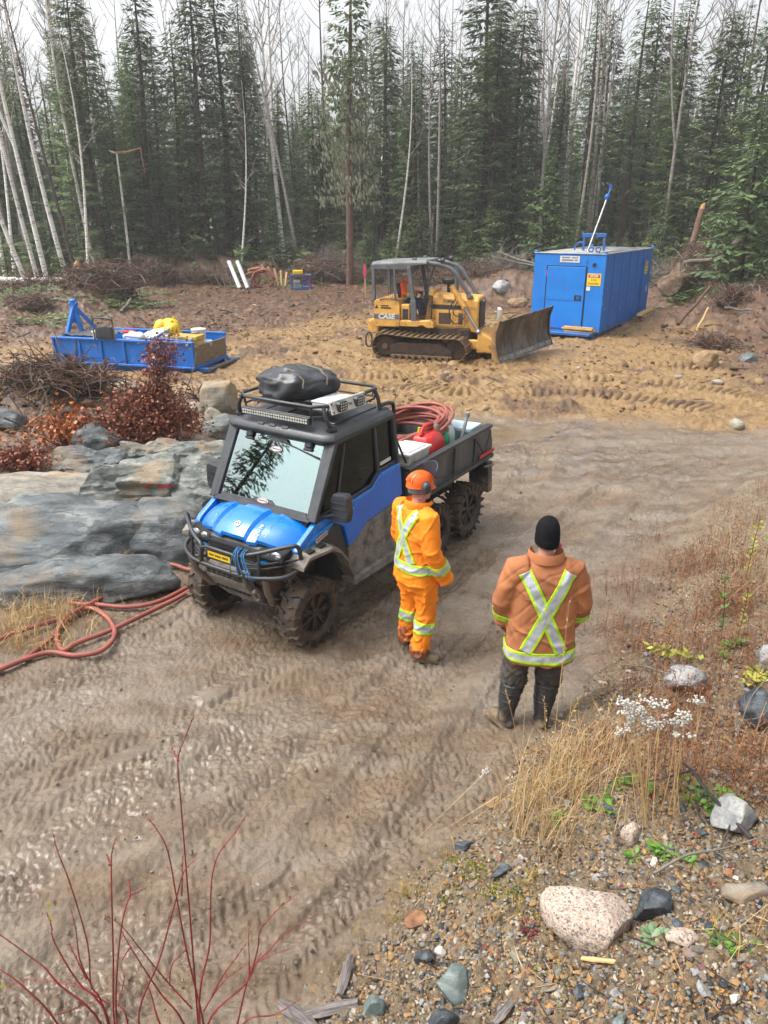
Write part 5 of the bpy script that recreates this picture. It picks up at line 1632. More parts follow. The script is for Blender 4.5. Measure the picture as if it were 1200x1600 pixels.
# canopy
mb=MB()
mb.loft([[Vector((x,-.80,z)),Vector((x,.80,z)),Vector((x,.80,z+t)),Vector((x,.70,z+t+.06)),Vector((x,-.70,z+t+.06)),Vector((x,-.80,z+t))] for x,z,t in ((-1.82,2.44,.09),(-1.76,2.45,.10),(-.74,2.50,.10),(-.30,2.55,.06),(-.24,2.56,.04))])
rf=mb.build('canopy_roof',doz_roof,dzr,bevel=.015,seg=1)
mb=MB()
for y in (-.79,.79):mb.bb((-1.84,y-.015 if y>0 else y-.02,2.42),(-.72,y+.02 if y>0 else y+.015,2.52))
mb.bb((-1.85,-.8,2.42),(-1.825,.8,2.52))
mb.build('roof_edge',doz_grey,rf)
for y in (-1,1):
 mb=MB(); mb.bar((-1.75,y*.77,1.58),(-1.77,y*.77,2.45),.09,.09); mb.build('canopy_post',doz_grey,dzr,bevel=.01,seg=1)
 mb=MB(); mb.bar((-.56,y*.80,1.0),(-.60,y*.79,1.60),.11,.16); mb.bar((-.60,y*.79,1.58),(-.74,y*.77,2.50),.10,.11); mb.build('canopy_post',doz_grey,dzr,bevel=.012,seg=1)
 mb=MB(); mb.bar((-1.12,y*.78,1.60),(-1.16,y*.78,2.46),.05,.05); mb.build('screen_post',doz_grey,dzr)
 mb=MB()
 for k in range(9):mb.tube([(-1.70+k*.062,y*.78,1.62),(-1.72+k*.062,y*.78,2.42)],.005,4)
 for k in range(14):mb.tube([(-1.71,y*.78,1.64+k*.06),(-1.17,y*.78,1.64+k*.06)],.005,4)
 mb.build('side_screen',doz_black,dzr)
 mb=MB(); mb.tube(spline([(-.72,y*.60,2.57),(-.2,y*.58,2.585),(.25,y*.55,2.50),(.48,y*.52,2.36),(.66,y*.50,2.12),(.93,y*.47,1.72)],5),.055,10); mb.lathe([(.0,0),(.10,0),(.09,.06),(.0,.06)],14,'z',(.93,y*.47,1.69),cap=False); mb.build('sweep_bar',doz_grey,dzr,smooth=60)
 for x,z in ((-.62,2.60),(.16,2.60)):
  mb=MB(); mb.lathe([(.0,-.06),(.06,-.06),(.075,.04),(.0,.05)],14,'x',(x,y*.62 if x<0 else y*.56,z+.06),cap=False); mb.build('work_lamp',doz_black,dzr,smooth=40)
 mb=MB(); mb.tube([(-.40,y*.50,1.60),(-.16,y*.52,1.64)],.02,7); mb.build('hand_rail',doz_black,dzr)
mb=MB()
for k in range(8):mb.tube([(-.42+k*.04,-.60,1.06),(-.40+k*.04,-.60,1.70)],.006,4)
for k in range(10):mb.tube([(-.43,-.60,1.08+k*.065),(-.12,-.60,1.08+k*.065)],.006,4)
mb.bar((-.12,-.60,1.05),(-.10,-.60,1.72),.035,.035); mb.bar((-.44,-.60,1.70),(-.10,-.60,1.71),.035,.035)
mb.build('step_screen',doz_black,dzr)
mb=MB(); mb.bar((-.62,.76,1.72),(-.34,.74,2.5),.07,.05); mb.build('far_post',doz_grey,dzr); mb=MB(); mb.tube([(-.30,-.2,1.8),(-.36,-.2,2.52)],.014,6); mb.build('windscreen_bar',doz_grey,dzr)
# winch / ripper end and drawbar
mb=MB(); mb.prism([(-1.74,.62),(-1.72,1.00),(-1.88,1.04),(-2.06,.94),(-2.08,.72),(-1.95,.58)],'y',-.42,.42); wn2=mb.build('rear_winch',doz_y,dzr,bevel=.04,seg=2)
mb=MB(); mb.tube(spline([(-2.02,-.40,.62),(-2.12,-.40,.50),(-2.12,-.40,.26),(-2.02,-.40,.20),(-1.95,-.40,.30),(-1.95,-.40,.50)],4,True),.025,8,closed=True); mb.build('shackle',doz_black,dzr,smooth=60)
# blade, arms, rams
BA,BB=Vector((1.80,-1.14,.05)),Vector((2.94,1.60,.22))
bx=(BB-BA).normalized(); fwd=Vector((bx.y,-bx.x,0)).normalized(); bz=fwd.cross(bx)*-1
if bz.z<0:bz=-bz
BL=(BB-BA).length
prof=[(.17,0),(.115,.13),(.05,.26),(.008,.45),(.0,.62),(.02,.80),(.07,.96),(.15,1.10)]
mb=MB()
rows=[]
NB=26
for i in range(NB+1):
 t=i/NB
 top=1.0 if .07<t<.93 else 1.04
 row=[]
 for f_,h_ in prof:
  hh=h_*(1.0+(.03 if (t<.001 or t>.999) else 0))
  row.append(BA+bx*(BL*t)+fwd*f_+bz*hh)
 for f_,h_ in prof[::-1]:
  row.append(BA+bx*(BL*t)+fwd*(f_-.045)+bz*h_)
 rows.append(row)
mb.loft(rows)
bl=mb.build('blade',blade_m,dzr,smooth=35)
mb=MB()
rows=[]
r_=random.Random(3)
for i in range(27):
 t=i/26
 j=-.012*r_.random() if 1<i else-.05*r_.random()
 rows.append([BA+bx*(BL*t)+fwd*.176+bz*(-.02+j),BA+bx*(BL*t)+fwd*.122+bz*.135,BA+bx*(BL*t)+fwd*.10+bz*.125,BA+bx*(BL*t)+fwd*.14+bz*(-.02+j)])
mb.loft(rows)
mb.build('cutting_edge',edge_m,bl,smooth=35)
for e in (BA-bx*.012,BB+bx*.012):
 mb=MB()
 q=[e+fwd*f_+bz*h_ for f_,h_ in [(.20,-.02),(.13,.16),(.06,.40),(.06,.80),(.17,1.12),(.0,1.08),(-.08,.7),(-.06,.1)]]
 w_=bx*(.022)
 mb.add([p-w_ for p in q]+[p+w_ for p in q],[tuple(range(8)),tuple(range(15,7,-1))]+[(i,i+8,(i+1)%8+8,(i+1)%8) for i in range(8)])
 mb.build('end_bit',tan_bit if e.y<0 else blade_m,bl,bevel=.006,seg=1)
mid=BA.lerp(BB,.5)
mb=MB(); mb.box(mid+bz*.5-fwd*.20,(.36,1.3,.5),Matrix.Rotation(math.atan2(bx.y,bx.x)-math.pi/2,3,'Z')); mb.build('blade_mount',doz_y,dzr,bevel=.04,seg=1)
for y in (-.58,.58):
 mb=MB(); mb.bar((.2,y,.45),(1.75,y,.42),.17,.26); mb.build('push_arm',doz_y,dzr,bevel=.03,seg=1)
mb=MB(); mb.prism([(1.22,.22),(1.24,.82),(1.60,.62),(1.86,.58),(1.86,.22)],'y',-.70,.70); mb.build('arm_yoke',doz_y,dzr,bevel=.04,seg=2)
for y in (-.60,.60):
 mb=MB(); mb.tube([(.44,y*1.0,2.00),(.82,y*1.02,1.42)],.075,12); mb.lathe([(.0,-.06),(.09,-.06),(.09,.06),(.0,.06)],12,'y',(.62,y,1.72),cap=False)
 cy=mb.build('lift_ram',doz_y,dzr,smooth=50)
 mb=MB(); mb.tube([(.80,y*1.02,1.45),(1.24,y*1.08,.80)],.038,10); mb.ell((1.25,y*1.08,.78),(.08,.07,.08),10,6); mb.build('ram_rod',rod_m,cy,smooth=50)
 mb=MB(); mb.tube(spline([(.58,y*1.1,1.66),(.44,y*1.15,1.45),(.42,y*1.12,1.15),(.60,y*1.05,.98),(.86,y*1.1,1.18)],4),.017,6); mb.tube(spline([(.64,y*1.1,1.60),(.52,y*1.18,1.35),(.62,y*1.12,1.2),(.88,y*1.1,1.25)],4),.015,6); mb.build('hydraulic_hose',doz_black,cy,smooth=60)
mb=MB(); mb.box((1.62,.62,1.14),(.10,.55,.34),Matrix.Rotation(.25,3,'Z')); mb.build('tilt_bracket',white_dirty,dzr,bevel=.02,seg=1)
# ------------------------------------------------------------------ blue drill shack on skids (local axes: x across its front from the near corner, y to its back)
shack_m=mat('shack_blue_paint',c8(0,128,222),c8(0,116,206),scale=1.6,rough=.42,rough2=.55,mud=.26,mudcol=c8(124,106,80),mudscale=4,mudz=(-.1,1.0))
shack_side=mat('shack_side_paint',c8(0,112,204),c8(0,92,178),scale=1.4,rough=.5,mud=.18,mudcol=c8(120,100,74),mudscale=3,mudz=(-.1,1.1))
shack_trim=mat('shack_trim_paint',c8(0,96,178),c8(6,80,152),scale=4,rough=.5,mud=.25,mudcol=c8(120,100,74),mudscale=6)
tin_m=mat('wet_tin_roof',c8(160,164,166),c8(112,114,114),scale=1.2,rough=.25,rough2=.5,metal=.3,contrast=(.4,.6))
wood_m=mat('fresh_lumber',c8(206,172,118),c8(182,144,92),scale=5,rough=.75,stretch=(1,8,8))
sign_y=mat('sign_yellow',c8(240,208,20),c8(232,198,16),rough=.5)
gal_m=mat('galvanised_steel',c8(168,172,176),c8(136,140,144),scale=8,rough=.4,metal=.5)
SA=R(58)
SX,SY=7.1,25.4
sh=thing('drill_shack','blue metal drill shack on a skid with a mast on its tin roof','shack',(SX,SY,hz(SX,SY)-.02),SA+math.pi/2)
# local x runs from the near corner along the front face, local y (negative) runs back: use -y for depth
W_,D_,H0_,H1_=2.4,6.0,.16,2.62
def SB(lo,hi):
 """box given as along-front, depth, height"""
 m_=MB()
 m_.bb((lo[0],-hi[1],lo[2]),(hi[0],-lo[1],hi[2]))
 return m_
SB((0,0,H0_),(W_,D_,H1_)).build('wall',shack_side,sh,bevel=.02,seg=2)
SB((-.004,-.006,H0_+.03),(W_+.004,0.02,H1_-.02)).build('front_wall',shack_m,sh)
r1=SB((-.03,-.03,H1_),(W_+.03,D_+.03,H1_+.03)).build('roof',tin_m,sh,bevel=.01,seg=1)
for k in range(5):
 SB((.1,.5+k*1.2,H1_+.03),(W_-.1,.53+k*1.2,H1_+.045)).build('roof_seam',tin_m,r1)
SB((.35,.25,H1_+.03),(W_-.3,2.6,H1_+.055)).build('roof_sheet',mat('pale_roof_sheet',c8(200,200,198),c8(170,170,168),scale=2,rough=.3),r1)
for x,y in ((.03,.03),(W_-.03,.03),(.03,D_-.03),(W_-.03,D_-.03)):
 SB((x-.045,y-.045,H1_+.03),(x+.045,y+.045,H1_+.10)).build('corner_lug',shack_m,sh,bevel=.01,seg=1)
 # front door: on the far part of the front face
door=SB((.62,-.035,.24),(1.92,-.006,2.22)).build('door',shack_m,sh,bevel=.008,seg=1)
SB((.64,-.041,1.15),(1.90,-.034,1.165)).build('door_seam',shack_trim,door)
mb=MB()
for lo,hi in (((.58,-.02,.22),(.61,-.004,2.25)),((1.93,-.02,.22),(1.96,-.004,2.25)),((.58,-.02,2.225),(1.96,-.004,2.25))):
 mb.bb((lo[0],-hi[1],lo[2]),(hi[0],-lo[1],hi[2]))
mb.build('door_gap',void_m,sh)
h_=SB((.70,-.045,1.17),(.93,-.034,1.34)).build('handle',void_m,door)
SB((.74,-.06,1.19),(.86,-.045,1.30)).build('latch',shack_trim,h_,bevel=.006,seg=1)
for z in (.5,1.9):
 SB((1.925,-.03,z),(1.955,-.005,z+.2)).build('hinge',shack_trim if z<1 else red_m,sh)
 # signs on the front face (near corner is x = 0, so text runs towards -x)
def board(name,x0,x1,z0,z1,m,th=.012):
 return SB((x0,-.006-th,z0),(x1,-.006,z1)).build(name,m,sh)
FX,FZ=Vector((-1,0,0)),Vector((0,0,1))
b1=board('sign_board',.86,1.52,2.36,2.56,white_m)
mb=MB()
r_=random.Random(4)
for row,(z,n) in enumerate(((2.485,13),(2.405,15))):
 for k in range(n):
  if row==0 and k==7 or row==1 and k==11:continue
  x=1.46-k*(.54/n)
  mb.bb((x-.026,.0205,z),(x,.0215,z+.05))
  if r_.random()<.7:mb.bb((x-.018,.0214,z+.012),(x-.008,.0222,z+.03))
mb.build('small_print',mat('faded_ink',c8(86,96,112),rough=.6),b1)
b2=board('stop_sign',.10,.555,1.66,2.04,sign_y)
SB((.135,-.022,1.91),(.52,-.018,2.01)).build('red_band',red_ink,b2)
text_obj('lettering','STOP',.10,white_m,b2,frame4((.328,.0235,1.958),FX,FZ),.001,bold=.004,sx=1.15)
text_obj('lettering','P.P.E.',.08,black_ink,b2,frame4((.328,.0195,1.83),FX,FZ),.001,bold=.001,sx=1.1)
text_obj('lettering','REQUIRED',.075,black_ink,b2,frame4((.328,.0195,1.725),FX,FZ),.001,bold=.001)
board('small_label',.43,.56,1.50,1.63,white_m)
mb=MB(); mb.lathe([(.0,.0),(.055,.0),(.055,.012),(.0,.012)],18,'y',(.36,.006,2.30),cap=False); mb.build('port_hole',void_m,sh,smooth=40)
mb=MB(); mb.tube([(.36+.066*math.cos(a),.012,2.30+.066*math.sin(a)) for a in [2*math.pi*k/20 for k in range(20)]],.012,6,closed=True); mb.build('port_rim',shack_trim,sh,smooth=60)
mb=MB(); mb.tube(spline([(.62,.02,2.50),(.60,.05,2.42),(.63,.05,2.33)],4),.012,6); mb.build('hook',shack_trim,sh)
# side face: seams, far door, sign, bolts
for d in (.9,1.9,2.9,3.9,4.6):
 SB((-.010,d,.2),(.002,d+.02,H1_-.04)).build('wall_seam',shack_trim,sh)
sd=SB((-.026,4.72,.3),(.0,5.55,2.3)).build('side_door',shack_side,sh,bevel=.01,seg=1)
SB((-.045,5.42,1.1),(-.024,5.5,1.3)).build('handle',white_m,sd)
b3=SB((-.020,4.95,1.75),(-.004,5.30,2.2)).build('stop_sign',sign_y,sh)
b3.location.x=-.024
SB((-.024,4.99,2.03),(-.019,5.26,2.17)).build('red_band',red_ink,b3)
text_obj('lettering','STOP',.09,white_m,b3,frame4((-.0255,-5.125,2.10),(0,-1,0),FZ),.001,bold=.004)
text_obj('lettering','P.P.E.',.075,black_ink,b3,frame4((-.0215,-5.125,1.93),(0,-1,0),FZ),.001)
text_obj('lettering','REQUIRED',.055,black_ink,b3,frame4((-.0215,-5.125,1.82),(0,-1,0),FZ),.001)
for d,z in ((.06,1.15),(.06,1.06),(.45,1.55),(.35,.9),(1.2,1.2),(2.2,.8),(3.1,1.5)):
 mb=MB(); mb.ell((-.008,-d,z),(.012,.022,.022),8,5); mb.build('bolt',white_dirty,sh)
for d,z in ((.5,1.0),(1.35,1.25),(1.5,.9),(2.4,1.1)):
 mb=MB(); mb.box((-.006,-d,z),(.008,.05,.12),Matrix.Rotation(d,3,'X')); mb.build('dent_mark',shack_trim,sh)
 # skid and front step
mb=MB()
for x in (.25,W_-.25):mb.bb((x-.12,-D_+.1,-.02),(x+.12,.35,.17))
mb.build('skid_runner',shack_trim,sh,bevel=.03,seg=1)
st=SB((.12,-.62,.10),(W_-.05,-.02,.19)).build('front_step',shack_trim,sh,bevel=.015,seg=1)
mb=MB(); mb.tube(spline([(1.55,.58,.13),(1.56,.66,.10),(1.55,.69,.0),(1.52,.68,-.06),(1.5,.62,.0),(1.51,.6,.12)],4,True),.022,7,closed=True); mb.build('chain_hook',gal_m,sh,smooth=60)
# mast and its frame on the roof
mb=MB(); mb.tube([(.95,-1.0,H1_+.05),(.80,-2.1,H1_+1.72)],.033,10); ms=mb.build('mast',gal_m,sh,smooth=50)
mb=MB(); mb.tube([(.80,-2.1,H1_+1.72),(.77,-2.3,H1_+2.02)],.030,8); mb.ell((.80,-2.1,H1_+1.74),(.10,.09,.12),10,7); mb.bb((.74,-2.38,H1_+1.98),(.82,-2.26,H1_+2.16)); mb.build('mast_head',shack_trim,ms,smooth=50)
for x in (.55,1.25):
 mb=MB(); mb.bar((x,-1.45,H1_+.03),(x,-1.45,H1_+.52),.07,.07); mb.build('mast_frame_leg',shack_trim,sh)
mb=MB(); mb.bar((.48,-1.45,H1_+.55),(1.32,-1.45,H1_+.55),.10,.12); mb.build('mast_frame_bar',shack_trim,sh,bevel=.01,seg=1)
mb=MB(); mb.tube(spline([(1.3,-1.5,H1_+.32),(1.45,-1.5,H1_+.30),(1.6,-1.6,H1_+.16),(1.6,-1.6,H1_+.05)],4),.03,8); mb.build('roof_pipe',shack_trim,sh,smooth=50)
for x in (.62,.38):
 mb=MB(); mb.tube([(x+.075*math.cos(a),-.30,H1_+.14+.075*math.sin(a)) for a in [2*math.pi*k/20 for k in range(20)]],.02,7,closed=True); mb.bb((x-.05,-.34,H1_+.03),(x+.05,-.26,H1_+.09)); mb.build('lifting_ring',shack_trim,sh,smooth=60)
 # things on and beside the shack
SMX=Matrix.Translation(sh.location)@Matrix.Rotation(SA+math.pi/2,4,'Z')
for k,(x,y,z,ln,rz) in enumerate(((.60,.30,.193,.95,.02),(.62,.17,.193,1.02,-.02),(.58,.24,.236,1.0,.03),(.64,.33,.279,1.05,-.03),(.60,.20,.279,.9,.05),(.62,.27,.322,.98,.0))):
 p=SMX@Vector((x,y,z+.02))
 t=thing('lumber_board',('bottom front','bottom back','second layer','third layer front','third layer back','topmost')[k]+' pale board of the lumber stack on the shack step','board',p,SA+math.pi/2+rz,'boards stacked on the shack step')
 mb=MB(); mb.box((0,0,0),(ln,.12,.04)); mb.build('board',wood_m,t,bevel=.003,seg=1)
p=SMX@Vector((-.35,-4.6,.06))
t=thing('wood_slab','pale split slab of wood lying beside the shack wall','wood slab',(p.x,p.y,hz(p.x,p.y)+.05),SA)
mb=MB(); mb.prism([(-1.0,0),(-.9,.10),(.7,.13),(1.05,.02),(.9,-.06),(-.8,-.05)],'y',-.11,.11); mb.build('slab',wood_m,t,bevel=.02,seg=1)
# ------------------------------------------------------------------ blue sled box (local axes: x along its long side, y to its far side)
sled_m=mat('sled_blue_paint',c8(0,118,212),c8(0,100,190),scale=2.5,rough=.5,mud=.22,mudcol=c8(118,100,76),mudscale=5,mudz=(-.1,.5))
LX,LY,LYAW=-8.80,20.35,R(-14.5)
sl=thing('sled_box','open blue steel sled box with ribbed sides full of gear','sled',(LX,LY,hz(LX+2,LY)+.0),LYAW)
LL,LW,Z0,Z1=4.10,1.85,.18,.80
mb=MB(); mb.bb((0,0,Z0),(LL,LW,Z0+.04)); mb.build('floor',sled_m,sl)
mb=MB(); mb.bb((0,0,Z0),(LL,.04,Z1)); fs_=mb.build('side_panel',sled_m,sl)
for x in (.0,.62,.78,1.42,2.10,2.76,3.44,LL-.05):
 mb=MB(); mb.bb((x,-.05,Z0-.02),(x+.055,-.002,Z1+.01)); mb.build('rib',sled_m,fs_,bevel=.008,seg=1)
for z in (Z0-.03,Z1-.02):
 mb=MB(); mb.bb((-.02,-.062,z),(LL+.02,.05,z+.055)); mb.build('rail',sled_m,fs_,bevel=.008,seg=1)
mb=MB(); mb.bb((0,LW-.04,Z0),(LL,LW,Z1)); bs_=mb.build('side_panel',sled_m,sl)
mb=MB(); mb.bb((-.02,LW-.05,Z1-.02),(LL+.02,LW+.02,Z1+.035)); mb.build('rail',sled_m,bs_,bevel=.008,seg=1)
mb=MB(); mb.bb((-.02,.042,Z0),(.03,LW-.042,Z1)); mb.build('end_panel',sled_m,sl)
plank_old=mat('weathered_plank',c8(150,128,98),c8(104,86,66),scale=6,rough=.85,stretch=(6,.6,6),mud=.3,mudcol=c8(170,146,108),mudscale=5)
mb=MB(); mb.bb((LL-.04,.045,Z0+.04),(LL+.01,LW-.045,Z1-.10)); mb.build('end_board',plank_old,sl,bevel=.006,seg=1)
mb=MB(); mb.bb((LL-.03,.042,Z0-.04),(LL+.06,LW-.02,Z0+.03)); mb.build('end_sill',sled_m,sl,bevel=.008,seg=1)
for y in (.18,LW-.18):
 mb=MB(); mb.prism([(.15,.0),(LL+.05,.0),(LL+.42,.10),(LL+.42,.17),(.05,.17),(.05,.08)],'y',y-.09,y+.09); mb.build('runner',shack_trim,sl,bevel=.02,seg=1)
mb=MB(); mb.tube([(LL+.36,.05,.12),(LL+.36,LW-.05,.12)],.06,10); mb.bar((LL+.1,.3,.15),(LL+.4,.8,.14),.08,.06); mb.bar((LL+.1,LW-.3,.15),(LL+.4,1.0,.14),.08,.06); mb.build('tow_bar',mat('dirty_dark_steel',c8(58,60,66),c8(82,72,60),scale=5,rough=.6),sl,smooth=40)
# A-frame at the far corner
mb=MB()
ap=Vector((-.02,1.10,1.50))
for q in ((-.12,.80,Z1-.02),(.34,1.55,Z1-.02),(.14,1.1,Z1-.02)):
 mb.bar(q,ap,.11,.10)
mb.prism([(-.06,1.34),(.03,1.34),(.16,1.06),(-.14,1.03)],'y',1.03,1.10)
mb.box((-.02,1.1,1.46),(.14,.13,.32)); mb.lathe([(.0,-.12),(.06,-.12),(.06,.12),(.0,.12)],12,'x',(-.02,1.1,1.55),cap=False); mb.ell((-.02,1.1,1.63),(.10,.09,.06),10,6)
mb.build('lifting_frame',sled_m,sl,bevel=.008,seg=1)
SLM=Matrix.Translation(sl.location)@Matrix.Rotation(LYAW,4,'Z')
def insled(name,label,cat,x,y,z,rz=0,group=None):
 return thing(name,label,cat,SLM@Vector((x,y,z)),LYAW+rz,group)
ZF=Z0+.04
t=insled('rubber_sheet','black rubber sheet draped over the tall frame end of the sled','sheet',.75,.75,Z1-.02)
mb=MB()
n=14
rows=[[Vector((-.62+1.3*i/n,-.5+.95*j/n,.05+.07*float(perlin(i*.4,j*.4,3))+.04*(i/n))) for j in range(n+1)] for i in range(n+1)]
rows2=[[p-Vector((0,0,.015)) for p in r] for r in rows]
mb.loft(rows,closed=False); mb.build('sheet',mat('grey_rubber',c8(86,86,86),c8(60,60,60),scale=4,rough=.4,rough2=.6),t,smooth=180)
t.data if False else None
def bucket(name,label,cat,x,y,z,r,h,m,lid=None,tilt=None,group=None):
 t=insled(name,label,cat,x,y,z,0,group)
 if tilt:t.rotation_euler=(tilt[0],tilt[1],t.rotation_euler[2])
 mb=MB(); mb.lathe([(.0,0),(r*.86,0),(r,h),(r*1.05,h),(r*1.05,h-.02),(r,h-.02)],20,'z',cap=False); mb.build('pail',m,t,smooth=40)
 mb=MB(); mb.lathe([(.0,h+.02),(r*.9,h+.02),(r*1.07,h+.01),(r*1.07,h-.03),(r*1.0,h-.03)],20,'z',cap=False); mb.build('lid',lid or m,t,smooth=40)
 return t
bucket('pail','white pail beside the black rubber sheet in the sled','pail',1.22,.38,ZF+.12,.22,.62,white_dirty)
bucket('pail','small white pail with red lid behind the black hand truck','pail',1.98,.52,ZF+.14,.15,.60,white_dirty,red_m)
for k,(x,y) in enumerate(((2.30,1.25),(2.62,1.38),(2.92,1.28),(3.16,1.05))):
 t=insled('yellow_drum',('first','second','third','last')[k]+' of the four yellow drums counted from the black hand truck','drum',x,y,ZF+.24,.3*k,'yellow drums in the sled')
 t.rotation_euler=(R(-12+5*k),R(20-14*k),t.rotation_euler[2])
 mb=MB(); mb.lathe([(.0,.0),(.19,.0),(.22,.04),(.22,.60),(.20,.68),(.12,.74),(.0,.76)],18,'z',cap=False); mb.build('body',yellow_m,t,smooth=40)
 mb=MB(); mb.lathe([(.0,.74),(.04,.74),(.04,.80),(.0,.80)],10,'z',(.10,0,0),cap=False); mb.build('cap',yellow_m,t,smooth=40)
t=insled('foam_sheet','white foam sheet leaning in front of the yellow drums','foam sheet',2.55,.62,.86,.18)
t.rotation_euler=(R(28),R(-9),t.rotation_euler[2])
mb=MB(); mb.prism([(-.55,-.18),(.50,-.18),(.62,.30),(-.10,.20)],'z',-.02,.02); mb.build('sheet',white_m,t,bevel=.006,seg=1)
t=insled('white_sack','slumped white sack in front of the foam sheet','sack',2.2,.40,ZF+.36)
mb=MB(); mb.ell((0,0,.2),(.36,.22,.20),20,12,fn=lambda d:1+.12*math.sin(d.x*7+d.y*5)*math.cos(d.z*4)); mb.build('sack',white_dirty,t,smooth=180)
t=insled('blue_tube','blue plastic tube slanting out of the sled','tube',2.85,.45,.72,.2)
mb=MB(); mb.tube([(-.38,-.06,-.05),(.30,.18,.32)],.035,10); mb.build('tube',mat('tube_blue',c8(90,134,176),c8(70,112,154),rough=.5),t,smooth=50)
for k,(x,y,rz) in enumerate(((3.35,.62,.20),(3.42,.75,.26),(3.30,.86,.16),(3.45,.55,.30))):
 t=insled('plank',('lowest','middle','far','near')[k]+' brown plank slanting across the sled beside the yellow tool box','plank',x,y,.74+.05*k,rz,'planks in the sled')
 t.rotation_euler=(0,R(-9),LYAW+rz)
 mb=MB(); mb.box((0,0,0),(1.25-.1*k,.13,.04)); mb.build('board',plank_old,t,bevel=.004,seg=1)
tan_m=mat('dirty_yellow_plastic',c8(206,176,88),c8(168,138,70),scale=4,rough=.6,mud=.25,mudcol=MUDC,mudscale=5)
t=insled('tool_box','dirty yellow plastic tool box at the open end of the sled','tool box',3.72,.46,ZF+.26,.05)
mb=MB(); mb.bb((-.34,-.24,0),(.34,.24,.34)); tb_=mb.build('body',tan_m,t,bevel=.03,seg=2)
mb=MB(); mb.bb((-.36,-.26,.345),(.36,.26,.46)); mb.build('lid',tan_m,t,bevel=.03,seg=2)
for x in (-.2,.2):
 mb=MB(); mb.bb((x-.05,-.285,.24),(x+.05,-.255,.42)); mb.build('clasp',white_dirty,t,bevel=.006,seg=1)
bucket('pail','white pail tipped behind the yellow tool box','pail',3.70,1.1,ZF+.12,.19,.66,white_m)
bucket('pail','low white drum with blue rim at the open end of the sled','pail',3.88,.95,ZF,.24,.50,white_m,mat('pail_lid_blue',c8(120,170,214),c8(200,214,224),scale=9,rough=.5))
t=insled('hand_truck','black folding hand truck standing against the sled side','hand truck',1.62,-.12,.52,0)
mb=MB(); mb.tube(spline([(-.30,.06,.30),(-.32,.08,.62),(-.31,.10,.80),(-.24,.10,.84),(.16,.10,.82),(.24,.10,.78),(.27,.08,.60),(.30,.05,.30)],3),.022,8); mb.build('frame',metal_black,t,smooth=60)
mb=MB(); mb.prism([(-.24,.32),(.28,.32),(.26,.62),(.1,.66),(-.22,.60)],'y',.0,.09); mb.build('bag',tarp_m,t,bevel=.03,seg=2)
t=insled('rail_loop','thin blue rail bent along the sled side','rail',2.35,.05,Z1,0)
mb=MB(); mb.tube([(-.22,0,.02),(-.20,0,.10),(.50,0,.06),(.56,0,-.02)],.018,7); mb.tube([(.5,0,.02),(.52,.02,.09),(1.7,.02,.03)],.018,7); mb.build('rail',sled_m,t,smooth=50)
# ------------------------------------------------------------------ gear at the back of the clearing
def pxp(px,y,dz=0.0):
 x=foot(px,y)
 return Vector((x,y,hz(x,y)+dz))
p=pxp(386,41.5)
for k,(dx,ln) in enumerate(((0,2.5),(-.42,2.6))):
 t=thing('white_pipe',('nearer to the hose pile','nearer to the dark sticks')[k]+' of two white plastic pipes propped at the forest edge','pipe',p+Vector((dx,0,0)),0)
 mb=MB(); mb.tube([(0,0,.05),(-.62-.04*k,.9,1.35)],.11,12); mb.build('tube',white_m,t,smooth=50)
for k,(px,l,dx) in enumerate(((352,1.2,-.2),(362,1.3,.1),(345,1.0,-.35))):
 p=pxp(px,41.8)
 t=thing('dark_stick',('thick','thin','short')[k]+' dark stick leaning beside the white pipes','stick',p)
 mb=MB(); mb.tube([(0,0,0),(dx-.3,.5,l)],(.05,.03,.04)[k],7); mb.build('stick',bark_dark,t,smooth=50)
p=pxp(397,42.2)
t=thing('hose_pile','piled coils of red and ochre hose beside the white pipes','hose',p)
och_m=mat('ochre_hose',c8(186,128,74),c8(160,104,60),rough=.6)
r_=random.Random(8)
def coil_pts(cx,cz,ra,rb,n,cy=0):
 out=[]
 for k in range(n*12):
  a=2*math.pi*k/12
  out.append((cx+(ra+r_.gauss(0,.03))*math.cos(a),cy+.12*math.sin(k*.7)+k*.004,max(.05,cz+(rb+r_.gauss(0,.03))*math.sin(a))))
 return out
mb=MB(); mb.tube(spline(coil_pts(.45,.48,.55,.45,7),2),.045,6); mb.build('red_coil',hose_m,t,smooth=180)
mb=MB(); mb.tube(spline(coil_pts(-.2,.40,.42,.36,5,.2),2),.045,6); mb.tube(spline(coil_pts(.1,.85,.42,.14,4,.3),2),.04,6); mb.build('ochre_coil',och_m,t,smooth=180)
p=pxp(388,42.6)
t=thing('pail','white pail between the pipes and the hose pile','pail',p)
mb=MB(); mb.lathe([(.0,0),(.15,0),(.19,.42),(.0,.42)],16,'z',cap=False); mb.build('pail',white_m,t,smooth=40)
for k in range(5):
 p=pxp(424+k*5,42.4+.1*k)
 t=thing('wooden_stake',('first','second','third','fourth','last')[k]+' pale wooden stake leaning beside the hose pile, counted from the pile','stake',p,0,'stakes beside the hose pile')
 mb=MB(); mb.bar((0,0,0),(-.55+.16*k,.4,1.15-.1*k),.10,.04); mb.build('stake',wood_m,t)
p=pxp(470,41.5)
pm=thing('water_pump','small blue framed pump with yellow tank at the forest edge','pump',p,.1)
pump_b=mat('pump_blue',c8(20,84,172),c8(16,68,146),rough=.5)
fr=MB()
for x in (-.5,.5):
 for y in (-.25,.25):fr.tube([(x,y,.06),(x,y,.72)],.03,7)
for y in (-.25,.25):
 fr.tube([(-.58,y,.07),(.58,y,.07)],.045,7); fr.tube([(-.5,y,.72),(.5,y,.72)],.03,7)
for x in (-.5,.5):
 fr.tube([(x,-.25,.72),(x,.25,.72)],.03,7); fr.tube([(x,-.25,.07),(x,.25,.07)],.03,7)
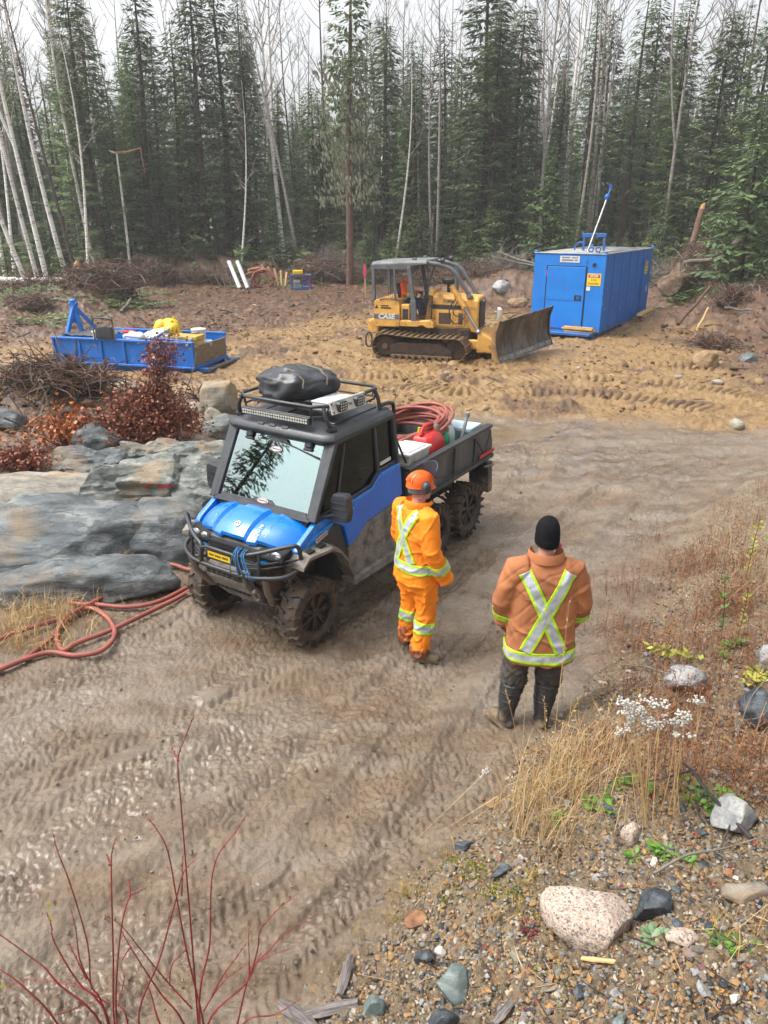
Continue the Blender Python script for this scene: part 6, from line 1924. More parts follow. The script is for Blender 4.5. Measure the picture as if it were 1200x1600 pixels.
fr.build('frame',pump_b,pm,smooth=50)
mb=MB(); mb.bb((-.52,-.27,.72),(.54,.27,.77)); mb.build('top_plate',doz_grey,pm)
mb=MB(); mb.bb((-.42,-.24,.77),(.12,.24,.98)); mb.build('tank',yellow_m,pm,bevel=.05,seg=2)
mb=MB(); mb.lathe([(.0,-.2),(.18,-.2),(.20,-.1),(.20,.15),(.0,.2)],14,'x',(-.20,0,.38),cap=False); mb.bb((-.4,-.2,.08),(0,.2,.28)); mb.build('engine',gal_m,pm,smooth=40)
mb=MB(); mb.lathe([(.0,-.12),(.16,-.12),(.16,.12),(.0,.12)],14,'y',(.22,0,.34),cap=False); mb.build('pump_head',pump_b,pm,smooth=40)
mb=MB(); mb.bb((.34,-.14,.2),(.46,.14,.5)); mb.build('guard',red_m,pm)
p=pxp(571,37.0)
t=thing('survey_stake','tall wooden survey stake with pink ribbon near the bulldozer','stake',p)
mb=MB(); mb.bar((0,0,-.1),(-.04,0,1.55),.07,.035,up=(0,1,0)); mb.build('stake',wood_m,t)
pink_m=mat('pink_ribbon',c8(228,84,120),c8(206,60,100),rough=.6)
mb=MB(); mb.prism([(-.10,1.50),(.04,1.52),(.05,1.25),(.01,.92),(-.06,.86),(-.11,1.2)],'y',-.05,-.03); mb.build('ribbon',pink_m,t)
# ------------------------------------------------------------------ people (local axes: x to the person's right hand side, y where they face, z up)
skin_m=mat('skin',c8(206,156,134),c8(190,138,118),scale=14,rough=.55)
hivis_m=mat('orange_hivis_cloth',c8(255,146,0),c8(250,132,0),scale=5,rough=.75,bump=.0012,bscale=160,mud=.16,mudcol=c8(150,84,40),mudscale=6)
hivis_p=mat('orange_hivis_trousers',c8(255,146,0),c8(250,132,0),scale=5,rough=.75,bump=.0012,bscale=160,mud=.32,mudcol=c8(140,78,42),mudscale=7,mudz=(.02,.55))
canvas_m=mat('brown_duck_canvas',c8(184,116,70),c8(160,98,60),scale=4,rough=.85,bump=.0015,bscale=140,mud=.24,mudcol=c8(120,76,48),mudscale=3.5)
pants_d=mat('dark_work_trousers',c8(74,66,60),c8(58,52,48),scale=5,rough=.8,bump=.0015,bscale=120,mud=.3,mudcol=c8(112,96,80),mudscale=5)
boot_m=mat('black_rubber_boot',c8(40,40,42),c8(56,56,56),scale=6,rough=.4,mud=.4,mudcol=c8(128,108,84),mudscale=6,mudz=(-.05,.35))
boot_l=mat('muddy_leather_boot',c8(70,62,56),c8(90,78,66),scale=6,rough=.7,mud=.5,mudcol=c8(128,108,84),mudscale=7)
lime_m=mat('lime_tape',c8(190,230,44),c8(160,204,36),scale=12,rough=.6,bump=.002,bscale=30,mud=.15,mudcol=c8(140,134,70),mudscale=9)
silver_m=mat('silver_tape',c8(204,208,216),c8(166,170,180),scale=11,rough=.36,metal=.15,bump=.003,bscale=28,mud=.12,mudcol=c8(150,140,124),mudscale=9)
helm_m=mat('orange_helmet',c8(246,110,24),c8(236,96,18),scale=5,rough=.38)
muff_m=mat('grey_muff',c8(66,68,76),c8(50,52,60),scale=6,rough=.5)
knit_m=mat('black_knit',c8(20,20,23),c8(30,30,34),scale=60,rough=1.0,bump=.004,bscale=200,spec=.1)
grey_knit=mat('grey_knit',c8(128,128,132),c8(104,104,110),scale=40,rough=.9)
glove_m=mat('brown_leather_glove',c8(140,72,50),c8(112,56,40),scale=8,rough=.7)
glove_b=mat('black_glove',c8(38,38,40),rough=.7)
def sculpt(name,mb,m,parent,voxel=.012,smooth=4,wrinkle=0.0,wsc=.12,seed=0,wfun=None):
 """joins overlapping closed shapes into one continuous skin"""
 me=mb.mesh('tmp',m)
 o=bpy.data.objects.new('tmp',me)
 COL.objects.link(o)
 r=o.modifiers.new('r','REMESH'); r.mode='VOXEL'; r.voxel_size=voxel
 s=o.modifiers.new('s','SMOOTH'); s.factor=.5; s.iterations=smooth
 dg=bpy.context.evaluated_depsgraph_get()
 out=bpy.data.meshes.new_from_object(o.evaluated_get(dg))
 bpy.data.objects.remove(o)
 bpy.data.meshes.remove(me)
 out.name=name
 n=len(out.vertices)
 co=np.empty(n*3,np.float32); out.vertices.foreach_get('co',co); co=co.reshape(-1,3)
 if wrinkle:
  no=np.empty(n*3,np.float32); out.vertices.foreach_get('normal',no); no=no.reshape(-1,3)
  x,y,z=co[:,0].astype(float),co[:,1].astype(float),co[:,2].astype(float)
  a=np.arctan2(y,x)*.2
  w=perlin(x/wsc+z*2.2,y/wsc+z/(wsc*1.8),seed)+.6*perlin(x/wsc*2.1-z*4,y/wsc*2+z/wsc*.9,seed+3)
  r1_=np.abs(perlin(x/(wsc*1.3)+z/(wsc*2.2),y/(wsc*1.3)-z/(wsc*1.0),seed+7)); r2_=np.abs(perlin(x/(wsc*.8)-z/(wsc*1.1),y/(wsc*.8)+z/(wsc*1.6),seed+11))
  d=wrinkle*(w*.5+.9*np.exp(-(r1_/.10)**2)-.45*np.exp(-(r2_/.07)**2)-.2)
  if wfun is not None:
   d=d*wfun(x,y,z)
  co=co+no*d[:,None]
  out.vertices.foreach_set('co',co.astype(np.float32).ravel())
 out.polygons.foreach_set('use_smooth',[True]*len(out.polygons))
 out.materials.clear(); out.materials.append(m)
 out.update()
 ob=bpy.data.objects.new(name,out)
 COL.objects.link(ob)
 ob.parent=parent
 return ob
def bvh_of(o):
 me=o.data
 return BVHTree.FromPolygons([v.co.copy() for v in me.vertices],[tuple(p.vertices) for p in me.polygons])
def band(name,bvh,rays,parent,wfrac=.22,off=.007,mats=None):
 """reflective tape: rays[i][j] = (origin, direction) over a grid; each is dropped on the garment"""
 pts,ok=[],True
 rows=[]
 for rr in rays:
  row=[]
  for o,d in rr:
   h=bvh.ray_cast(Vector(o),Vector(d).normalized())
   row.append((h[0]-Vector(d).normalized()*off) if h[0] is not None else None)
  rows.append(row)
 n=len(rows[0])
 for row in rows: # holes take the neighbour's point
  for j in range(n):
   if row[j] is None:
    c=[row[k] for k in range(n) if row[k] is not None]
    row[j]=c[0].copy() if c else None
 rows=[r for r in rows if r[0] is not None]
 mb=MB()
 vs=[p for r in rows for p in r]
 fs,mi=[],[]
 for i in range(len(rows)-1):
  for j in range(n-1):
   fs.append((i*n+j,i*n+j+1,(i+1)*n+j+1,(i+1)*n+j))
   u=(j+.5)/(n-1)
   mi.append(0 if u<wfrac or u>1-wfrac else 1)
 mb.add(vs,fs)
 mb.m=mi
 o=mb.build(name,mats or [lime_m,silver_m],parent,smooth=180,fixn=False)
 sd=o.modifiers.new('thickness','SOLIDIFY'); sd.thickness=.003; sd.offset=0
 return o
def back_band(bvh,pts,w,parent,y0=-1.0,n=56,cols=14,top=None):
 """tape across the back along (x, z) points"""
 P=spline([Vector((a,0,b)) for a,b in pts],26) if len(pts)>2 else [Vector((pts[0][0]+(pts[1][0]-pts[0][0])*k/n,0,pts[0][1]+(pts[1][1]-pts[0][1])*k/n)) for k in range(n+1)]
 rays=[]
 for i,p in enumerate(P):
  t=(P[min(i+1,len(P)-1)]-P[max(i-1,0)]).normalized()
  s=Vector((-t.z,0,t.x))
  rays.append([((p+s*(w*(j/cols-.5))).x,y0,(p+s*(w*(j/cols-.5))).z) for j in range(cols+1)])
 return band('reflective_band',bvh,[[(o,(0,1,0)) for o in r] for r in rays],parent)
def ring_band(bvh,c,axis,w,parent,rad=.5,n=72,cols=12,a0=0,a1=2*math.pi,mats=None,off=.007,wfrac=.22,drop=0.0):
 """tape round a limb or the trunk"""
 ax=Vector(axis).normalized()
 u=ax.orthogonal().normalized() if abs(ax.z)<.9 else Vector((1,0,0))
 u=(u-ax*u.dot(ax)).normalized(); v=ax.cross(u)
 rays=[]
 for i in range(n+1):
  a=a0+(a1-a0)*i/n
  d=u*math.cos(a)+v*math.sin(a)
  rays.append([(Vector(c)+d*rad+ax*(w*(j/cols-.5))-Vector((0,0,drop*max(0,-d.y))),-d) for j in range(cols+1)])
 return band('reflective_band',bvh,rays,parent,mats=mats,off=off,wfrac=wfrac)
def head_shape(mb,c,yaw=0.0,nod=0.0):
 M4=Matrix.Translation(Vector(c))@Matrix.Rotation(yaw,4,'Z')@Matrix.Rotation(nod,4,'X')
 mb.xf=M4
 mb.ell((0,-.005,.02),(.074,.096,.104),18,14)
 mb.ell((0,.030,-.045),(.056,.062,.068),14,10)
 mb.ell((0,.072,-.088),(.026,.022,.022),8,6)
 mb.ell((0,.098,-.015),(.014,.020,.026),8,6); mb.ell((0,.088,.010),(.010,.016,.026),8,6)
 mb.ell((0,.088,-.055),(.024,.012,.008),8,6); mb.ell((0,.086,-.066),(.022,.012,.008),8,6)
 for s in (-1,1):
  mb.ell((s*.030,.078,.012),(.018,.014,.010),8,6)
  mb.ell((s*.076,-.006,-.005),(.010,.020,.032),8,8)
  mb.ell((s*.040,.060,-.020),(.022,.022,.018),8,6)
 mb.xf=None
 return M4
def hand_parts(mb,w,d,palm_n,side):
 """hand with five bent fingers: w wrist, d direction of the hand, palm_n the way the palm faces, side towards the thumb"""
 w,d,pn,sd=Vector(w),Vector(d).normalized(),Vector(palm_n).normalized(),Vector(side).normalized()
 mb.tube([w-d*.02,w+d*.03,w+d*.09],[.026,.036,.036],10)
 for k,(o,ln) in enumerate(((-.030,.062),(-.010,.074),(.010,.080),(.030,.070))):
  b=w+d*.082+sd*o
  p1=b+d*ln*.5+pn*.008; p2=p1+(d*.65+pn*.7).normalized()*ln*.32; p3=p2+(d*.1+pn).normalized()*ln*.28
  mb.tube([b-d*.02,b,p1,p2,p3],[.011,.011,.0105,.0095,.008],8)
 b=w+d*.030+sd*.030
 mb.tube([w+d*.02+sd*.01,b,b+(d*.6+sd*.6+pn*.3).normalized()*.035,b+(d*.85+sd*.45+pn*.5).normalized()*.065],[.014,.014,.012,.009],8)
def trunk_rings(spec,n=24):
 """spec rows: z, half width, half depth, centre y, squareness"""
 rings=[]
 for z,a,b,cy,e in spec:
  ring=[]
  for k in range(n):
   t=2*math.pi*k/n
   c,s=math.cos(t),math.sin(t)
   ring.append(Vector((a*math.copysign(abs(c)**e,c),cy+b*math.copysign(abs(s)**e,s),z)))
  rings.append(ring)
 return rings
def body_mesh(parent,hips,knees,ankles,sh,elbows,wrists,head,yaw,chest=(0,0,1.25),pelvis=(0,0,.95),hands=True):
 mb=MB()
 nb=Vector(head)-Vector((0,.02,.115))
 mb.tube([pelvis,Vector(pelvis).lerp(Vector(chest),.5),chest,Vector(chest)+Vector((0,0,.14))],[.125,.12,.135,.10],14)
 mb.tube([Vector(chest)+Vector((0,0,.12)),nb,Vector(head)-Vector((0,0,.05))],[.075,.058,.055],12)
 mb.tube([sh[0],Vector(chest)+Vector((0,0,.13)),sh[1]],[.06,.075,.06],12)
 for s in (0,1):
  mb.tube([sh[s],Vector(sh[s]).lerp(Vector(elbows[s]),.5),elbows[s],Vector(elbows[s]).lerp(Vector(wrists[s]),.4),wrists[s]],[.052,.046,.038,.038,.026],10)
  mb.tube([Vector(pelvis)+Vector((.05 if s else-.05,0,-.02)),hips[s],Vector(hips[s]).lerp(Vector(knees[s]),.5),knees[s],Vector(knees[s]).lerp(Vector(ankles[s]),.35),ankles[s]],[.09,.085,.075,.052,.053,.034],12)
 head_shape(mb,head,yaw)
 return sculpt('body',mb,skin_m,parent,.0085,3)
 # --- worker in orange rain gear and helmet
P1=(.285,6.10)
p1=thing('person','person in orange high visibility suit and orange helmet standing beside the buggy','person',(P1[0],P1[1],hz(*P1)-.01),R(-56))
hips=[Vector((-.10,0,.90)),Vector((.10,0,.90))]
knees=[Vector((-.13,.05,.50)),Vector((.13,.03,.50))]
ank=[Vector((-.145,.02,.09)),Vector((.13,-.04,.09))]
shl=[Vector((-.19,-.01,1.42)),Vector((.19,-.01,1.42))]
elb=[Vector((-.255,.0,1.13)),Vector((.255,-.02,1.13))]
wri=[Vector((-.25,.12,.90)),Vector((.265,.11,.88))]
hd1=Vector((.0,.035,1.63))
HY=R(-8)
body_mesh(p1,hips,knees,ank,shl,elb,wri,hd1,HY)
mb=MB()
hand_parts(mb,wri[0],(.05,.5,-.8),(1,0,0),(0,.8,.5)); sculpt('hand',mb,skin_m,p1,.005,2)
mb=MB(); hand_parts(mb,wri[1],(-.05,.5,-.8),(-1,0,0),(0,.8,.5)); sculpt('hand',mb,skin_m,p1,.005,2)
# jacket
mb=MB()
mb.loft(trunk_rings([(.765,.225,.165,.0,.85),(.80,.228,.168,0,.85),(.93,.215,.155,0,.85),(1.08,.205,.145,.0,.85),(1.25,.215,.140,-.005,.82),(1.37,.205,.125,-.01,.82),(1.45,.150,.100,-.01,.9),(1.50,.085,.085,.0,1)]))
for s in (0,1):
 mb.tube([shl[s]+Vector((.06 if s==0 else-.06,0,0)),shl[s],shl[s].lerp(elb[s],.5),elb[s],elb[s].lerp(wri[s],.5),wri[s].lerp(elb[s],.02),wri[s]+(wri[s]-elb[s]).normalized()*.07],[.095,.095,.088,.080,.078,.074,.070],16)
j1=sculpt('jacket',mb,hivis_m,p1,.010,5,.0095,.15,3)
jb=bvh_of(j1)
mb=MB()
rows=[]
for k in range(19):
 a=R(-250)+R(320)*k/18
 a=math.pi/2+R(35)+R(290)*k/18
 c,s=math.cos(a),math.sin(a)
 out=.0+.03*(abs(k-9)/9)**2
 rows.append([Vector((.092*c,.088*s,1.475)),Vector(((.098+out)*c,(.098+out)*s,1.545-.02*(abs(k-9)/9))),Vector(((.112+out)*c,(.112+out)*s,1.52-.02*(abs(k-9)/9))),Vector((.105*c,.100*s,1.455))])
mb.loft(rows)
mb.build('collar',hivis_m,j1,smooth=50)
back_band(jb,[(-.125,1.46),(-.09,1.40),(.02,1.18),(.105,.99)],.095,j1)
back_band(jb,[(.125,1.46),(.09,1.40),(-.02,1.18),(-.105,.99)],.095,j1)
ring_band(jb,(0,0,.945),(0,0,1),.095,j1,.32,110)
for s in (0,1):
 d=(wri[s]-elb[s]).normalized()
 c=elb[s].lerp(wri[s],.62)
 ring_band(jb,c,d,.085,j1,.13,60)
 # trousers
mb=MB()
mb.loft(trunk_rings([(.70,.17,.13,.0,.9),(.85,.185,.14,0,.9),(.98,.17,.125,0,.9)]))
for s in (0,1):
 h,k_,a_=hips[s],knees[s],ank[s]
 mb.tube([h+Vector((0,0,.04)),h.lerp(k_,.35),k_,k_.lerp(a_,.5),a_+Vector((0,0,.05)),a_+Vector((0,-.005,-.02))],[.112,.105,.092,.088,.090,.093],16)
 mb.box(h.lerp(k_,.45)+Vector((.085 if s else-.085,0,0)),(.05,.15,.19))
t1=sculpt('trousers',mb,hivis_p,p1,.010,3,.013,.11,11,lambda x,y,z:np.clip(1.5-z,.6,1.6))
tb1=bvh_of(t1)
for s in (0,1):
 d=(ank[s]-knees[s]).normalized()
 c=knees[s].lerp(ank[s],.36)
 ring_band(tb1,c,d,.115,t1,.125,60)
def boot(parent,a,yaw,m,L=.29,name='boot',high=.16,r=.06):
 mb=MB()
 M4=Matrix.Translation(Vector((a.x,a.y,0)))@Matrix.Rotation(yaw,4,'Z')
 mb.xf=M4
 mb.tube([(0,-.005,high),(0,-.005,.10),(0,.0,.05)],[r,r*.95,r*.95],14)
 mb.ell((0,-.02,.045),(.050,.07,.05),14,8); mb.ell((0,.08,.045),(.056,.115,.047),16,10); mb.ell((0,.12,.04),(.056,.08,.042),14,8)
 mb.bb((-.048,-.075,.0),(.048,.18,.022))
 mb.xf=None
 return sculpt(name,mb,m,parent,.008,3,.003,.06,5)
boot(p1,ank[0]+Vector((0,.0,0)),R(10),boot_l)
boot(p1,ank[1]+Vector((0,.0,0)),R(-42),boot_l)
# helmet with ear muffs and raised visor
hm=MB()
MH=Matrix.Translation(hd1)@Matrix.Rotation(HY,4,'Z')@Matrix.Rotation(R(-3),4,'X')
rows=[]
for i in range(11):
 ph=math.pi/2*i/10
 rr,zz=math.cos(ph)**.8,math.sin(ph)**1.0
 ring=[]
 for k in range(36):
  a=2*math.pi*k/36
  c,s=math.cos(a),math.sin(a)
  rid=.004*(1 if (abs(c)*6%2)<1 else 0)*(1-abs(s)**6)*(.2<zz<.98)*(abs(c)<.75)
  ring.append(Vector((.101*rr*c,(.124*rr+rid)*s-.008,.035+.120*zz+rid)))
 rows.append(ring)
brim=[Vector((p.x*1.03,p.y*1.03+(.025 if p.y>.05 else 0)*(p.y/.13),.022-(.012 if p.y>0 else 0))) for p in rows[0]]
under=[Vector((p.x*.97,p.y*.97,.024)) for p in rows[0]]
hm.loft([under,brim]+rows)
hm.xf=None
o=hm.build('helmet',helm_m,p1,smooth=40); o.data.transform(MH)
mb=MB()
for k in (-2,-1,0,1,2):
 mb.tube([(k*.026*(1-.25*abs(math.sin(t))),-.008+.134*math.cos(t)*(1-.03*k*k),.035+.120*math.sin(t)*(1-.018*k*k)) for t in [R(25)+R(135)*q/14 for q in range(15)]],.0055,6)
o2=mb.build('helmet_ridge',helm_m,o,smooth=60); o2.data.transform(MH)
for s in (-1,1):
 mb=MB(); mb.lathe([(.0,-.028),(.036,-.026),(.042,-.01),(.042,.012),(.034,.026),(.02,.030),(.0,.030)],18,'x',cap=False)
 mb.v=[(x*s,y*.9,z*1.25) for x,y,z in mb.v]
 mb.v=[(x+s*.122,y-.012,z+.040) for x,y,z in mb.v]
 mb.tube([(s*.122,-.012,.05),(s*.128,-.016,.10),(s*.104,-.01,.09)],.007,6)
 o3=mb.build('ear_muff',muff_m,p1,smooth=50); o3.data.transform(MH)
mb=MB()
rows=[]
for i in range(9):
 a=R(-58)+R(116)*i/8
 rows.append([Vector((.150*math.sin(a),.085+.115*math.cos(a)-.055,.10+.0*i)),Vector((.145*math.sin(a),.07+.115*math.cos(a)-.055,.235-.07*(math.sin(a))**2)),Vector((.139*math.sin(a),.066+.112*math.cos(a)-.055,.232-.07*(math.sin(a))**2)),Vector((.144*math.sin(a),.081+.112*math.cos(a)-.055,.10))])
mb.loft(rows)
mb.tube([Vector((.15*math.sin(a),.085+.115*math.cos(a)-.055,.10)) for a in [R(-80)+R(160)*q/12 for q in range(13)]],.006,6)
o4=mb.build('visor',mat('visor_mesh',c8(58,62,72),c8(44,48,58),scale=80,rough=.6),p1,smooth=60); o4.data.transform(MH)
mb=MB(); mb.loft([[Vector((r_*.080*math.cos(a),-.006+r_*.102*math.sin(a),z)) for a in [2*math.pi*k/24 for k in range(24)]] for r_,z in ((.96,-.035),(1.05,-.03),(1.08,.0),(1.06,.04))]); o5=mb.build('knit_band',grey_knit,p1,smooth=60); o5.data.transform(MH)
mb=MB(); mb.tube(spline([Vector((.118,-.02,-.02)),Vector((.135,-.06,-.06)),Vector((.12,-.09,-.05))],4),.003,5); o6=mb.build('cord',muff_m,p1); o6.data.transform(MH)
# --- man in the brown canvas jacket with the crossed bands
P2=(1.19,5.02)
p2=thing('person','person in brown canvas jacket with crossed reflective bands, black knit cap and rubber boots','person',(P2[0],P2[1],0.0),R(-2))
hips=[Vector((-.105,0,.90)),Vector((.105,0,.90))]
knees=[Vector((-.17,.02,.48)),Vector((.10,.03,.48))]
ank=[Vector((-.22,-.03,.09)),Vector((.06,-.04,.09))]
shl=[Vector((-.205,.0,1.40)),Vector((.205,.0,1.40))]
elb=[Vector((-.292,.01,1.11)),Vector((.292,.01,1.11))]
wri=[Vector((-.255,.13,.88)),Vector((.255,.13,.88))]
hd2=Vector((.0,.045,1.60))
body_mesh(p2,hips,knees,ank,shl,elb,wri,hd2,0.0)
for s,sx in ((0,1),(1,-1)):
 mb=MB(); hand_parts(mb,wri[s]+Vector((0,.0,.0)),(sx*.1,.25,-.9),(sx,.2,0),(0,.9,.3)); sculpt('glove',mb,glove_m,p2,.005,2)
mb=MB()
mb.loft(trunk_rings([(.645,.260,.178,-.01,.82),(.68,.262,.182,-.01,.82),(.80,.258,.180,-.005,.82),(.95,.250,.176,0,.82),(1.12,.246,.168,0,.80),(1.28,.240,.155,.0,.80),(1.37,.215,.13,.0,.85),(1.43,.155,.105,.005,.95),(1.48,.085,.085,.01,1)]))
for s in (0,1):
 mb.tube([shl[s]+Vector((.07 if s==0 else-.07,0,-.01)),shl[s]+Vector((0,0,-.015)),shl[s].lerp(elb[s],.5),elb[s],elb[s].lerp(wri[s],.5),wri[s].lerp(elb[s],.10),wri[s].lerp(elb[s],-.03)],[.096,.098,.092,.088,.082,.076,.072],18)
j2=sculpt('jacket',mb,canvas_m,p2,.010,4,.0115,.24,21)
jb2=bvh_of(j2)
mb=MB()
rows=[]
for k in range(19):
 a=math.pi/2+R(40)+R(280)*k/18
 c,s=math.cos(a),math.sin(a)
 out=.045*(abs(k-9)/9)**2
 rows.append([Vector((.098*c,.01+.094*s,1.455)),Vector(((.102+out)*c,.01+(.100+out*.3)*s,1.525)),Vector(((.108+out)*c,.01+(.106+out*.3)*s,1.518)),Vector(((.122+out)*c,.01+(.118+out*.3)*s,1.456))])
mb.loft(rows)
mb.build('collar',canvas_m,j2,smooth=60)
back_band(jb2,[(-.165,1.40),(-.06,1.20),(.135,.775)],.098,j2,n=60)
back_band(jb2,[(.165,1.40),(.06,1.20),(-.135,.775)],.098,j2,n=60)
ring_band(jb2,(0,0,.725),(0,0,1),.098,j2,.36,110)
for s in (0,1):
 d=(wri[s]-elb[s]).normalized()
 ring_band(jb2,elb[s].lerp(wri[s],.48),d,.07,j2,.15,60,mats=[lime_m,lime_m])
for z in (1.20,.93):
 rays=[[((-.215+.43*i/30),-1.0,z+q*.006+.004*math.sin(i)) for q in range(2)] for i in range(31)]
 b=band('seam',jb2,[[(o,(0,1,0)) for o in r] for r in rays],j2,off=.002,mats=[canvas_m,canvas_m])
mb=MB()
mb.loft(trunk_rings([(.66,.17,.13,.0,.9),(.85,.19,.15,0,.9),(.98,.18,.14,0,.9)]))
for s in (0,1):
 h,k_,a_=hips[s],knees[s],ank[s]
 mb.tube([h+Vector((0,0,.04)),h.lerp(k_,.4),k_+Vector((0,0,.04)),k_-Vector((0,0,.06)),k_.lerp(a_,.30)],[.118,.112,.104,.106,.088],16)
t2=sculpt('trousers',mb,pants_d,p2,.0105,3,.016,.085,31)
for s in (0,1):
 k_,a_=knees[s],ank[s]
 mb=MB()
 top=k_.lerp(a_,.10)
 n=20
 rings=[]
 for t,r_ in ((0,.092),(.0,.100),(.25,.098),(.55,.086),(.85,.070),(1.0,.066)):
  c=top.lerp(a_,t)
  if t==0 and r_<.095:
   c=c-Vector((0,0,.10))
  rings.append([c+Vector((r_*.95*math.cos(2*math.pi*q/n),r_*1.06*math.sin(2*math.pi*q/n),.008*math.cos(2*math.pi*q/n))) for q in range(n)])
 mb.loft(rings)
 M4=Matrix.Translation(Vector((a_.x,a_.y,0)))@Matrix.Rotation(R(32 if s==0 else-10),4,'Z')
 mb.xf=M4
 mb.ell((0,-.015,.055),(.056,.078,.055),14,8); mb.ell((0,.085,.05),(.062,.115,.05),16,10); mb.bb((-.056,-.085,.0),(.056,.19,.026))
 mb.xf=None
 o=sculpt('rubber_boot',mb,boot_m,p2,.0085,2,.004,.07,41)
 bb_=bvh_of(o)
 for t in (.12,.30,.5):
  ring_band(bb_,top.lerp(a_,t),(0,0,1),.012,o,.16,24,cols=2,mats=[boot_m,boot_m],off=.003).name='boot_ridge'
  # knit cap
mb=MB()
MC=Matrix.Translation(hd2)@Matrix.Rotation(R(6),4,'X')
rows=[]
for i,(r_,z) in enumerate(((.96,-.030),(1.06,-.028),(1.10,.0),(1.11,.038),(1.06,.044),(1.07,.06),(1.06,.09),(.95,.13),(.72,.162),(.40,.180),(.1,.186))):
 ring=[]
 for k in range(32):
  a=2*math.pi*k/32
  f=1+(.03*math.sin(a*3+1)+.02*math.sin(a*5))*max(0,(z-.06)*12)*.5
  ring.append(Vector((.083*r_*f*math.cos(a),-.006+.106*r_*f*math.sin(a),z+.004*math.sin(a*2))))
 rows.append(ring)
mb.loft(rows)
o=mb.build('knit_cap',knit_m,p2,smooth=60); o.data.transform(MC)
o.modifiers.new('s','SUBSURF').levels=1
mb=MB(); mb.ell((.10,.055,-.075),(.028,.022,.022),10,7); mb.tube(spline([(.09,.04,-.04),(.115,.06,-.085),(.10,.07,-.12)],4),.008,6)
o=mb.build('pink_ear_plug',pink_m,p2,smooth=60); o.data.transform(MC)
# --- operator seated in the bulldozer
p3=thing('person','seated operator in orange high visibility jacket at the bulldozer levers','person',Matrix.Translation(dzr.location)@Matrix.Rotation(DYAW,4,'Z')@Vector((-1.04,-.08,.56)),DYAW-math.pi/2)
hips=[Vector((-.10,.02,.92)),Vector((.10,.02,.92))]
knees=[Vector((-.13,.46,.96)),Vector((.13,.46,.96))]
ank=[Vector((-.13,.54,.56)),Vector((.13,.54,.56))]
shl=[Vector((-.19,.0,1.43)),Vector((.19,.0,1.43))]
elb=[Vector((-.27,.10,1.16)),Vector((.28,.06,1.16))]
wri=[Vector((-.24,.36,1.18)),Vector((.24,.30,1.10))]
hd3=Vector((.0,.06,1.64))
body_mesh(p3,hips,knees,ank,shl,elb,wri,hd3,0.0,chest=(0,.01,1.26),pelvis=(0,0,.95))
for s,sx in ((0,1),(1,-1)):
 mb=MB(); hand_parts(mb,wri[s],(0,.9,-.2),(0,-.2,-1),(sx,0,0)); sculpt('glove',mb,glove_b,p3,.006,2)
mb=MB()
mb.loft(trunk_rings([(.86,.20,.15,.0,.85),(1.0,.205,.15,0,.85),(1.2,.205,.14,0,.85),(1.37,.20,.125,0,.85),(1.45,.14,.10,0,.9),(1.51,.08,.08,.01,1)]))
for s in (0,1):
 mb.tube([shl[s]+Vector((.06 if s==0 else-.06,0,0)),shl[s],elb[s],elb[s].lerp(wri[s],.85)],[.09,.09,.08,.065],14)
j3=sculpt('jacket',mb,mat('orange_jacket',c8(246,98,24),c8(232,86,18),rough=.7),p3,.014,4,.007,.12,5)
jb3=bvh_of(j3)
for sx in (-.12,.12):
 rays=[[(sx+(q/4-.5)*.075,-1.0 if i<14 else 1.0,0) for q in range(5)] for i in range(2)]
 rr=[[((sx+(q/4-.5)*.075),1.0,.92+.50*i/14) for q in range(5)] for i in range(15)]
 band('reflective_band',jb3,[[(o,(0,-1,0)) for o in r] for r in rr],j3)
 rr=[[((sx+(q/4-.5)*.075),-1.0,.92+.50*i/14) for q in range(5)] for i in range(15)]
 band('reflective_band',jb3,[[(o,(0,1,0)) for o in r] for r in rr],j3)
ring_band(jb3,(0,0,1.02),(0,0,1),.08,j3,.3,40)
for s in (0,1):
 ring_band(jb3,elb[s].lerp(wri[s],.5),wri[s]-elb[s],.07,j3,.14,20)
mb=MB()
for s in (0,1):
 mb.tube([Vector((.04 if s else-.04,-.02,.94)),hips[s],hips[s].lerp(knees[s],.5),knees[s],knees[s].lerp(ank[s],.5),ank[s]],[.12,.11,.10,.085,.075,.07],14)
sculpt('trousers',mb,mat('blue_jeans',c8(48,66,104),c8(36,50,84),rough=.8),p3,.014,3,.008,.1,8)
boot(p3,Vector((ank[0].x,ank[0].y,0)),0,boot_l).location.z=.46
boot(p3,Vector((ank[1].x,ank[1].y,0)),0,boot_l).location.z=.46
mb=MB(); mb.lathe([(.098,.02),(.102,.03),(.094,.09),(.07,.13),(.03,.148),(.0,.15)],24,'z',cap=False)
mb.v=[(x+hd3.x,y*1.2+hd3.y-.005,z+hd3.z) for x,y,z in mb.v]
mb.bb((hd3.x-.07,hd3.y+.09,hd3.z+.02),(hd3.x+.07,hd3.y+.17,hd3.z+.03))
mb.build('cap',mat('white_hard_hat',c8(220,222,224),rough=.4),p3,smooth=60)
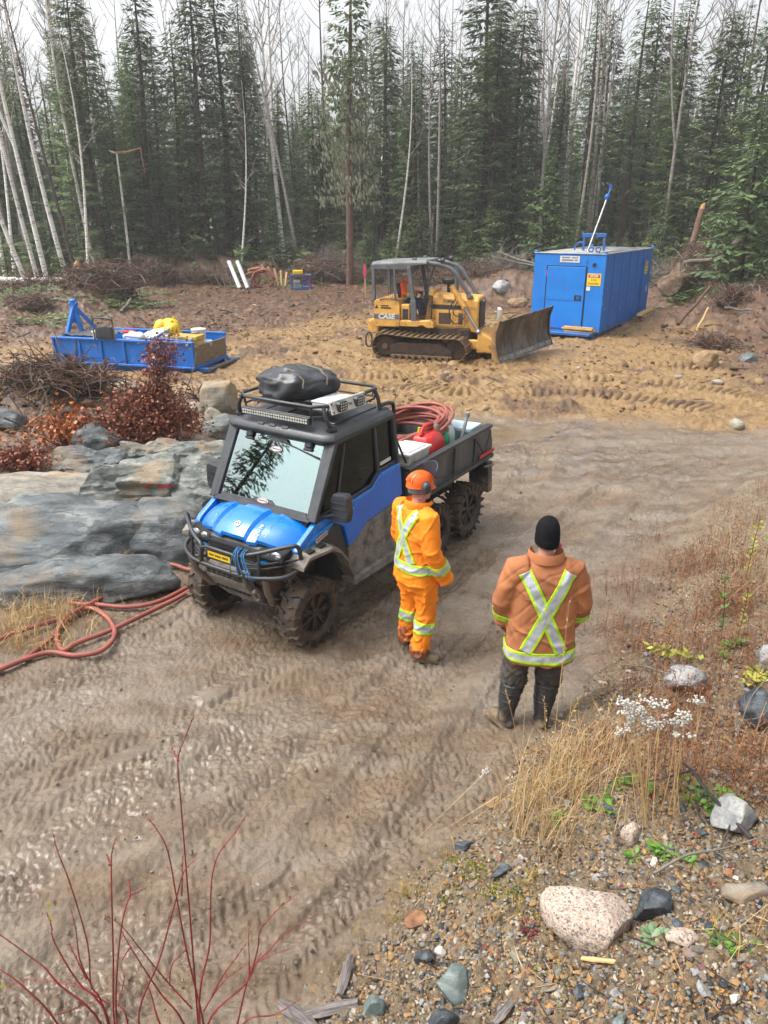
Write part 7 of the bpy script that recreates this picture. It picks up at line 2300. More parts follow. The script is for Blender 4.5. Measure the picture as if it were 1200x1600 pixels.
# ------------------------------------------------------------------ rocks
def ico(sub):
 bm=bmesh.new()
 bmesh.ops.create_icosphere(bm,subdivisions=sub,radius=1)
 v=np.array([tuple(x.co) for x in bm.verts]); f=[tuple(x.index for x in y.verts) for y in bm.faces]
 bm.free()
 return v,f
ICO={k:ico(k) for k in (1,2,3,4,5)}
def rock_mesh(name,m,size,seed,sub=4,planes=14,cut=(.62,.95),rough=.05,rsc=.5,flat=0.0,sharp=None,strata=0.0):
 v,f=ICO[sub]
 r=np.random.RandomState(seed)
 p=v.copy()
 for k in range(planes):
  n=r.normal(size=3); n/=np.linalg.norm(n)
  d=r.uniform(*cut)
  e=p@n-d
  p=p-np.outer(np.maximum(e,0),n)
 if flat:
  e=p[:,2]-(1-flat)
  p[:,2]-=np.maximum(e,0)
 p=p*np.array(size)
 x,y,z=p[:,0]+seed*3.1,p[:,1]-seed*1.7,p[:,2]
 nz=perlin(x/rsc+z/rsc*.7,y/rsc-z/rsc*.6,seed)+.5*perlin(x/rsc*2.1-z/rsc,y/rsc*2.1+z/rsc*1.7,seed+1)+.25*perlin(x/rsc*4.7,y/rsc*4.7+z/rsc*4,seed+2)+.14*perlin(x/rsc*10,y/rsc*10+z/rsc*9,seed+4)
 if strata:
  nz=nz+strata*(1-2*np.abs(perlin((x*.25+z)/rsc*2.2,(y*1.3+z)/rsc*2.6,seed+9)))
 p=p+v*(nz*rough)[:,None]
 me=bpy.data.meshes.new(name)
 me.from_pydata([tuple(q) for q in p],[],f)
 me.materials.append(m)
 me.polygons.foreach_set('use_smooth',[True]*len(f))
 if sharp:
  me.set_sharp_from_angle(angle=R(sharp))
 me.update()
 return me
def rock_mat(name,c1,c2,c3,scale=2.0,rough=.5,stain=None,wave=True,bump=.02,bsc=14):
 m=bpy.data.materials.new(name)
 m.use_nodes=True
 N,Lk=m.node_tree.nodes,m.node_tree.links
 b=N['Principled BSDF']
 g=N.new('ShaderNodeNewGeometry')
 mp=N.new('ShaderNodeMapping'); mp.inputs['Rotation'].default_value=(.35,.2,.25); mp.inputs['Scale'].default_value=(.75,1.5,2.3)
 Lk.new(g.outputs['Position'],mp.inputs['Vector'])
 def nz(sc,det=8,rg=.62,src=None,dist=0):
  n=N.new('ShaderNodeTexNoise'); n.inputs['Scale'].default_value=sc; n.inputs['Detail'].default_value=det; n.inputs['Roughness'].default_value=rg; n.inputs['Distortion'].default_value=dist
  Lk.new(src or mp.outputs[0],n.inputs['Vector'])
  return n.outputs['Fac']
 r=N.new('ShaderNodeValToRGB'); e=r.color_ramp.elements
 e.new(.5); e[0].position,e[1].position,e[2].position=.30,.5,.68
 e[0].color,e[1].color,e[2].color=c1,c2,c3
 Lk.new(nz(scale,dist=.8),r.inputs[0])
 col=r.outputs[0]
 if wave:
  w=N.new('ShaderNodeTexWave'); w.inputs['Scale'].default_value=scale*.55; w.inputs['Distortion'].default_value=14; w.inputs['Detail'].default_value=6; w.inputs['Detail Scale'].default_value=.9; w.inputs['Detail Roughness'].default_value=.7; w.bands_direction='Z'
  Lk.new(mp.outputs[0],w.inputs['Vector'])
  rr=N.new('ShaderNodeValToRGB'); rr.color_ramp.elements[0].position=.02; rr.color_ramp.elements[1].position=.14; rr.color_ramp.elements[0].color=(.6,.6,.6,1); rr.color_ramp.elements[1].color=(0,0,0,1)
  Lk.new(w.outputs['Fac'],rr.inputs[0])
  x=N.new('ShaderNodeMix'); x.data_type='RGBA'; Lk.new(rr.outputs[0],x.inputs[0]); Lk.new(col,x.inputs[6]); x.inputs[7].default_value=tuple(v*.45 for v in c1[:3])+(1,)
  col=x.outputs[2]
 sk=N.new('ShaderNodeValToRGB'); sk.color_ramp.elements[0].position=.50; sk.color_ramp.elements[1].position=.66; sk.color_ramp.elements[0].color=(0,0,0,1); sk.color_ramp.elements[1].color=(.75,.75,.75,1)
 Lk.new(nz(scale*5,9,.72,g.outputs['Position']),sk.inputs[0])
 x=N.new('ShaderNodeMix'); x.data_type='RGBA'; Lk.new(sk.outputs[0],x.inputs[0]); Lk.new(col,x.inputs[6]); x.inputs[7].default_value=tuple(v*.55 for v in c2[:3])+(1,)
 col=x.outputs[2]
 if stain:
  rs=N.new('ShaderNodeValToRGB'); rs.color_ramp.elements[0].position=.52; rs.color_ramp.elements[1].position=.68; rs.color_ramp.elements[0].color=(0,0,0,1); rs.color_ramp.elements[1].color=(.8,.8,.8,1)
  Lk.new(nz(1.3,6,.6,g.outputs['Position']),rs.inputs[0])
  x=N.new('ShaderNodeMix'); x.data_type='RGBA'; Lk.new(rs.outputs[0],x.inputs[0]); Lk.new(col,x.inputs[6]); x.inputs[7].default_value=stain
  col=x.outputs[2]
 Lk.new(col,b.inputs['Base Color'])
 b.inputs['Roughness'].default_value=rough
 bp=N.new('ShaderNodeBump'); bp.inputs['Distance'].default_value=bump; Lk.new(nz(bsc,14,.78),bp.inputs['Height']); Lk.new(bp.outputs[0],b.inputs['Normal'])
 return m
rk_slab=rock_mat('grey_green_rock',c8(62,70,74),c8(110,117,119),c8(158,162,157),2.6,.28,stain=c8(150,128,98),bump=.035,bsc=11)
rk_mid=rock_mat('pale_veined_rock',c8(68,77,76),c8(124,130,124),c8(172,173,162),3.0,.42,stain=c8(164,136,98),bump=.035,bsc=11)
rk_tan=rock_mat('tan_stained_rock',c8(112,110,104),c8(150,144,130),c8(180,170,152),2.6,.5,stain=c8(176,130,84),bump=.03)
rk_boul=rock_mat('dusty_boulder',c8(108,102,92),c8(148,140,124),c8(180,172,154),4,.7,stain=c8(158,128,88),wave=False)
rk_ochre=rock_mat('mud_coated_rock',c8(112,88,62),c8(146,118,82),c8(172,150,118),4,.8,wave=False)
rk_dark=rock_mat('dark_wet_stone',c8(38,44,48),c8(62,70,76),c8(104,112,116),9,.3,bump=.006,bsc=40)
rk_teal=rock_mat('green_grey_stone',c8(84,98,96),c8(110,122,118),c8(140,148,142),9,.45,wave=False,bump=.006,bsc=40)
rk_grey=rock_mat('plain_grey_stone',c8(110,110,110),c8(148,148,146),c8(182,180,174),9,.6,wave=False,bump=.006,bsc=40)
rk_rust=rock_mat('rusty_stone',c8(96,62,42),c8(146,96,60),c8(158,128,84),9,.6,wave=False,bump=.006,bsc=40)
rk_white=rock_mat('pale_quartz',c8(196,186,170),c8(216,208,194),c8(232,226,214),12,.6,wave=False,bump=.004,bsc=40)
rk_earth=rock_mat('earth_coated_rock',c8(72,56,44),c8(108,86,66),c8(142,122,100),3,.85,wave=False,bump=.06,bsc=8)
def granite():
 m=bpy.data.materials.new('speckled_granite')
 m.use_nodes=True
 N,Lk=m.node_tree.nodes,m.node_tree.links
 b=N['Principled BSDF']; tc=N.new('ShaderNodeTexCoord')
 v=N.new('ShaderNodeTexVoronoi'); v.inputs['Scale'].default_value=120; Lk.new(tc.outputs['Object'],v.inputs['Vector'])
 sx=N.new('ShaderNodeSeparateColor'); Lk.new(v.outputs['Color'],sx.inputs[0])
 r=N.new('ShaderNodeValToRGB'); e=r.color_ramp.elements
 e.new(.16); e.new(.24); e.new(.62)
 for k,(p,c) in enumerate(((0,c8(92,86,84)),(.15,c8(132,120,114)),(.24,c8(164,142,126)),(.62,c8(180,160,143)),(1,c8(192,177,162)))):
  e[k].position=p; e[k].color=c
 Lk.new(sx.outputs[0],r.inputs[0])
 Lk.new(r.outputs[0],b.inputs['Base Color']); b.inputs['Roughness'].default_value=.75
 n=N.new('ShaderNodeTexNoise'); n.inputs['Scale'].default_value=60; n.inputs['Detail'].default_value=6; Lk.new(tc.outputs['Object'],n.inputs['Vector'])
 bp=N.new('ShaderNodeBump'); bp.inputs['Distance'].default_value=.006; Lk.new(n.outputs['Fac'],bp.inputs['Height']); Lk.new(bp.outputs[0],b.inputs['Normal'])
 return m
gran=granite()
def rock(label,px,py,size,m,seed,rz=0,sub=4,sink=.35,name='rock',z=None,tilt=(0,0),group=None,**kw):
 p=on(px,py) if z is None else Vector((*at(px,py,z),z))
 o=bpy.data.objects.new(name,rock_mesh(name,m,size,seed,sub,**kw))
 COL.objects.link(o)
 o.location=(p.x,p.y,hz(p.x,p.y)+size[2]*(1-sink)*.5 if z is None else z)
 o.rotation_euler=(tilt[0],tilt[1],rz)
 return tag(o,label,'rock',group)
 # the shelf beside the road
rock('long smooth grey rock slab below the veined rocks, before its crack',75,850,(1.55,.80,.52),rk_slab,3,.05,5,z=.18,planes=7,cut=(.7,.95),rough=.10,rsc=.8,strata=.35)
rock('smooth grey slab end past the dark crack, beside the buggy wheel',262,838,(.62,.62,.46),rk_slab,14,-.1,5,z=.16,planes=7,cut=(.7,.95),rough=.07,rsc=.6,strata=.35)
rock('lower rock slab sloping into the dry grass',140,912,(.95,.42,.30),rk_slab,5,.2,5,z=.08,planes=8,cut=(.65,.95),rough=.06,rsc=.5,strata=.3)
rock('flat pale rock with orange stains at the picture edge',62,775,(1.0,.62,.34),rk_tan,6,0,5,z=.25,planes=7,cut=(.6,.95),rough=.06,rsc=.6,flat=.3)
rock('veined rock with red paint marks behind the smooth slab',248,768,(.78,.60,.52),rk_mid,7,.2,5,z=.30,planes=20,cut=(.5,.88),sharp=24,rough=.07,rsc=.5,strata=.45)
rock('veined rock hump beside the red painted rock',180,775,(.62,.50,.46),rk_mid,8,.5,5,z=.28,planes=20,cut=(.5,.88),sharp=24,rough=.07,rsc=.5,strata=.45)
rock('veined rock right behind the far side mirror',312,770,(.58,.66,.50),rk_mid,9,-.2,5,z=.26,planes=20,cut=(.5,.88),sharp=24,rough=.07,rsc=.5,strata=.45)
rock('dark veined rock under the orange leaf shrub',165,728,(.75,.50,.40),rk_slab,10,.1,5,z=.34,planes=20,cut=(.5,.88),sharp=24,rough=.08,rsc=.4,strata=.5)
rock('broken pale rock at the foot of the red bush',245,712,(.95,.50,.34),rk_tan,12,0,5,z=.36,planes=20,cut=(.5,.88),sharp=24,rough=.08,rsc=.4,strata=.4)
rock('grey rock between the red bush and the windshield',320,715,(.70,.50,.34),rk_mid,13,.3,5,z=.32,planes=20,cut=(.5,.88),sharp=24,rough=.07,rsc=.4,strata=.4)
rock('small rock wedged left of the red bush',150,690,(.40,.30,.26),rk_slab,15,.3,4,z=.45,planes=12,rough=.06,rsc=.3,strata=.4)
rock('tall dusty boulder topmost of the pile behind the red bush',342,640,(.42,.34,.52),rk_boul,21,.4,4,planes=14,cut=(.6,.9),rough=.05,rsc=.4)
rock('round dusty boulder in the middle of the pile behind the red bush',322,676,(.36,.30,.34),rk_boul,22,.1,4,planes=12,cut=(.7,.95),rough=.05,rsc=.4)
rock('grey boulder beside the roof corner in the pile',350,686,(.38,.32,.34),rk_mid,23,.7,4,planes=14,cut=(.65,.92),rough=.05,rsc=.4)
rock('small pale boulder left in the pile behind the red bush',309,652,(.24,.2,.24),rk_boul,24,.2,4,planes=12,rough=.04,rsc=.3)
rock('flat pale stone on the dirt behind the root tangle',95,622,(.55,.4,.22),rk_boul,25,0,4,planes=10,rough=.05,rsc=.4,flat=.3)
rock('pale stone on the dirt between sled and red bush',197,612,(.32,.24,.2),rk_boul,26,.4,4,planes=10,rough=.04,rsc=.3)
rock('dark stone at the picture edge behind the root tangle',6,665,(.5,.3,.26),rk_slab,27,.1,4,planes=12,rough=.05,rsc=.4)
# stones on the churned ground
rock('tan angular boulder on the churned ground past the shack',1104,572,(.42,.36,.36),rk_ochre,31,.3,4,planes=14,cut=(.55,.9),rough=.04,rsc=.4)
rock('small round tan stone beside the angular boulder',1086,578,(.13,.12,.12),rk_ochre,32,.3,3,rough=.02,rsc=.3)
rock('grey flat stone right of the angular boulder',1168,566,(.34,.2,.2),rk_slab,33,.5,4,planes=12,rough=.03,rsc=.3)
rock('big earth-coated block behind the shack',1058,470,(1.0,.8,.85),rk_earth,34,.3,4,planes=16,cut=(.5,.9),rough=.10,rsc=.6)
rock('grey stone beside the bulldozer blade arm',783,462,(.45,.35,.34),rk_grey,35,.4,4,planes=12,rough=.05,rsc=.4)
rock('yellow clay lump by the shack door side',812,458,(.5,.4,.32),rk_ochre,36,.4,4,planes=6,rough=.08,rsc=.4)
for k,(px,py,s) in enumerate(((958,612,.12),(905,577,.10),(985,640,.12),(1120,600,.14),(1010,600,.11),(1150,668,.16),(880,590,.1),(760,640,.1),(1185,600,.15),(1060,590,.1),(1130,585,.1),(700,585,.1))):
 rock('fist sized stone pressed into the churned ground',px,py,(s*1.2,s,s*.8),rk_boul if k%2 else rk_ochre,40+k,k,2,name='stone',group='stones on the churned ground',rough=.02,rsc=.2)
 # on the bank
rock('large pinkish speckled granite boulder on the gravel bank',918,1448,(.235,.17,.15),gran,51,-.55,5,sink=.2,planes=11,cut=(.66,.9),rough=.010,rsc=.14)
rock('small upright speckled granite stone under the white flowers',985,1312,(.055,.06,.085),gran,52,.2,4,sink=.2,planes=10,cut=(.7,.95),rough=.005,rsc=.08)
rock('flat grey green slab stone at the bottom of the picture',708,1545,(.125,.10,.05),rk_teal,53,.5,4,sink=.0,planes=9,cut=(.5,.9),rough=.006,rsc=.08,tilt=(.2,.1),sharp=30)
rock('black and white broken stone above the grey green slab',662,1500,(.06,.05,.04),rk_dark,54,.4,4,sink=.1,planes=12,cut=(.5,.9),rough=.005,rsc=.06,sharp=30)
rock('pale quartz lump beside the black and white stone',688,1490,(.032,.03,.03),rk_white,55,.4,3,sink=.1,planes=12,rough=.004,rsc=.06)
rock('blue grey chunk at the bottom edge beside the driftwood',582,1580,(.07,.055,.06),rk_teal,56,.2,4,sink=.1,planes=12,cut=(.5,.9),rough=.005,rsc=.06,sharp=30)
rock('dark cracked stone at the bottom edge by the green slab',690,1602,(.08,.05,.05),rk_dark,57,.2,4,sink=.1,planes=12,cut=(.5,.9),rough=.005,rsc=.06)
rock('rust coloured flat stone in the yellow grass',650,1440,(.075,.05,.035),rk_rust,58,.6,4,sink=.2,planes=10,cut=(.5,.9),rough=.005,rsc=.06)
rock('dark green angular stone right of the granite boulder',1018,1425,(.13,.085,.085),rk_dark,59,.3,4,sink=.2,planes=13,cut=(.5,.9),rough=.008,rsc=.1,sharp=30)
rock('grey boulder behind the white flowers',1070,1072,(.17,.14,.13),rk_grey,60,.3,4,sink=.2,planes=13,cut=(.55,.9),rough=.012,rsc=.14,strata=.3)
rock('grey boulder beside the charred branch',1148,1290,(.14,.12,.13),rk_grey,61,.2,4,sink=.1,planes=12,cut=(.6,.9),rough=.008,rsc=.12)
rock('black boulder at the right picture edge',1190,1125,(.20,.16,.15),rk_dark,62,.2,4,sink=.1,planes=13,cut=(.55,.9),rough=.012,rsc=.12)
rock('pale grey boulder at the picture edge above the black one',1200,1042,(.14,.12,.12),rk_grey,63,.2,4,sink=.1,planes=13,cut=(.55,.9),rough=.012,rsc=.12)
rock('blue grey flat stone at the edge of the gravel',722,1326,(.075,.035,.03),rk_dark,64,.2,4,sink=.1,planes=11,cut=(.5,.9),rough=.004,rsc=.06)
rock('dark stone below the blue grey flat one',782,1366,(.07,.045,.04),rk_dark,65,.5,4,sink=.1,planes=11,cut=(.5,.9),rough=.005,rsc=.06)
rock('low mud coated stone at the road edge below the man',775,1258,(.08,.05,.03),rk_ochre,66,.1,4,sink=.2,planes=10,rough=.005,rsc=.06)
rock('pinkish flat stone right of the granite boulder',1065,1470,(.075,.05,.035),gran,67,.1,4,sink=.2,planes=10,rough=.004,rsc=.06)
rock('ochre stained slab at the right edge of the gravel',1165,1400,(.13,.08,.05),rk_tan,68,.1,4,sink=.2,planes=10,rough=.006,rsc=.08)
r_=random.Random(31)
SM={}
for k,m in enumerate((rk_dark,rk_grey,rk_teal,rk_rust,rk_white,gran,rk_dark,rk_boul)):
 SM[k]=[rock_mesh('stone',m,(1.15,.85,.62),200+k*5+q,2,planes=14,cut=(.36,.82),rough=.05,rsc=.4,sharp=22) for q in range(3)]
SLAB=['dark stone','grey stone','greenish stone','rusty stone','white quartz pebble','speckled granite pebble','black stone','tan stone']
n=0
while n<190:
 px,py=r_.uniform(440,1210),r_.uniform(1240,1610)
 p=on(px,py)
 s=bank_sd(p.x,p.y)
 if s<.08 or (s<.5 and r_.random()<.5):
  continue
 k=r_.choice((0,0,1,1,2,3,4,5,6,6,7))
 sz=r_.choice((.014,.018,.018,.024,.024,.032,.042))
 o=place('stone',r_.choice(SM[k]),None,(p.x,p.y,p.z+sz*.10),(r_.uniform(-.4,.4),r_.uniform(-.4,.4),r_.uniform(0,6)),sz)
 tag(o,'small %s lying in the gravel of the bank'%SLAB[k],'stone','%ss in the gravel bank'%SLAB[k])
 n+=1
 # pebbles and clods past counting
def scatter_mesh(name,label,mats,n,pick,size,seed,sub=1,stretch=1.0,lift=.2):
 r=random.Random(seed)
 mb=MB()
 v,f=ICO[sub]
 for k in range(n):
  q=pick(r)
  if q is None:
   continue
  x,y,z=q
  s=r.uniform(*size)*(1 if r.random()<.85 else 1.7)
  a=r.uniform(0,6.28); c,sn=math.cos(a),math.sin(a)
  sx,sy,sz=s*r.uniform(.8,1.3)*stretch,s*r.uniform(.6,1.0),s*r.uniform(.45,.8)
  j=[1+r.uniform(-.28,.28) for _ in range(len(v))]
  mb.add([(x+(p[0]*sx*c-p[1]*sy*sn)*j[i],y+(p[0]*sx*sn+p[1]*sy*c)*j[i],z+sz*lift+p[2]*sz*j[i]) for i,p in enumerate(v)],f,r.randrange(len(mats)))
 o=mb.build(name,mats,fixn=False,smooth=40)
 return tag(o,label,kind='stuff')
def pick_px(x0,x1,y0,y1,smin=None,smax=None):
 def g(r):
  p=on(r.uniform(x0,x1),r.uniform(y0,y1))
  if smin is not None or smax is not None:
   s=bank_sd(p.x,p.y)
   if smin is not None and s<smin:return None
   if smax is not None and s>smax:return None
  return p
 return g
flat=lambda nm,c,rg=.6:mat(nm,c,tuple(v*.7 for v in c[:3])+(1,),scale=30,rough=rg)
peb=[flat('pebble_dark',c8(58,62,66),.4),flat('pebble_grey',c8(130,130,128)),flat('pebble_tan',c8(146,120,86)),flat('pebble_pale',c8(170,158,140)),flat('pebble_brown',c8(110,84,62)),flat('pebble_sand',c8(160,126,82),.8),flat('pebble_sandy',c8(150,116,74),.8)]
scatter_mesh('bank_gravel','loose gravel of the bank',peb,13000,pick_px(420,1230,1150,1640,.02),(.004,.012),3)
scatter_mesh('upper_bank_gravel','loose gravel higher on the bank',peb,4200,pick_px(800,1230,850,1250,.0),(.006,.017),4)
mudc=[flat('mud_clod',c8(128,108,88),.6),flat('dark_mud_clod',c8(104,86,68),.6)]
scatter_mesh('road_clods','small clods of mud on the road',mudc,1300,pick_px(-60,1100,740,1600,None,.1),(.004,.013),5)
def pick_area(fn,x0,x1,y0,y1):
 def g(r):
  x,y=r.uniform(x0,x1),r.uniform(y0,y1)
  return Vector((x,y,hz(x,y))) if fn(x,y) else None
 return g
clc=[flat('clay_clod',c8(146,112,66),.85),flat('ochre_clod',c8(134,98,56),.85),flat('earth_clod',c8(92,68,48),.9),flat('pale_clod',c8(160,134,94),.85)]
scatter_mesh('clay_clods','broken clods over the churned ground',clc,4200,pick_area(lambda x,y:perlin(x/1.6,y/1.2,5)>-.05,-10,13,15.2,31),(.018,.06),6,lift=.6)
erc=[flat('humus_clod',c8(92,70,55),.9),flat('dark_earth_clod',c8(66,51,42),.9),flat('root_clod',c8(118,86,60),.9)]
scatter_mesh('earth_clods','broken clods over the dark earth',erc,3200,pick_area(lambda x,y:x<-7+(y-20)*.3 or y>30 or x>9,-26,26,16,47),(.025,.085),7,lift=.5)
scatter_mesh('shelf_clods','broken earth clods over the rock shelf',erc,1500,pick_area(lambda x,y:True,-9.5,-3.2,12.6,17.5),(.02,.07),8,lift=.7)
# sticks, bark and wood chips lying about
chipc=[flat('wood_chip',c8(176,140,100),.8),flat('grey_stick',c8(120,108,98),.9),flat('dark_stick_bark',c8(70,56,46),.9),flat('pale_chip',c8(206,184,150),.8)]
leafc=[flat('fallen_leaf',c8(150,82,46),.7),flat('dark_fallen_leaf',c8(104,58,38),.7),flat('ochre_leaf',c8(176,126,66),.7)]
def sticks(name,label,n,pick,ln,rad,seed,mats=chipc,el=.25):
 r=random.Random(seed)
 mb=MB()
 for k in range(n):
  p=pick(r)
  if p is None:continue
  p=Vector(p); a=r.uniform(0,6.28); e=r.gauss(0,el); L=r.uniform(*ln)*(2 if r.random()<.06 else 1)
  d=Vector((math.cos(a)*math.cos(e),math.sin(a)*math.cos(e),math.sin(e)))*L
  q=p+Vector((0,0,r.uniform(*rad)+abs(d.z)*.4))
  w=r.uniform(*rad)
  mb.tube([q-d*.5,q+Vector((r.gauss(0,.05),r.gauss(0,.05),r.gauss(0,.04)))*L,q+d*.5],[w,w*.9,w*.5],4,r.choices(range(len(mats)),[3,4,5,1][:len(mats)])[0],False)
 return tag(mb.build(name,mats,fixn=False),label,kind='stuff')
sticks('ground_sticks','broken sticks and roots over the cleared earth',3000,pick_area(lambda x,y:x<-7+(y-20)*.3 or y>30 or x>9.5,-26,26,16,47),(.12,.7),(.008,.028),11)
sticks('clay_sticks','few broken roots in the churned clay',500,pick_area(lambda x,y:True,-9,12,16,31),(.08,.35),(.006,.015),12)
sticks('shelf_sticks','roots and sticks behind the rock shelf',900,pick_area(lambda x,y:True,-10.5,-3.4,12.8,17.5),(.10,.6),(.006,.020),13,el=.5)
sticks('bank_sticks','twigs lying on the bank',420,pick_px(560,1230,850,1620,.05),(.03,.2),(.0015,.004),14)
def leaves(name,label,n,pick,size,seed,mats=leafc):
 r=random.Random(seed)
 mb=MB()
 for k in range(n):
  p=pick(r)
  if p is None:continue
  p=Vector(p); s=r.uniform(*size); a=r.uniform(0,6.28)
  u=Vector((math.cos(a),math.sin(a),r.gauss(0,.35)))*s; v=Vector((-math.sin(a),math.cos(a),r.gauss(0,.35)))*s*.6
  c=p+Vector((0,0,s*.5))
  mb.add([c-u,c+v*.9+Vector((0,0,s*.15)),c+u,c-v*.9],[(0,1,2,3)],r.randrange(len(mats)))
 return tag(mb.build(name,mats,fixn=False),label,kind='stuff')
leaves('fallen_leaves','rust coloured fallen leaves over the left of the clearing',2600,pick_area(lambda x,y:True,-19,-4.5,14,30),(.03,.07),15)
leaves('shelf_leaves','rust coloured leaves heaped beside the rock shelf',2600,pick_area(lambda x,y:x<-5.4 and y>10.6,-10.5,-5,10.6,14.2),(.03,.055),16)
leaves('bank_leaves','brown leaves on the bank',500,pick_px(700,1230,860,1610,.1),(.010,.022),17,leafc+[flat('wine_leaf',c8(96,44,48),.6)])
mb=MB()
r_=random.Random(55)
for (px,y,w,n) in ((190,33,1.6,60),(30,33,2.2,70),(205,38,1.2,40),(1150,31,2.2,60),(1075,33,1.2,40),(440,44,2.5,50),(70,29,1.6,30),(610,44,2,40),(840,41,2,40)):
 for k in range(n):
  x=foot(px,y)+r_.gauss(0,w*.5); yy_=y+r_.gauss(0,w*.4); z=hz(x,yy_)+.05
  a=r_.uniform(0,6.28); L=r_.uniform(.5,1.3); d=Vector((math.cos(a),math.sin(a),r_.uniform(0,.35))); c=Vector((x,yy_,z)); sd=Vector((-d.y,d.x,0))
  for q in range(12):
   t_=(q+1)/12
   for sg in (-1,1):
    e=(d*.7+sd*sg*.7+Vector((0,0,r_.uniform(-.2,.2))))*.22*(1.2-t_)
    w_=Vector((0,0,1)).cross(e).normalized()*.03+Vector((0,0,r_.uniform(-.02,.02)))
    b=c+d*L*t_
    mb.add([b,b+e*.5+w_,b+e,b+e*.5-w_],[(0,1,2,3)],0,r_.random())
tag(mb.build('conifer_slash',needle,tint=True,fixn=False),'cut green conifer boughs lying at the forest edge',kind='stuff')
# ------------------------------------------------------------------ root piles, stumps, logs
root_m=mat('dark_root',c8(112,78,58),c8(72,52,42),scale=6,rough=.9,bump=.01,bscale=20)
root_o=mat('earth_ball',c8(98,72,56),c8(62,47,38),scale=4,rough=.95,bump=.05,bscale=8)
raw_wood=mat('raw_split_wood',c8(192,150,100),c8(160,114,70),scale=5,rough=.8,stretch=(3,3,.6))
def root_pile(label,px,y,size,nroot,seed,pts=None,name='root_pile'):
 x=foot(px,y) if pts is None else pts[0]
 t=thing(name,label,'root pile',(x,y,hz(x,y)-.05))
 me=rock_mesh('earth',root_o,[q*.72 for q in size],seed,4,planes=9,cut=(.55,1.0),rough=.42*min(size),rsc=.30*max(size))
 place('earth',me,t,(0,0,size[2]*.25))
 r=random.Random(seed)
 mb=MB()
 for k in range(int(nroot*1.7)):
  a,e=r.uniform(0,6.28),r.uniform(.0,1.35)
  d=Vector((math.cos(a)*math.cos(e),math.sin(a)*math.cos(e),math.sin(e)))
  b=Vector((d.x*size[0],d.y*size[1],d.z*size[2]+size[2]*.25))*r.uniform(.55,.95)
  tang=Vector((r.gauss(0,1),r.gauss(0,1),r.gauss(0,.6))).normalized()
  L=r.uniform(.3,1.0)*max(size)*.8
  P=[b-tang*L*.3,b+d*r.uniform(.05,.2),b+tang*L*.45+d*r.uniform(.0,.25),b+tang*L*.8+d*r.uniform(-.1,.3)-Vector((0,0,.1))]
  w=r.uniform(.010,.035)*max(.6,min(size))
  mb.tube(spline(P,3),[w*(1-.07*q) for q in range(10)],5,r.random()<.25,False)
 o=mb.build('roots',[root_m,deadwood],t,smooth=60,fixn=False)
 o['kind']='stuff'
 return t
root_pile('dark heap of torn roots behind the sled lifting frame',165,34.2,(2.0,1.2,1.0),220,61)
root_pile('upturned root ball at the foot of the snapped tree',1086,35.5,(1.1,.8,1.25),200,62)
root_pile('low spread of dark roots below the upturned root ball',1108,34.0,(1.9,.8,.7),140,63)
root_pile('reddish root heap at the forest edge above the sled',236,43.5,(1.5,1.0,1.25),170,64)
root_pile('dark root mass behind the small pump',498,44.5,(2.1,1.0,1.15),180,65)
root_pile('root heap behind the bulldozer engine',735,38,(2.2,.9,.6),160,66)
root_pile('tangle of grey roots beside the orange leaf shrub',92,14.6,(1.3,.7,.42),240,67)
root_pile('small dark root clump on the dirt mound',1140,27.2,(.7,.5,.5),90,68)
root_pile('dark red root clump by the angular boulder',1120,23.4,(.8,.45,.35),110,69)
root_pile('dark clump of roots on the near edge of the left trees',45,31.5,(1.2,.7,.5),110,70)
root_pile('dark root heap behind the bulldozer canopy',650,43,(2.0,.8,.7),110,72)
root_pile('dark root heap left of the hose pile',310,44,(2.2,.8,.7),110,73)
root_pile('root heap at the picture edge of the dirt mound',1185,29,(1.3,.8,.6),110,74)
root_pile('root heap between the two small sapling spruces',580,44.5,(1.6,.7,.6),110,71)
# brush pile of grey twigs behind the bulldozer blade
def brush(label,px,y,w,d,h,n,seed,m=deadwood,name='brush_pile'):
 x=foot(px,y)
 t=thing(name,label,'brush pile',(x,y,hz(x,y)))
 r=random.Random(seed); mb=MB()
 for k in range(n):
  a=r.uniform(0,6.28); e=r.uniform(-.1,.8)
  c=Vector((r.gauss(0,w*.4),r.gauss(0,d*.4),0)); c.z=max(.05,h*(1-(c.x/w)**2)*r.random())
  L=r.uniform(.5,1.9); dr=Vector((math.cos(a)*math.cos(e),math.sin(a)*.6*math.cos(e),math.sin(e)))
  mid=c+dr*L*.5+Vector((0,0,r.uniform(-.1,.15)))
  mb.tube([c,mid,c+dr*L],[.018,.012,.004],3,0,False)
  for q in range(3):
   b=c.lerp(mid,r.random()); mb.tube([b,b+(dr+Vector((r.gauss(0,.7),r.gauss(0,.7),r.gauss(0,.5)))).normalized()*L*.35],[.008,.003],3,0,False)
 o=mb.build('twigs',m,t,fixn=False); o['kind']='stuff'
 return t
brush('grey heap of cut brush between bulldozer and shack',790,39.5,3.0,1.4,1.6,520,81)
brush('brush heap behind the root mass by the pump',520,46,2.2,1.0,1.2,200,82)
brush('brown brush under the leaning birches',60,35.5,2.6,1.2,.8,260,83,root_m)
brush('brush heap beside the shack back corner',1035,37.5,1.6,1.0,1.3,200,84)
brush('brush at the edge of the mound below the drooping spruce',1175,33,2.0,1.0,.7,160,85)
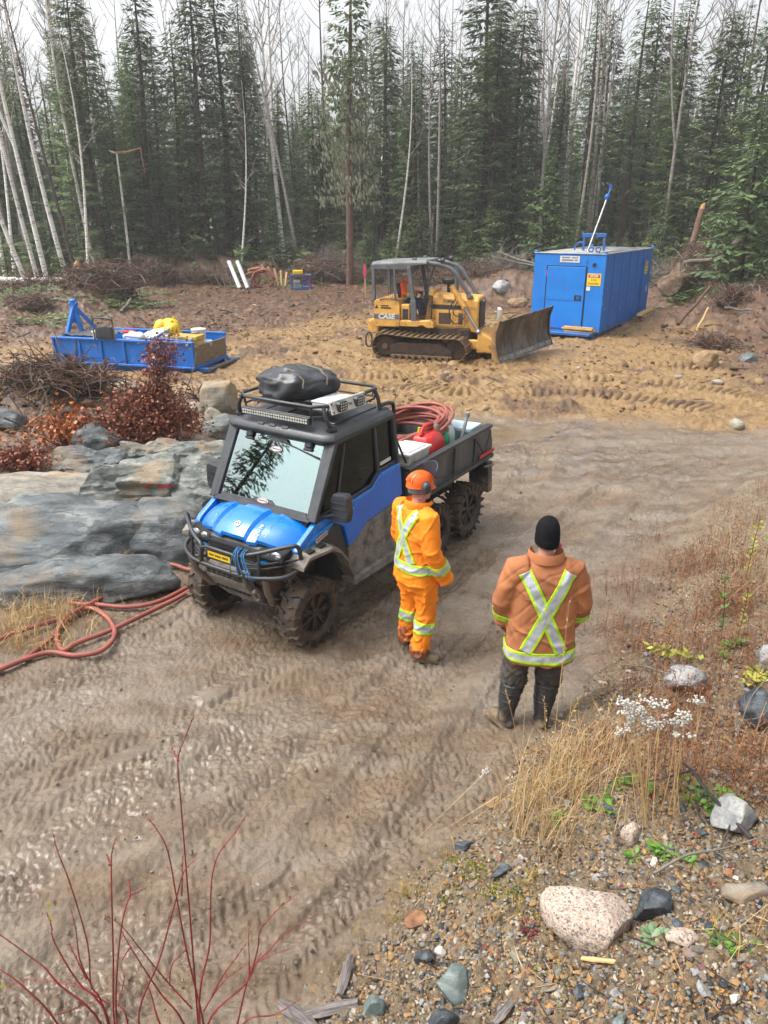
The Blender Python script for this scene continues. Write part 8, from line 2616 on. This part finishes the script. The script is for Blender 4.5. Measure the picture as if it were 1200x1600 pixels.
def log(label,p,q,r0,r1,m,endm=None,name='log',cat='log'):
 p,q=Vector(p),Vector(q)
 t=thing(name,label,cat,p)
 d=q-p
 mb=MB(); mb.tube([d*(k/5)+Vector((0,0,.03*math.sin(k*1.7))) for k in range(6)],[r0+(r1-r0)*k/5 for k in range(6)],9); mb.build('stem',m,t,smooth=50)
 if endm:
  u=d.normalized(); mb=MB(); mb.tube([d,d+u*r1*1.6,d+u*r1*2.6+Vector((r1*.4,0,-r1*.3))],[r1*.9,r1*.75,r1*.25],7); mb.build('split_end',endm,t,smooth=30)
 return t
def PW(px,y,dz):return Vector((foot(px,y),y,hz(foot(px,y),y)+dz))
log('fallen birch trunk with a torn orange end behind the left birches',PW(-40,37,.55),PW(98,36.8,.80),.15,.16,birch_bark,raw_wood)
log('split standing stump with a raw orange face',PW(131,36.2,-.1),PW(126,36.2,1.25),.22,.20,bark_red,raw_wood,'stump','stump')
log('pale stick lying on the churned soil past the root heap',PW(186,31.5,.1),PW(203,32.8,.35),.07,.05,deadwood)
log('thin pale pole lying on the forest edge soil',PW(178,37.5,.25),PW(232,38.5,.35),.05,.04,twig_w)
log('snapped tree trunk leaning above the root ball',PW(1068,35.9,.6),PW(1080,36.4,3.3),.17,.13,bark_red,raw_wood,'snapped_tree','tree')
log('grey trunk lying in front of the root ball',PW(1062,33.2,1.2),PW(1124,33.0,1.2),.10,.09,deadwood)
log('second grey trunk just below the first',PW(1075,32.6,1.0),PW(1120,32.4,.95),.08,.07,deadwood)
log('short mossy log end beside the drooping spruce',PW(1122,33.0,1.4),PW(1145,33.4,1.75),.18,.16,bark_dark)
log('white fallen sapling across the brush heap',PW(840,38.6,.9),PW(775,38.2,1.2),.06,.03,twig_w)
log('second white fallen stem lower in the brush heap',PW(845,38.2,.55),PW(770,37.6,.75),.05,.03,twig_w)
log('pale split stick on the dirt mound',PW(1092,25.6,.1),PW(1106,26.2,.55),.04,.03,wood_m)
log('curved dark root on top of the dirt mound',PW(1132,26.6,.2),PW(1176,26.2,.15),.05,.03,deadwood)
log('long root sticking out of the dirt mound towards the shack',PW(1062,26.0,.25),PW(1105,27.6,.55),.07,.05,root_m)
x_,y_=foot(204,45),45
t=thing('broken_snag','thin broken birch snag with its top bent over sideways','tree',(x_,y_,hz(x_,y_)))
mb=MB(); mb.tube([(0,0,-.1),(.03,0,3),(.0,0,6.6)],[.08,.07,.05],7); mb.tube([(.0,0,6.6),(-.4,0,6.75)],[.05,.02],6); mb.build('trunk',birch_bark,t,smooth=50)
mb=MB(); mb.tube([(-.3,0,6.62),(.6,0,6.68),(1.3,0,6.86),(1.36,0,6.2),(1.42,0,5.6)],[.05,.05,.04,.02,.01],6); mb.build('bent_top',raw_wood,t,smooth=50)
# ------------------------------------------------------------------ hoses on the ground
def ground_hose(label,pts,seed,rad=.024):
 P=[]
 for px,py in pts:
  q=on(px,py); P.append((q.x,q.y,0))
 sp=spline(P,9)
 out=[Vector((p.x,p.y,max(hz(p.x,p.y),hz(p.x+.05,p.y),hz(p.x-.05,p.y))+rad+.012+seed*.012)) for p in sp]
 for _ in range(3):
  out=[out[0]]+[Vector((b.x,b.y,(a.z+b.z*2+c.z)/4)) for a,b,c in zip(out,out[1:],out[2:])]+[out[-1]]
 mb=MB(); mb.tube(out,rad,9)
 o=mb.build('ground_hose',hose_m,smooth=180)
 return tag(o,label,'hose')
ground_hose('red hose lying closest to the road with one round loop beside the rock shelf',[(-60,1072),(0,1053),(40,1037),(80,1026),(120,1031),(160,1023),(180,1000),(173,977),(150,958),(123,960),(100,977),(90,1003),(100,1023),(125,1010),(177,990),(233,963),(290,934),(330,905)],1)
ground_hose('red hose making a long narrow bend in front of the rock slab',[(-60,1064),(0,1049),(40,1034),(83,1000),(110,971),(147,948),(187,925),(213,904),(217,891),(200,893),(173,910),(143,930),(113,946),(150,949),(200,953),(247,945),(290,924),(330,900)],0)
ground_hose('red hose running furthest up against the dry grass by the rock slab',[(-60,1025),(0,1007),(33,994),(100,973),(133,956),(173,934),(217,904),(247,890),(273,890),(300,898),(330,890)],2)
# ------------------------------------------------------------------ shrubs, grass, weeds
rust_leaf=leafmat('rust_leaves',c8(104,48,32),c8(166,92,58),rough=.5,rand=0,trans=.15)
orange_leaf=leafmat('orange_leaves',c8(150,66,30),c8(222,134,62),rough=.5,rand=0,trans=.2)
straw=leafmat('dry_straw',c8(168,132,82),c8(222,194,140),rough=.7,rand=0,trans=.25)
straw_red=leafmat('red_brown_weed',c8(98,58,38),c8(160,106,66),rough=.7,rand=0,trans=.15)
green_leaf=leafmat('fresh_green_leaves',c8(58,104,36),c8(126,168,66),rough=.45,rand=0,trans=.25)
yellow_leaf=leafmat('yellow_green_leaves',c8(150,154,60),c8(212,204,100),rough=.5,rand=0,trans=.25)
fluff=leafmat('white_seed_heads',c8(196,190,178),c8(236,232,224),rough=.8,rand=0,trans=.3)
moss_m=leafmat('yellow_moss',c8(110,118,36),c8(178,176,66),rough=.8,rand=0,trans=.1)
stem_brown=mat('brown_twig',c8(92,66,52),c8(66,48,40),scale=10,rough=.8)
def leaf_quad(mb,c,d,s,r,mi=0,w=.45):
 d=Vector(d).normalized(); n=d.cross(Vector((r.gauss(0,1),r.gauss(0,1),r.gauss(0,1)))).normalized()*s*w
 mb.add([c,c+d*s*.5+n,c+d*s,c+d*s*.5-n],[(0,1,2,3)],mi,r.random())
def bush(name,label,base,rx,ry,h,nst,nlf,lm,seed,ls=.04,cat='bush',spike=None):
 r=random.Random(seed)
 t=thing(name,label,cat,base)
 sm_,lf=MB(),MB()
 for k in range(nst):
  a=r.uniform(0,6.28); q=r.random()**.5
  e=Vector((math.cos(a)*rx*q,math.sin(a)*ry*q,h*(1-.75*q*q)*r.uniform(.75,1.05)))
  if spike and k<spike[3]:
   e=Vector((spike[0]+r.gauss(0,.12),spike[1]+r.gauss(0,.1),spike[2]*r.uniform(.8,1.0)))
  b0=Vector((r.gauss(0,.12)*rx,r.gauss(0,.12)*ry,0))
  mid=b0.lerp(e,.5)+Vector((0,0,.12*h))
  pts=spline([b0,mid,e],4)
  sm_.tube(pts,[.010*(1-.09*i) for i in range(len(pts))],4,0,False)
  for w in range(int(nlf/nst)):
   u=r.uniform(.22,1)
   i=min(len(pts)-2,int(u*(len(pts)-1)))
   c=pts[i].lerp(pts[i+1],u*(len(pts)-1)-i)
   o=Vector((r.gauss(0,1),r.gauss(0,1),r.gauss(0,.8)))*(.09 if w%3 else .16)*min(1,h)
   if w%6==0:
    sm_.tube([c,c+o],[.004,.002],3,0,False)
   leaf_quad(lf,c+o,(r.gauss(0,1),r.gauss(0,1),-.6),ls*r.uniform(.7,1.3),r)
 sm_.build('stems',stem_brown,t,fixn=False); lf.build('leaves',lm,t,tint=True,fixn=False)
 return t
p=on(238,690)
bush('red_bush','dense bush with dry rust red leaves on the rock shelf',(p.x,p.y,p.z),.98,.6,.98,150,8500,rust_leaf,91,.05,spike=(.32,.1,1.75,22))
p=on(105,700)
bush('orange_shrub','sparse shrub with orange leaves beside the grey root tangle',(p.x,p.y,p.z),.7,.45,.8,40,700,orange_leaf,92,.065)
p=on(30,735)
bush('orange_shrub','low rust leaved shrub at the picture edge beside the stained rock',(p.x,p.y,p.z),.75,.4,.4,40,1100,rust_leaf,93,.055)
def grass(name,label,spots,lm,seed,h=(.3,.5),n=60,spread=.12,lean=.5,w=.004,mix=None):
 """tufts of dry blades: one object, past counting"""
 r=random.Random(seed); mb=MB()
 for (px,py,k,hh) in spots:
  c0=on(px,py)
  for q in range(int(n*k)):
   c=c0+Vector((r.gauss(0,spread),r.gauss(0,spread*.7),0)); c.z=hz(c.x,c.y)-.01
   a=r.uniform(0,6.28); L=r.uniform(*h)*hh; ln=abs(r.gauss(0,lean))
   d=Vector((math.cos(a),math.sin(a),0)); s=Vector((-d.y,d.x,0))*w*r.uniform(.6,1.2)
   p1=c+d*L*ln*.25+Vector((0,0,L*.55)); p2=c+d*L*ln*.8+Vector((0,0,L*(1-.25*ln*ln)))
   tt=r.random()
   mb.add([c-s,c+s,p1+s*.8,p1-s*.8,p2],[(0,1,2,3),(3,2,4)],0,tt)
   if mix:
    for z_ in range(3):
     leaf_quad(mb,p1.lerp(p2,r.random()),(r.gauss(0,1),r.gauss(0,1),.5),mix*r.uniform(.6,1.3),r,0,.3)
 o=mb.build(name,lm,tint=True,fixn=False)
 return tag(o,label,kind='stuff')
grass('dry_grass','dry straw grass along the rock shelf',[(170,905,1.4,1.0),(190,880,1.2,1.0),(150,925,1,.8),(60,965,1.6,.8),(30,985,1.6,.8),(90,975,1.5,.9),(10,945,1.2,.8),(40,1010,1.2,.7),(70,1015,1,.7),(110,955,1,.7),(0,1000,1.3,.8),(275,862,1.4,.6),(250,868,1,.6),(290,858,1,.5),(135,985,.5,.6),(200,915,.7,.8)],straw,101,(.18,.48),60,.15,.95,.0036)
grass('bank_grass','tall dry straw grass on the bank beside the man',[(845,1270,1.3,1.15),(870,1240,1.2,1.1),(830,1245,1,1.1),(900,1215,1.2,1.0),(880,1195,1,1.0),(920,1240,.9,.9),(860,1320,1.3,.7),(840,1300,.9,.8),(940,1180,1,.9),(905,1165,.9,.8),(1180,1180,.5,.9),(1170,905,.8,1.1),(1190,940,.7,1.0),(1150,860,.7,1.0),(985,1200,.8,.9),(1195,1480,.5,.8),(1010,1240,.5,.8)],straw,102,(.16,.48),64,.13,.95,.0020)
grass('bank_weeds','red brown dried weeds over the bank',[(r__.uniform(940,1215),r__.uniform(850,1235),1,r__.uniform(.6,1.2)) for r__ in [random.Random(6)] for _ in range(60)]+[(900,1180,1,.8),(1060,1000,1,.8),(1130,960,1,1),(1180,820,1,1),(1140,800,1,.9),(1195,770,1,1),(1110,850,.8,.8)],straw_red,103,(.10,.36),46,.16,1.1,.0021,.02)
grass('small_tufts','small yellow green grass tufts in the gravel',[(815,1385,1,.7),(835,1370,.9,.7),(630,1400,1,.8),(615,1440,1,.8),(655,1395,.7,.7),(775,1440,.5,.9),(810,1420,.5,.7),(1170,1490,.4,1.0),(1125,1460,.4,.9),(660,1330,.3,1.0),(700,1340,.3,.9),(560,1470,.3,.9),(540,1500,.3,.8),(520,1520,.4,.8)],leafmat('tuft_grass',c8(128,120,50),c8(214,182,92),rough=.6,rand=0,trans=.25),104,(.07,.17),46,.025,.75,.0014)
# single tall stalks, each one to be told apart
r_=random.Random(14)
def stalk(label,base,top,rad=.0025,m=None,name='dry_stalk',head=True,group=None):
 b=on(*base);
 d=math.hypot(b.x,b.y)
 yy_=b.y+.05
 r=(top[0]-600)/F_PX; u=-(top[1]-800)/F_PX
 dy=math.cos(PT)+u*math.sin(PT); t_=yy_/dy
 e=Vector((r*t_,yy_,3.81+(-math.sin(PT)+u*math.cos(PT))*t_))
 t=thing(name,label,'plant',b,0,group)
 mb=MB(); v=e-b; P=[Vector((0,0,-.01)),v*.5+Vector((r_.gauss(0,.01),r_.gauss(0,.01),.0)),v]
 sp=spline(P,5); mb.tube(sp,[rad*(1-.06*k) for k in range(len(sp))],5); mb.build('stem',m or straw_s,t,smooth=60)
 if head:
  lf=MB()
  for k in range(14):
   leaf_quad(lf,v*(1-.012*k),(r_.gauss(0,.5),r_.gauss(0,.5),.8),.022,r_,0,.2)
  lf.build('seed_head',straw,t,tint=True,fixn=False)
 return t
straw_s=mat('straw_stem',c8(206,176,124),c8(178,146,98),scale=12,rough=.7)
for k,(b,e) in enumerate((((800,1330),(822,1075)),((840,1340),(890,938)),((852,1300),(882,1000)),((870,1320),(850,1090)),((815,1300),(905,1090)),((890,1300),(960,1085)),((830,1270),(790,1075)),((925,1290),(1000,1080)))):
 stalk('tall pale grass stalk standing up in front of the man\'s legs',b,e,.0026,group='tall grass stalks by the man')
for k,(b,e) in enumerate((((998,1292),(978,1130)),((1010,1288),(1000,1120)),((1020,1285),(1030,1110)),((1006,1280),(1018,1098)),((1032,1270),(1055,1120)))):
 stalk('thick straw stalk rising to the white seed heads',b,e,.0038,head=False,group='thick stalks under the white seed heads')
def white_heads(label,cen,w,h,n,seed,y_base):
 b=on(*y_base)
 r=random.Random(seed); mb,st=MB(),MB()
 t=thing('white_flower_plant',label,'plant',b)
 for k in range(n):
  px,py=cen[0]+r.uniform(-w,w),cen[1]+r.uniform(-h,h)+(cen[0]-0)*0
  yy_=b.y+r.uniform(-.03,.1)
  rr=(px-600)/F_PX; u=-(py-800)/F_PX
  dy=math.cos(PT)+u*math.sin(PT); t_=yy_/dy
  c=Vector((rr*t_,yy_,3.81+(-math.sin(PT)+u*math.cos(PT))*t_))-b
  for q in range(9):
   e=c+Vector((r.gauss(0,.010),r.gauss(0,.010),r.gauss(0,.007)))
   mb.ell(e,(.0070,.0070,.0060),6,4,0,tint=r.random())
  if k%5==0:
   st.tube([Vector((r.gauss(0,.02),r.gauss(0,.02),0)),c*.6+Vector((0,0,.02)),c],[.003,.0025,.0015],4,0,False)
 mb.build('seed_heads',fluff,t,tint=True,fixn=False,smooth=180)['kind']='stuff'; st.build('stems',straw_s,t,fixn=False)
white_heads('big cluster of white fluffy seed heads above the green rosette',(1003,1118),40,28,46,7,(1008,1285))
white_heads('smaller cluster of white seed heads beside the big one',(1065,1128),16,22,18,8,(1050,1270))
white_heads('single white seed head at the road edge',(757,1208),7,6,5,9,(768,1250))
white_heads('few white seed heads behind the smaller cluster',(1090,1100),12,10,6,10,(1085,1180))
def rosette(label,px,py,n,ls,seed,lm=green_leaf,spread=.09,up=.5,name='green_plant'):
 p=on(px,py); r=random.Random(seed)
 t=thing(name,label,'plant',p)
 mb,st=MB(),MB()
 for q in range(max(3,n//14)):
  c=Vector((r.gauss(0,spread),r.gauss(0,spread*.6),0)); c.z=hz(p.x+c.x,p.y+c.y)-p.z
  for k in range(14):
   a=r.uniform(0,6.28); e=r.uniform(.15,1.1)*up
   d=Vector((math.cos(a),math.sin(a),e))
   b=c+d*r.uniform(.0,.03)
   st.tube([c,b],[.002,.0015],3,0,False)
   L=ls*r.uniform(.6,1.25); d.normalize(); sd=d.cross(Vector((0,0,1))).normalized()*L*.22
   m1,m2=b+d*L*.35+Vector((0,0,L*.05)),b+d*L*.7+Vector((0,0,L*.03)); e2=b+d*L-Vector((0,0,L*.12))
   tt=r.random()
   mb.add([b,m1+sd,m1-sd,m2+sd*.8,m2-sd*.8,e2],[(0,1,2),(1,3,4,2),(3,5,4)],0,tt)
 mb.build('leaves',lm,t,tint=True,fixn=False); st.build('stalks',stem_brown,t,fixn=False)['kind']='stuff'
 return t
rosette('green leafy clump below the big white seed heads',955,1250,150,.06,1,spread=.10)
rosette('bright green rosette beside the charred branch',1100,1245,130,.062,2,spread=.07)
rosette('low green patch under the small granite stone',1040,1340,110,.045,3,spread=.07)
rosette('small pale green rosette below the dark angular stone',1022,1470,42,.05,4,spread=.03,lm=leafmat('blue_green_leaf',c8(104,136,96),c8(150,172,132),rand=0))
rosette('small green weed at the right of the gravel',1140,1475,42,.045,5,spread=.03)
rosette('dark red rosette left of the granite boulder',820,1452,42,.035,6,lm=leafmat('wine_leaves',c8(72,30,34),c8(128,60,58),rand=0),spread=.025,name='red_plant')
rosette('green weed at the right edge under the black boulder',1150,1010,60,.06,7,spread=.06,up=1.2)
rosette('yellow leaved weed at the right picture edge',1190,1068,56,.085,8,lm=yellow_leaf,spread=.06,up=.8)
# goldenrod lying on the bank and upright leafy stem
def leafy_stem(label,P,ls,lm,seed,dens=26,name='leafy_stem'):
 r=random.Random(seed)
 b=P[0]
 t=thing(name,label,'plant',b)
 sp=spline([Vector(p)-b for p in P],8)
 st,mb=MB(),MB()
 st.tube(sp,[.005*(1-.02*k) for k in range(len(sp))],5)
 for k in range(dens*2):
  u=r.uniform(.2,1); i=min(len(sp)-2,int(u*(len(sp)-1))); c=sp[i]; ax=(sp[i+1]-sp[i]).normalized()
  s=Vector((r.gauss(0,1),r.gauss(0,1),r.gauss(0,.6))); s=(s-ax*s.dot(ax)).normalized()
  leaf_quad(mb,c,s+ax*.6,ls*r.uniform(.7,1.2),r,0,.22)
 st.build('stem',stem_brown,t,smooth=60); mb.build('leaves',lm,t,tint=True,fixn=False)
q0,q1,q2=on(1105,1048,.06),on(1060,1040,.12),on(1010,1030,.14)
leafy_stem('yellow leaved stem bent flat over the grey boulder',[q0,q1,q2],.075,yellow_leaf,3,34)
b=on(1125,1010); leafy_stem('upright thin weed with few green leaves on the bank',[b,b+Vector((-.01,.02,.3)),b+Vector((-.04,.05,.62))],.06,green_leaf,4,18)
b=on(1150,1000); leafy_stem('yellow green weed beside the upright thin weed',[b,b+Vector((.03,.02,.2)),b+Vector((.05,.05,.42))],.05,yellow_leaf,5,20)
b=on(1165,905); leafy_stem('tall yellow green weed at the upper bank edge',[b,b+Vector((.02,.02,.3)),b+Vector((.05,.05,.6))],.06,yellow_leaf,6,22)
b=on(1195,880); leafy_stem('tall green weed at the picture edge of the upper bank',[b,b+Vector((.02,.02,.35)),b+Vector((.0,.05,.75))],.07,green_leaf,7,22)
# moss
r=random.Random(5); mb=MB()
for (px,py,n_) in ((735,1355,70),(715,1345,40),(775,1390,60),(800,1400,40),(750,1365,40),(850,1520,14),(880,1560,14),(700,1405,24),(640,1370,20),(830,1440,20)):
 c0=on(px,py)
 for k in range(n_):
  c=c0+Vector((r.gauss(0,.05),r.gauss(0,.035),0)); c.z=hz(c.x,c.y)+.004
  for q in range(5):
   leaf_quad(mb,c,(r.gauss(0,.6),r.gauss(0,.6),1),r.uniform(.008,.016),r,0,.35)
tag(mb.build('moss',moss_m,tint=True,fixn=False),'yellow green moss in the gravel',kind='stuff')
# driftwood, branches
grey_wood=mat('weathered_grey_wood',c8(140,132,128),c8(84,76,74),scale=7,rough=.85,bump=.004,bscale=30,stretch=(1.2,14,14),contrast=(.4,.6))
char_m=mat('charred_branch',c8(36,34,36),c8(60,54,52),scale=9,rough=.7,bump=.004,bscale=30)
def driftwood(label,a,b,w,seed,m=grey_wood,lift=.02):
 A,B=on(*a,lift),on(*b,lift)
 t=thing('driftwood',label,'driftwood',A.lerp(B,.5))
 d=B-A; r=random.Random(seed)
 x=d.normalized(); up=Vector((0,0,1)); s=x.cross(up).normalized(); up=s.cross(x)
 mb=MB(); rows=[]
 for i in range(9):
  u=i/8-.5; k=w*(1-1.1*u*u)*r.uniform(.85,1.1)
  ring=[]
  for j in range(10):
   an=2*math.pi*j/10; rr=k*(1+.25*math.sin(j*2.3+seed)+.05*r.random())
   ring.append(Vector((u*d.length*(1+.06*math.sin(j*3.1)),math.cos(an)*rr,math.sin(an)*rr*.6)))
  rows.append(ring)
 mb.loft(rows)
 o=mb.build('wood',m,t,smooth=30)
 o.rotation_euler=Matrix((x,s*-1,up)).transposed().to_euler()
driftwood('split grey driftwood piece pointing out of the bottom edge',(438,1570),(492,1612),.035,1)
driftwood('grey driftwood bar lying across beside the blue grey chunk',(470,1592),(560,1570),.026,2)
driftwood('upright dark driftwood splinter above the driftwood bar',(530,1560),(548,1498),.022,3,lift=.03)
driftwood('pale wood chip below the granite boulder',(908,1502),(962,1508),.014,4,wood_m)
driftwood('grey split wood at the bottom edge in the gravel',(772,1605),(800,1570),.02,5)
def branch(label,pts,r0,m,twigs=(),lift=.03,name='dead_branch'):
 P=[on(*p[:2],(p[2] if len(p)>2 else lift)) for p in pts]
 t=thing(name,label,'branch',P[0])
 mb=MB(); sp=spline([p-P[0] for p in P],6); mb.tube(sp,[r0*(1-.6*k/len(sp)) for k in range(len(sp))],7)
 mb.build('limb',m,t,smooth=60)
 for tw in twigs:
  Q=[on(*p[:2],(p[2] if len(p)>2 else lift))-P[0] for p in tw]
  mb=MB(); sp=spline(Q,5); mb.tube(sp,[r0*.5*(1-.6*k/len(sp)) for k in range(len(sp))],6); mb.build('twig',m,t,smooth=60)
branch('charred black forked branch on the bank',[(1172,1322,.05),(1130,1290,.10),(1095,1268,.16),(1075,1250,.20),(1058,1240,.22)],.014,char_m,[[(1095,1268,.16),(1085,1285,.1),(1100,1300,.05)],[(1070,1248,.2),(1030,1250,.16),(990,1250,.12)],[(1130,1290,.1),(1150,1280,.1),(1172,1275,.1)],[(1140,1300,.08),(1130,1320,.04),(1120,1340,.02)]])
branch('long grey branch lying across the right of the gravel',[(1020,1372,.03),(1070,1350,.06),(1130,1343,.08),(1220,1320,.10)],.009,deadwood,[[(1110,1345,.07),(1150,1355,.05),(1210,1352,.05)]])
branch('short dead stick on the road edge by the grey boulder',[(1040,1058,.03),(1005,1050,.05),(968,1044,.03)],.012,deadwood,[[(975,1046,.03),(962,1040,.06)]])
branch('thin bare twigs beside the black boulder',[(1150,1160,.04),(1165,1130,.2),(1195,1100,.25)],.006,deadwood,[[(1155,1145,.1),(1180,1150,.15),(1205,1135,.2)],[(1160,1140,.15),(1150,1110,.25)]])
# red osier in front: every stem its own part
def sight(px,py,y):
 rr=(px-600)/F_PX; u=-(py-800)/F_PX
 dy=math.cos(PT)+u*math.sin(PT); t_=y/dy
 return Vector((rr*t_,y,3.81+(-math.sin(PT)+u*math.cos(PT))*t_))
red_stem=mat('red_osier_bark',c8(150,42,40),c8(104,34,34),scale=14,rough=.5)
def osier(label,stems,y0,leafs=()):
 base=Vector((sight(stems[0][0][0],stems[0][0][1],y0).x,y0,0)); base.z=hz(base.x,base.y)-.02
 t=thing('red_shrub',label,'shrub',base)
 r=random.Random(2)
 root=base+Vector((0,0,.0))
 for st in stems:
  dy=r.uniform(-.05,.08)
  pts=[sight(px,py,y0+dy+.10*k/len(st)) for k,(px,py) in enumerate(st)]
  full=[p-base for p in pts]
  if st[0][1]>=1590:
   full=[full[0]+Vector((-.02*(full[0].x),0,-.25)) if full[0].z>.3 else full[0]*1.0]+full
   full[0]=Vector((full[1].x*.5,full[1].y*.5,min(0.0,full[1].z-.1)))
  sp=spline(full,6); n=len(sp)
  w0=.0052 if st[0][1]>=1590 else .0036
  mb=MB(); mb.tube(sp,[w0*(1-.72*k/n) for k in range(n)],6)
  for k in range(2,n-1,2):
   mb.ell(sp[k]+Vector((r.uniform(-.003,.003),0,0)),(.0035,.0035,.005),5,4)
  mb.build('stem',red_stem,t,smooth=60)
 for px,py in leafs:
  mb=MB(); c=sight(px,py,y0)-base
  leaf_quad(mb,c,(.3,0,1),.035,r,0,.28); mb.build('leaf',yellow_leaf,t,tint=True,fixn=False)
osier('bare red stemmed shrub in front, its clump with the tallest upright stem',[
[(310,1600),(302,1497),(292,1372),(283,1259),(278,1188),(290,1151),(303,1118)],[(278,1188),(273,1178),(267,1167)],
[(318,1600),(292,1488),(275,1397),(262,1330),(245,1296),(230,1278)],
[(312,1600),(314,1538),(327,1480),(329,1420),(331,1372),(342,1334),(367,1301),(385,1274)],
[(217,1600),(250,1497),(275,1405),(287,1363),(306,1342)],[(284,1400),(285,1360),(286,1332)],
[(325,1600),(383,1538),(400,1505),(417,1488),(450,1455),(496,1428)],[(396,1510),(404,1475),(406,1455),(430,1425),(462,1399)],[(390,1530),(389,1490),(388,1450)],
[(371,1600),(392,1517),(420,1495),(455,1482)],[(318,1580),(340,1545),(365,1520),(398,1500)],[(330,1560),(345,1530),(372,1492),(386,1472)],
[(300,1576),(258,1530),(217,1480),(190,1447),(162,1428)],[(287,1600),(250,1551),(210,1490),(190,1455)],
[(265,1540),(268,1510),(285,1488),(292,1486)],[(380,1600),(430,1585),(470,1560)],[(250,1600),(238,1560),(228,1530)]],2.30)
osier('bare red stemmed shrub in the corner, its clump with bowed low stems',[
[(179,1600),(177,1497),(175,1420),(174,1351),(176,1325),(183,1307)],[(174,1351),(170,1342),(167,1334)],
[(183,1600),(183,1517),(190,1447),(202,1403),(215,1394),(229,1387)],[(202,1403),(203,1385),(198,1372)],
[(169,1600),(155,1558),(142,1538),(137,1476),(112,1388),(90,1330),(82,1299)],
[(171,1600),(150,1560),(125,1538),(100,1500),(83,1467),(80,1445),(73,1426)],
[(158,1600),(92,1538),(70,1512),(50,1497),(0,1461),(-30,1450)],[(90,1600),(37,1542),(0,1515),(-30,1500)],
[(171,1570),(130,1545),(90,1535),(40,1530),(8,1545)],[(142,1538),(125,1500),(118,1450),(110,1418)],[(135,1530),(118,1495),(106,1470)],
[(92,1585),(120,1575),(150,1563)],[(190,1500),(200,1485),(205,1478)],[(188,1560),(192,1540),(195,1520)],[(200,1600),(186,1570),(180,1560)]],2.25,[(78,1438),(76,1420),(2,1545)])
# red paint on the veined rock
paint_m=mat('red_paint_mark',c8(208,70,70),c8(188,58,60),scale=20,rough=.7)
for i_,(rk_,pts_) in enumerate((((240,768),[(228,762),(236,755)]),((250,768),[(246,761),(256,760),(268,758)]))):
 ob_=[o for o in COL.objects if o.get('label','').startswith('veined rock with red')][0]
 bv_=bvh_of(ob_); Mi=Matrix.Translation(ob_.location)@ob_.rotation_euler.to_matrix().to_4x4()
 Mv=Mi.inverted(); o0=Mv@Vector((0,0,3.81)); rows_=[]
 for q in spline([Vector((*q,0)) for q in pts_],6):
  row=[]
  for dy_ in (-2.2,0,2.2):
   d_=(Mv.to_3x3()@(Vector((*at(q.x,q.y+dy_,0),0))-Vector((0,0,3.81)))).normalized()
   h_=bv_.ray_cast(o0,d_)
   if h_[0] is not None:row.append(h_[0]+h_[1]*.004)
  if len(row)==3:rows_.append(row)
 if len(rows_)>1:
  mb=MB(); mb.loft(rows_,closed=False); mb.build('paint_mark',paint_m,ob_,fixn=False)
  # ------------------------------------------------------------------ damp air
hz_m=bpy.data.materials.new('damp_air'); hz_m.use_nodes=True
N_=hz_m.node_tree.nodes; N_.remove(N_['Principled BSDF'])
vo=N_.new('ShaderNodeVolumePrincipled'); vo.inputs['Density'].default_value=0.0010; vo.inputs['Color'].default_value=(.93,.95,.97,1); vo.inputs['Anisotropy'].default_value=.2
hz_m.node_tree.links.new(vo.outputs[0],N_['Material Output'].inputs['Volume'])
zs=ground.data.vertices
mb=MB(); mb.bb((-175,-6,-3.0),(175,155,27)); o=mb.build('haze',hz_m); tag(o,'thin damp haze over the clearing',kind='stuff')
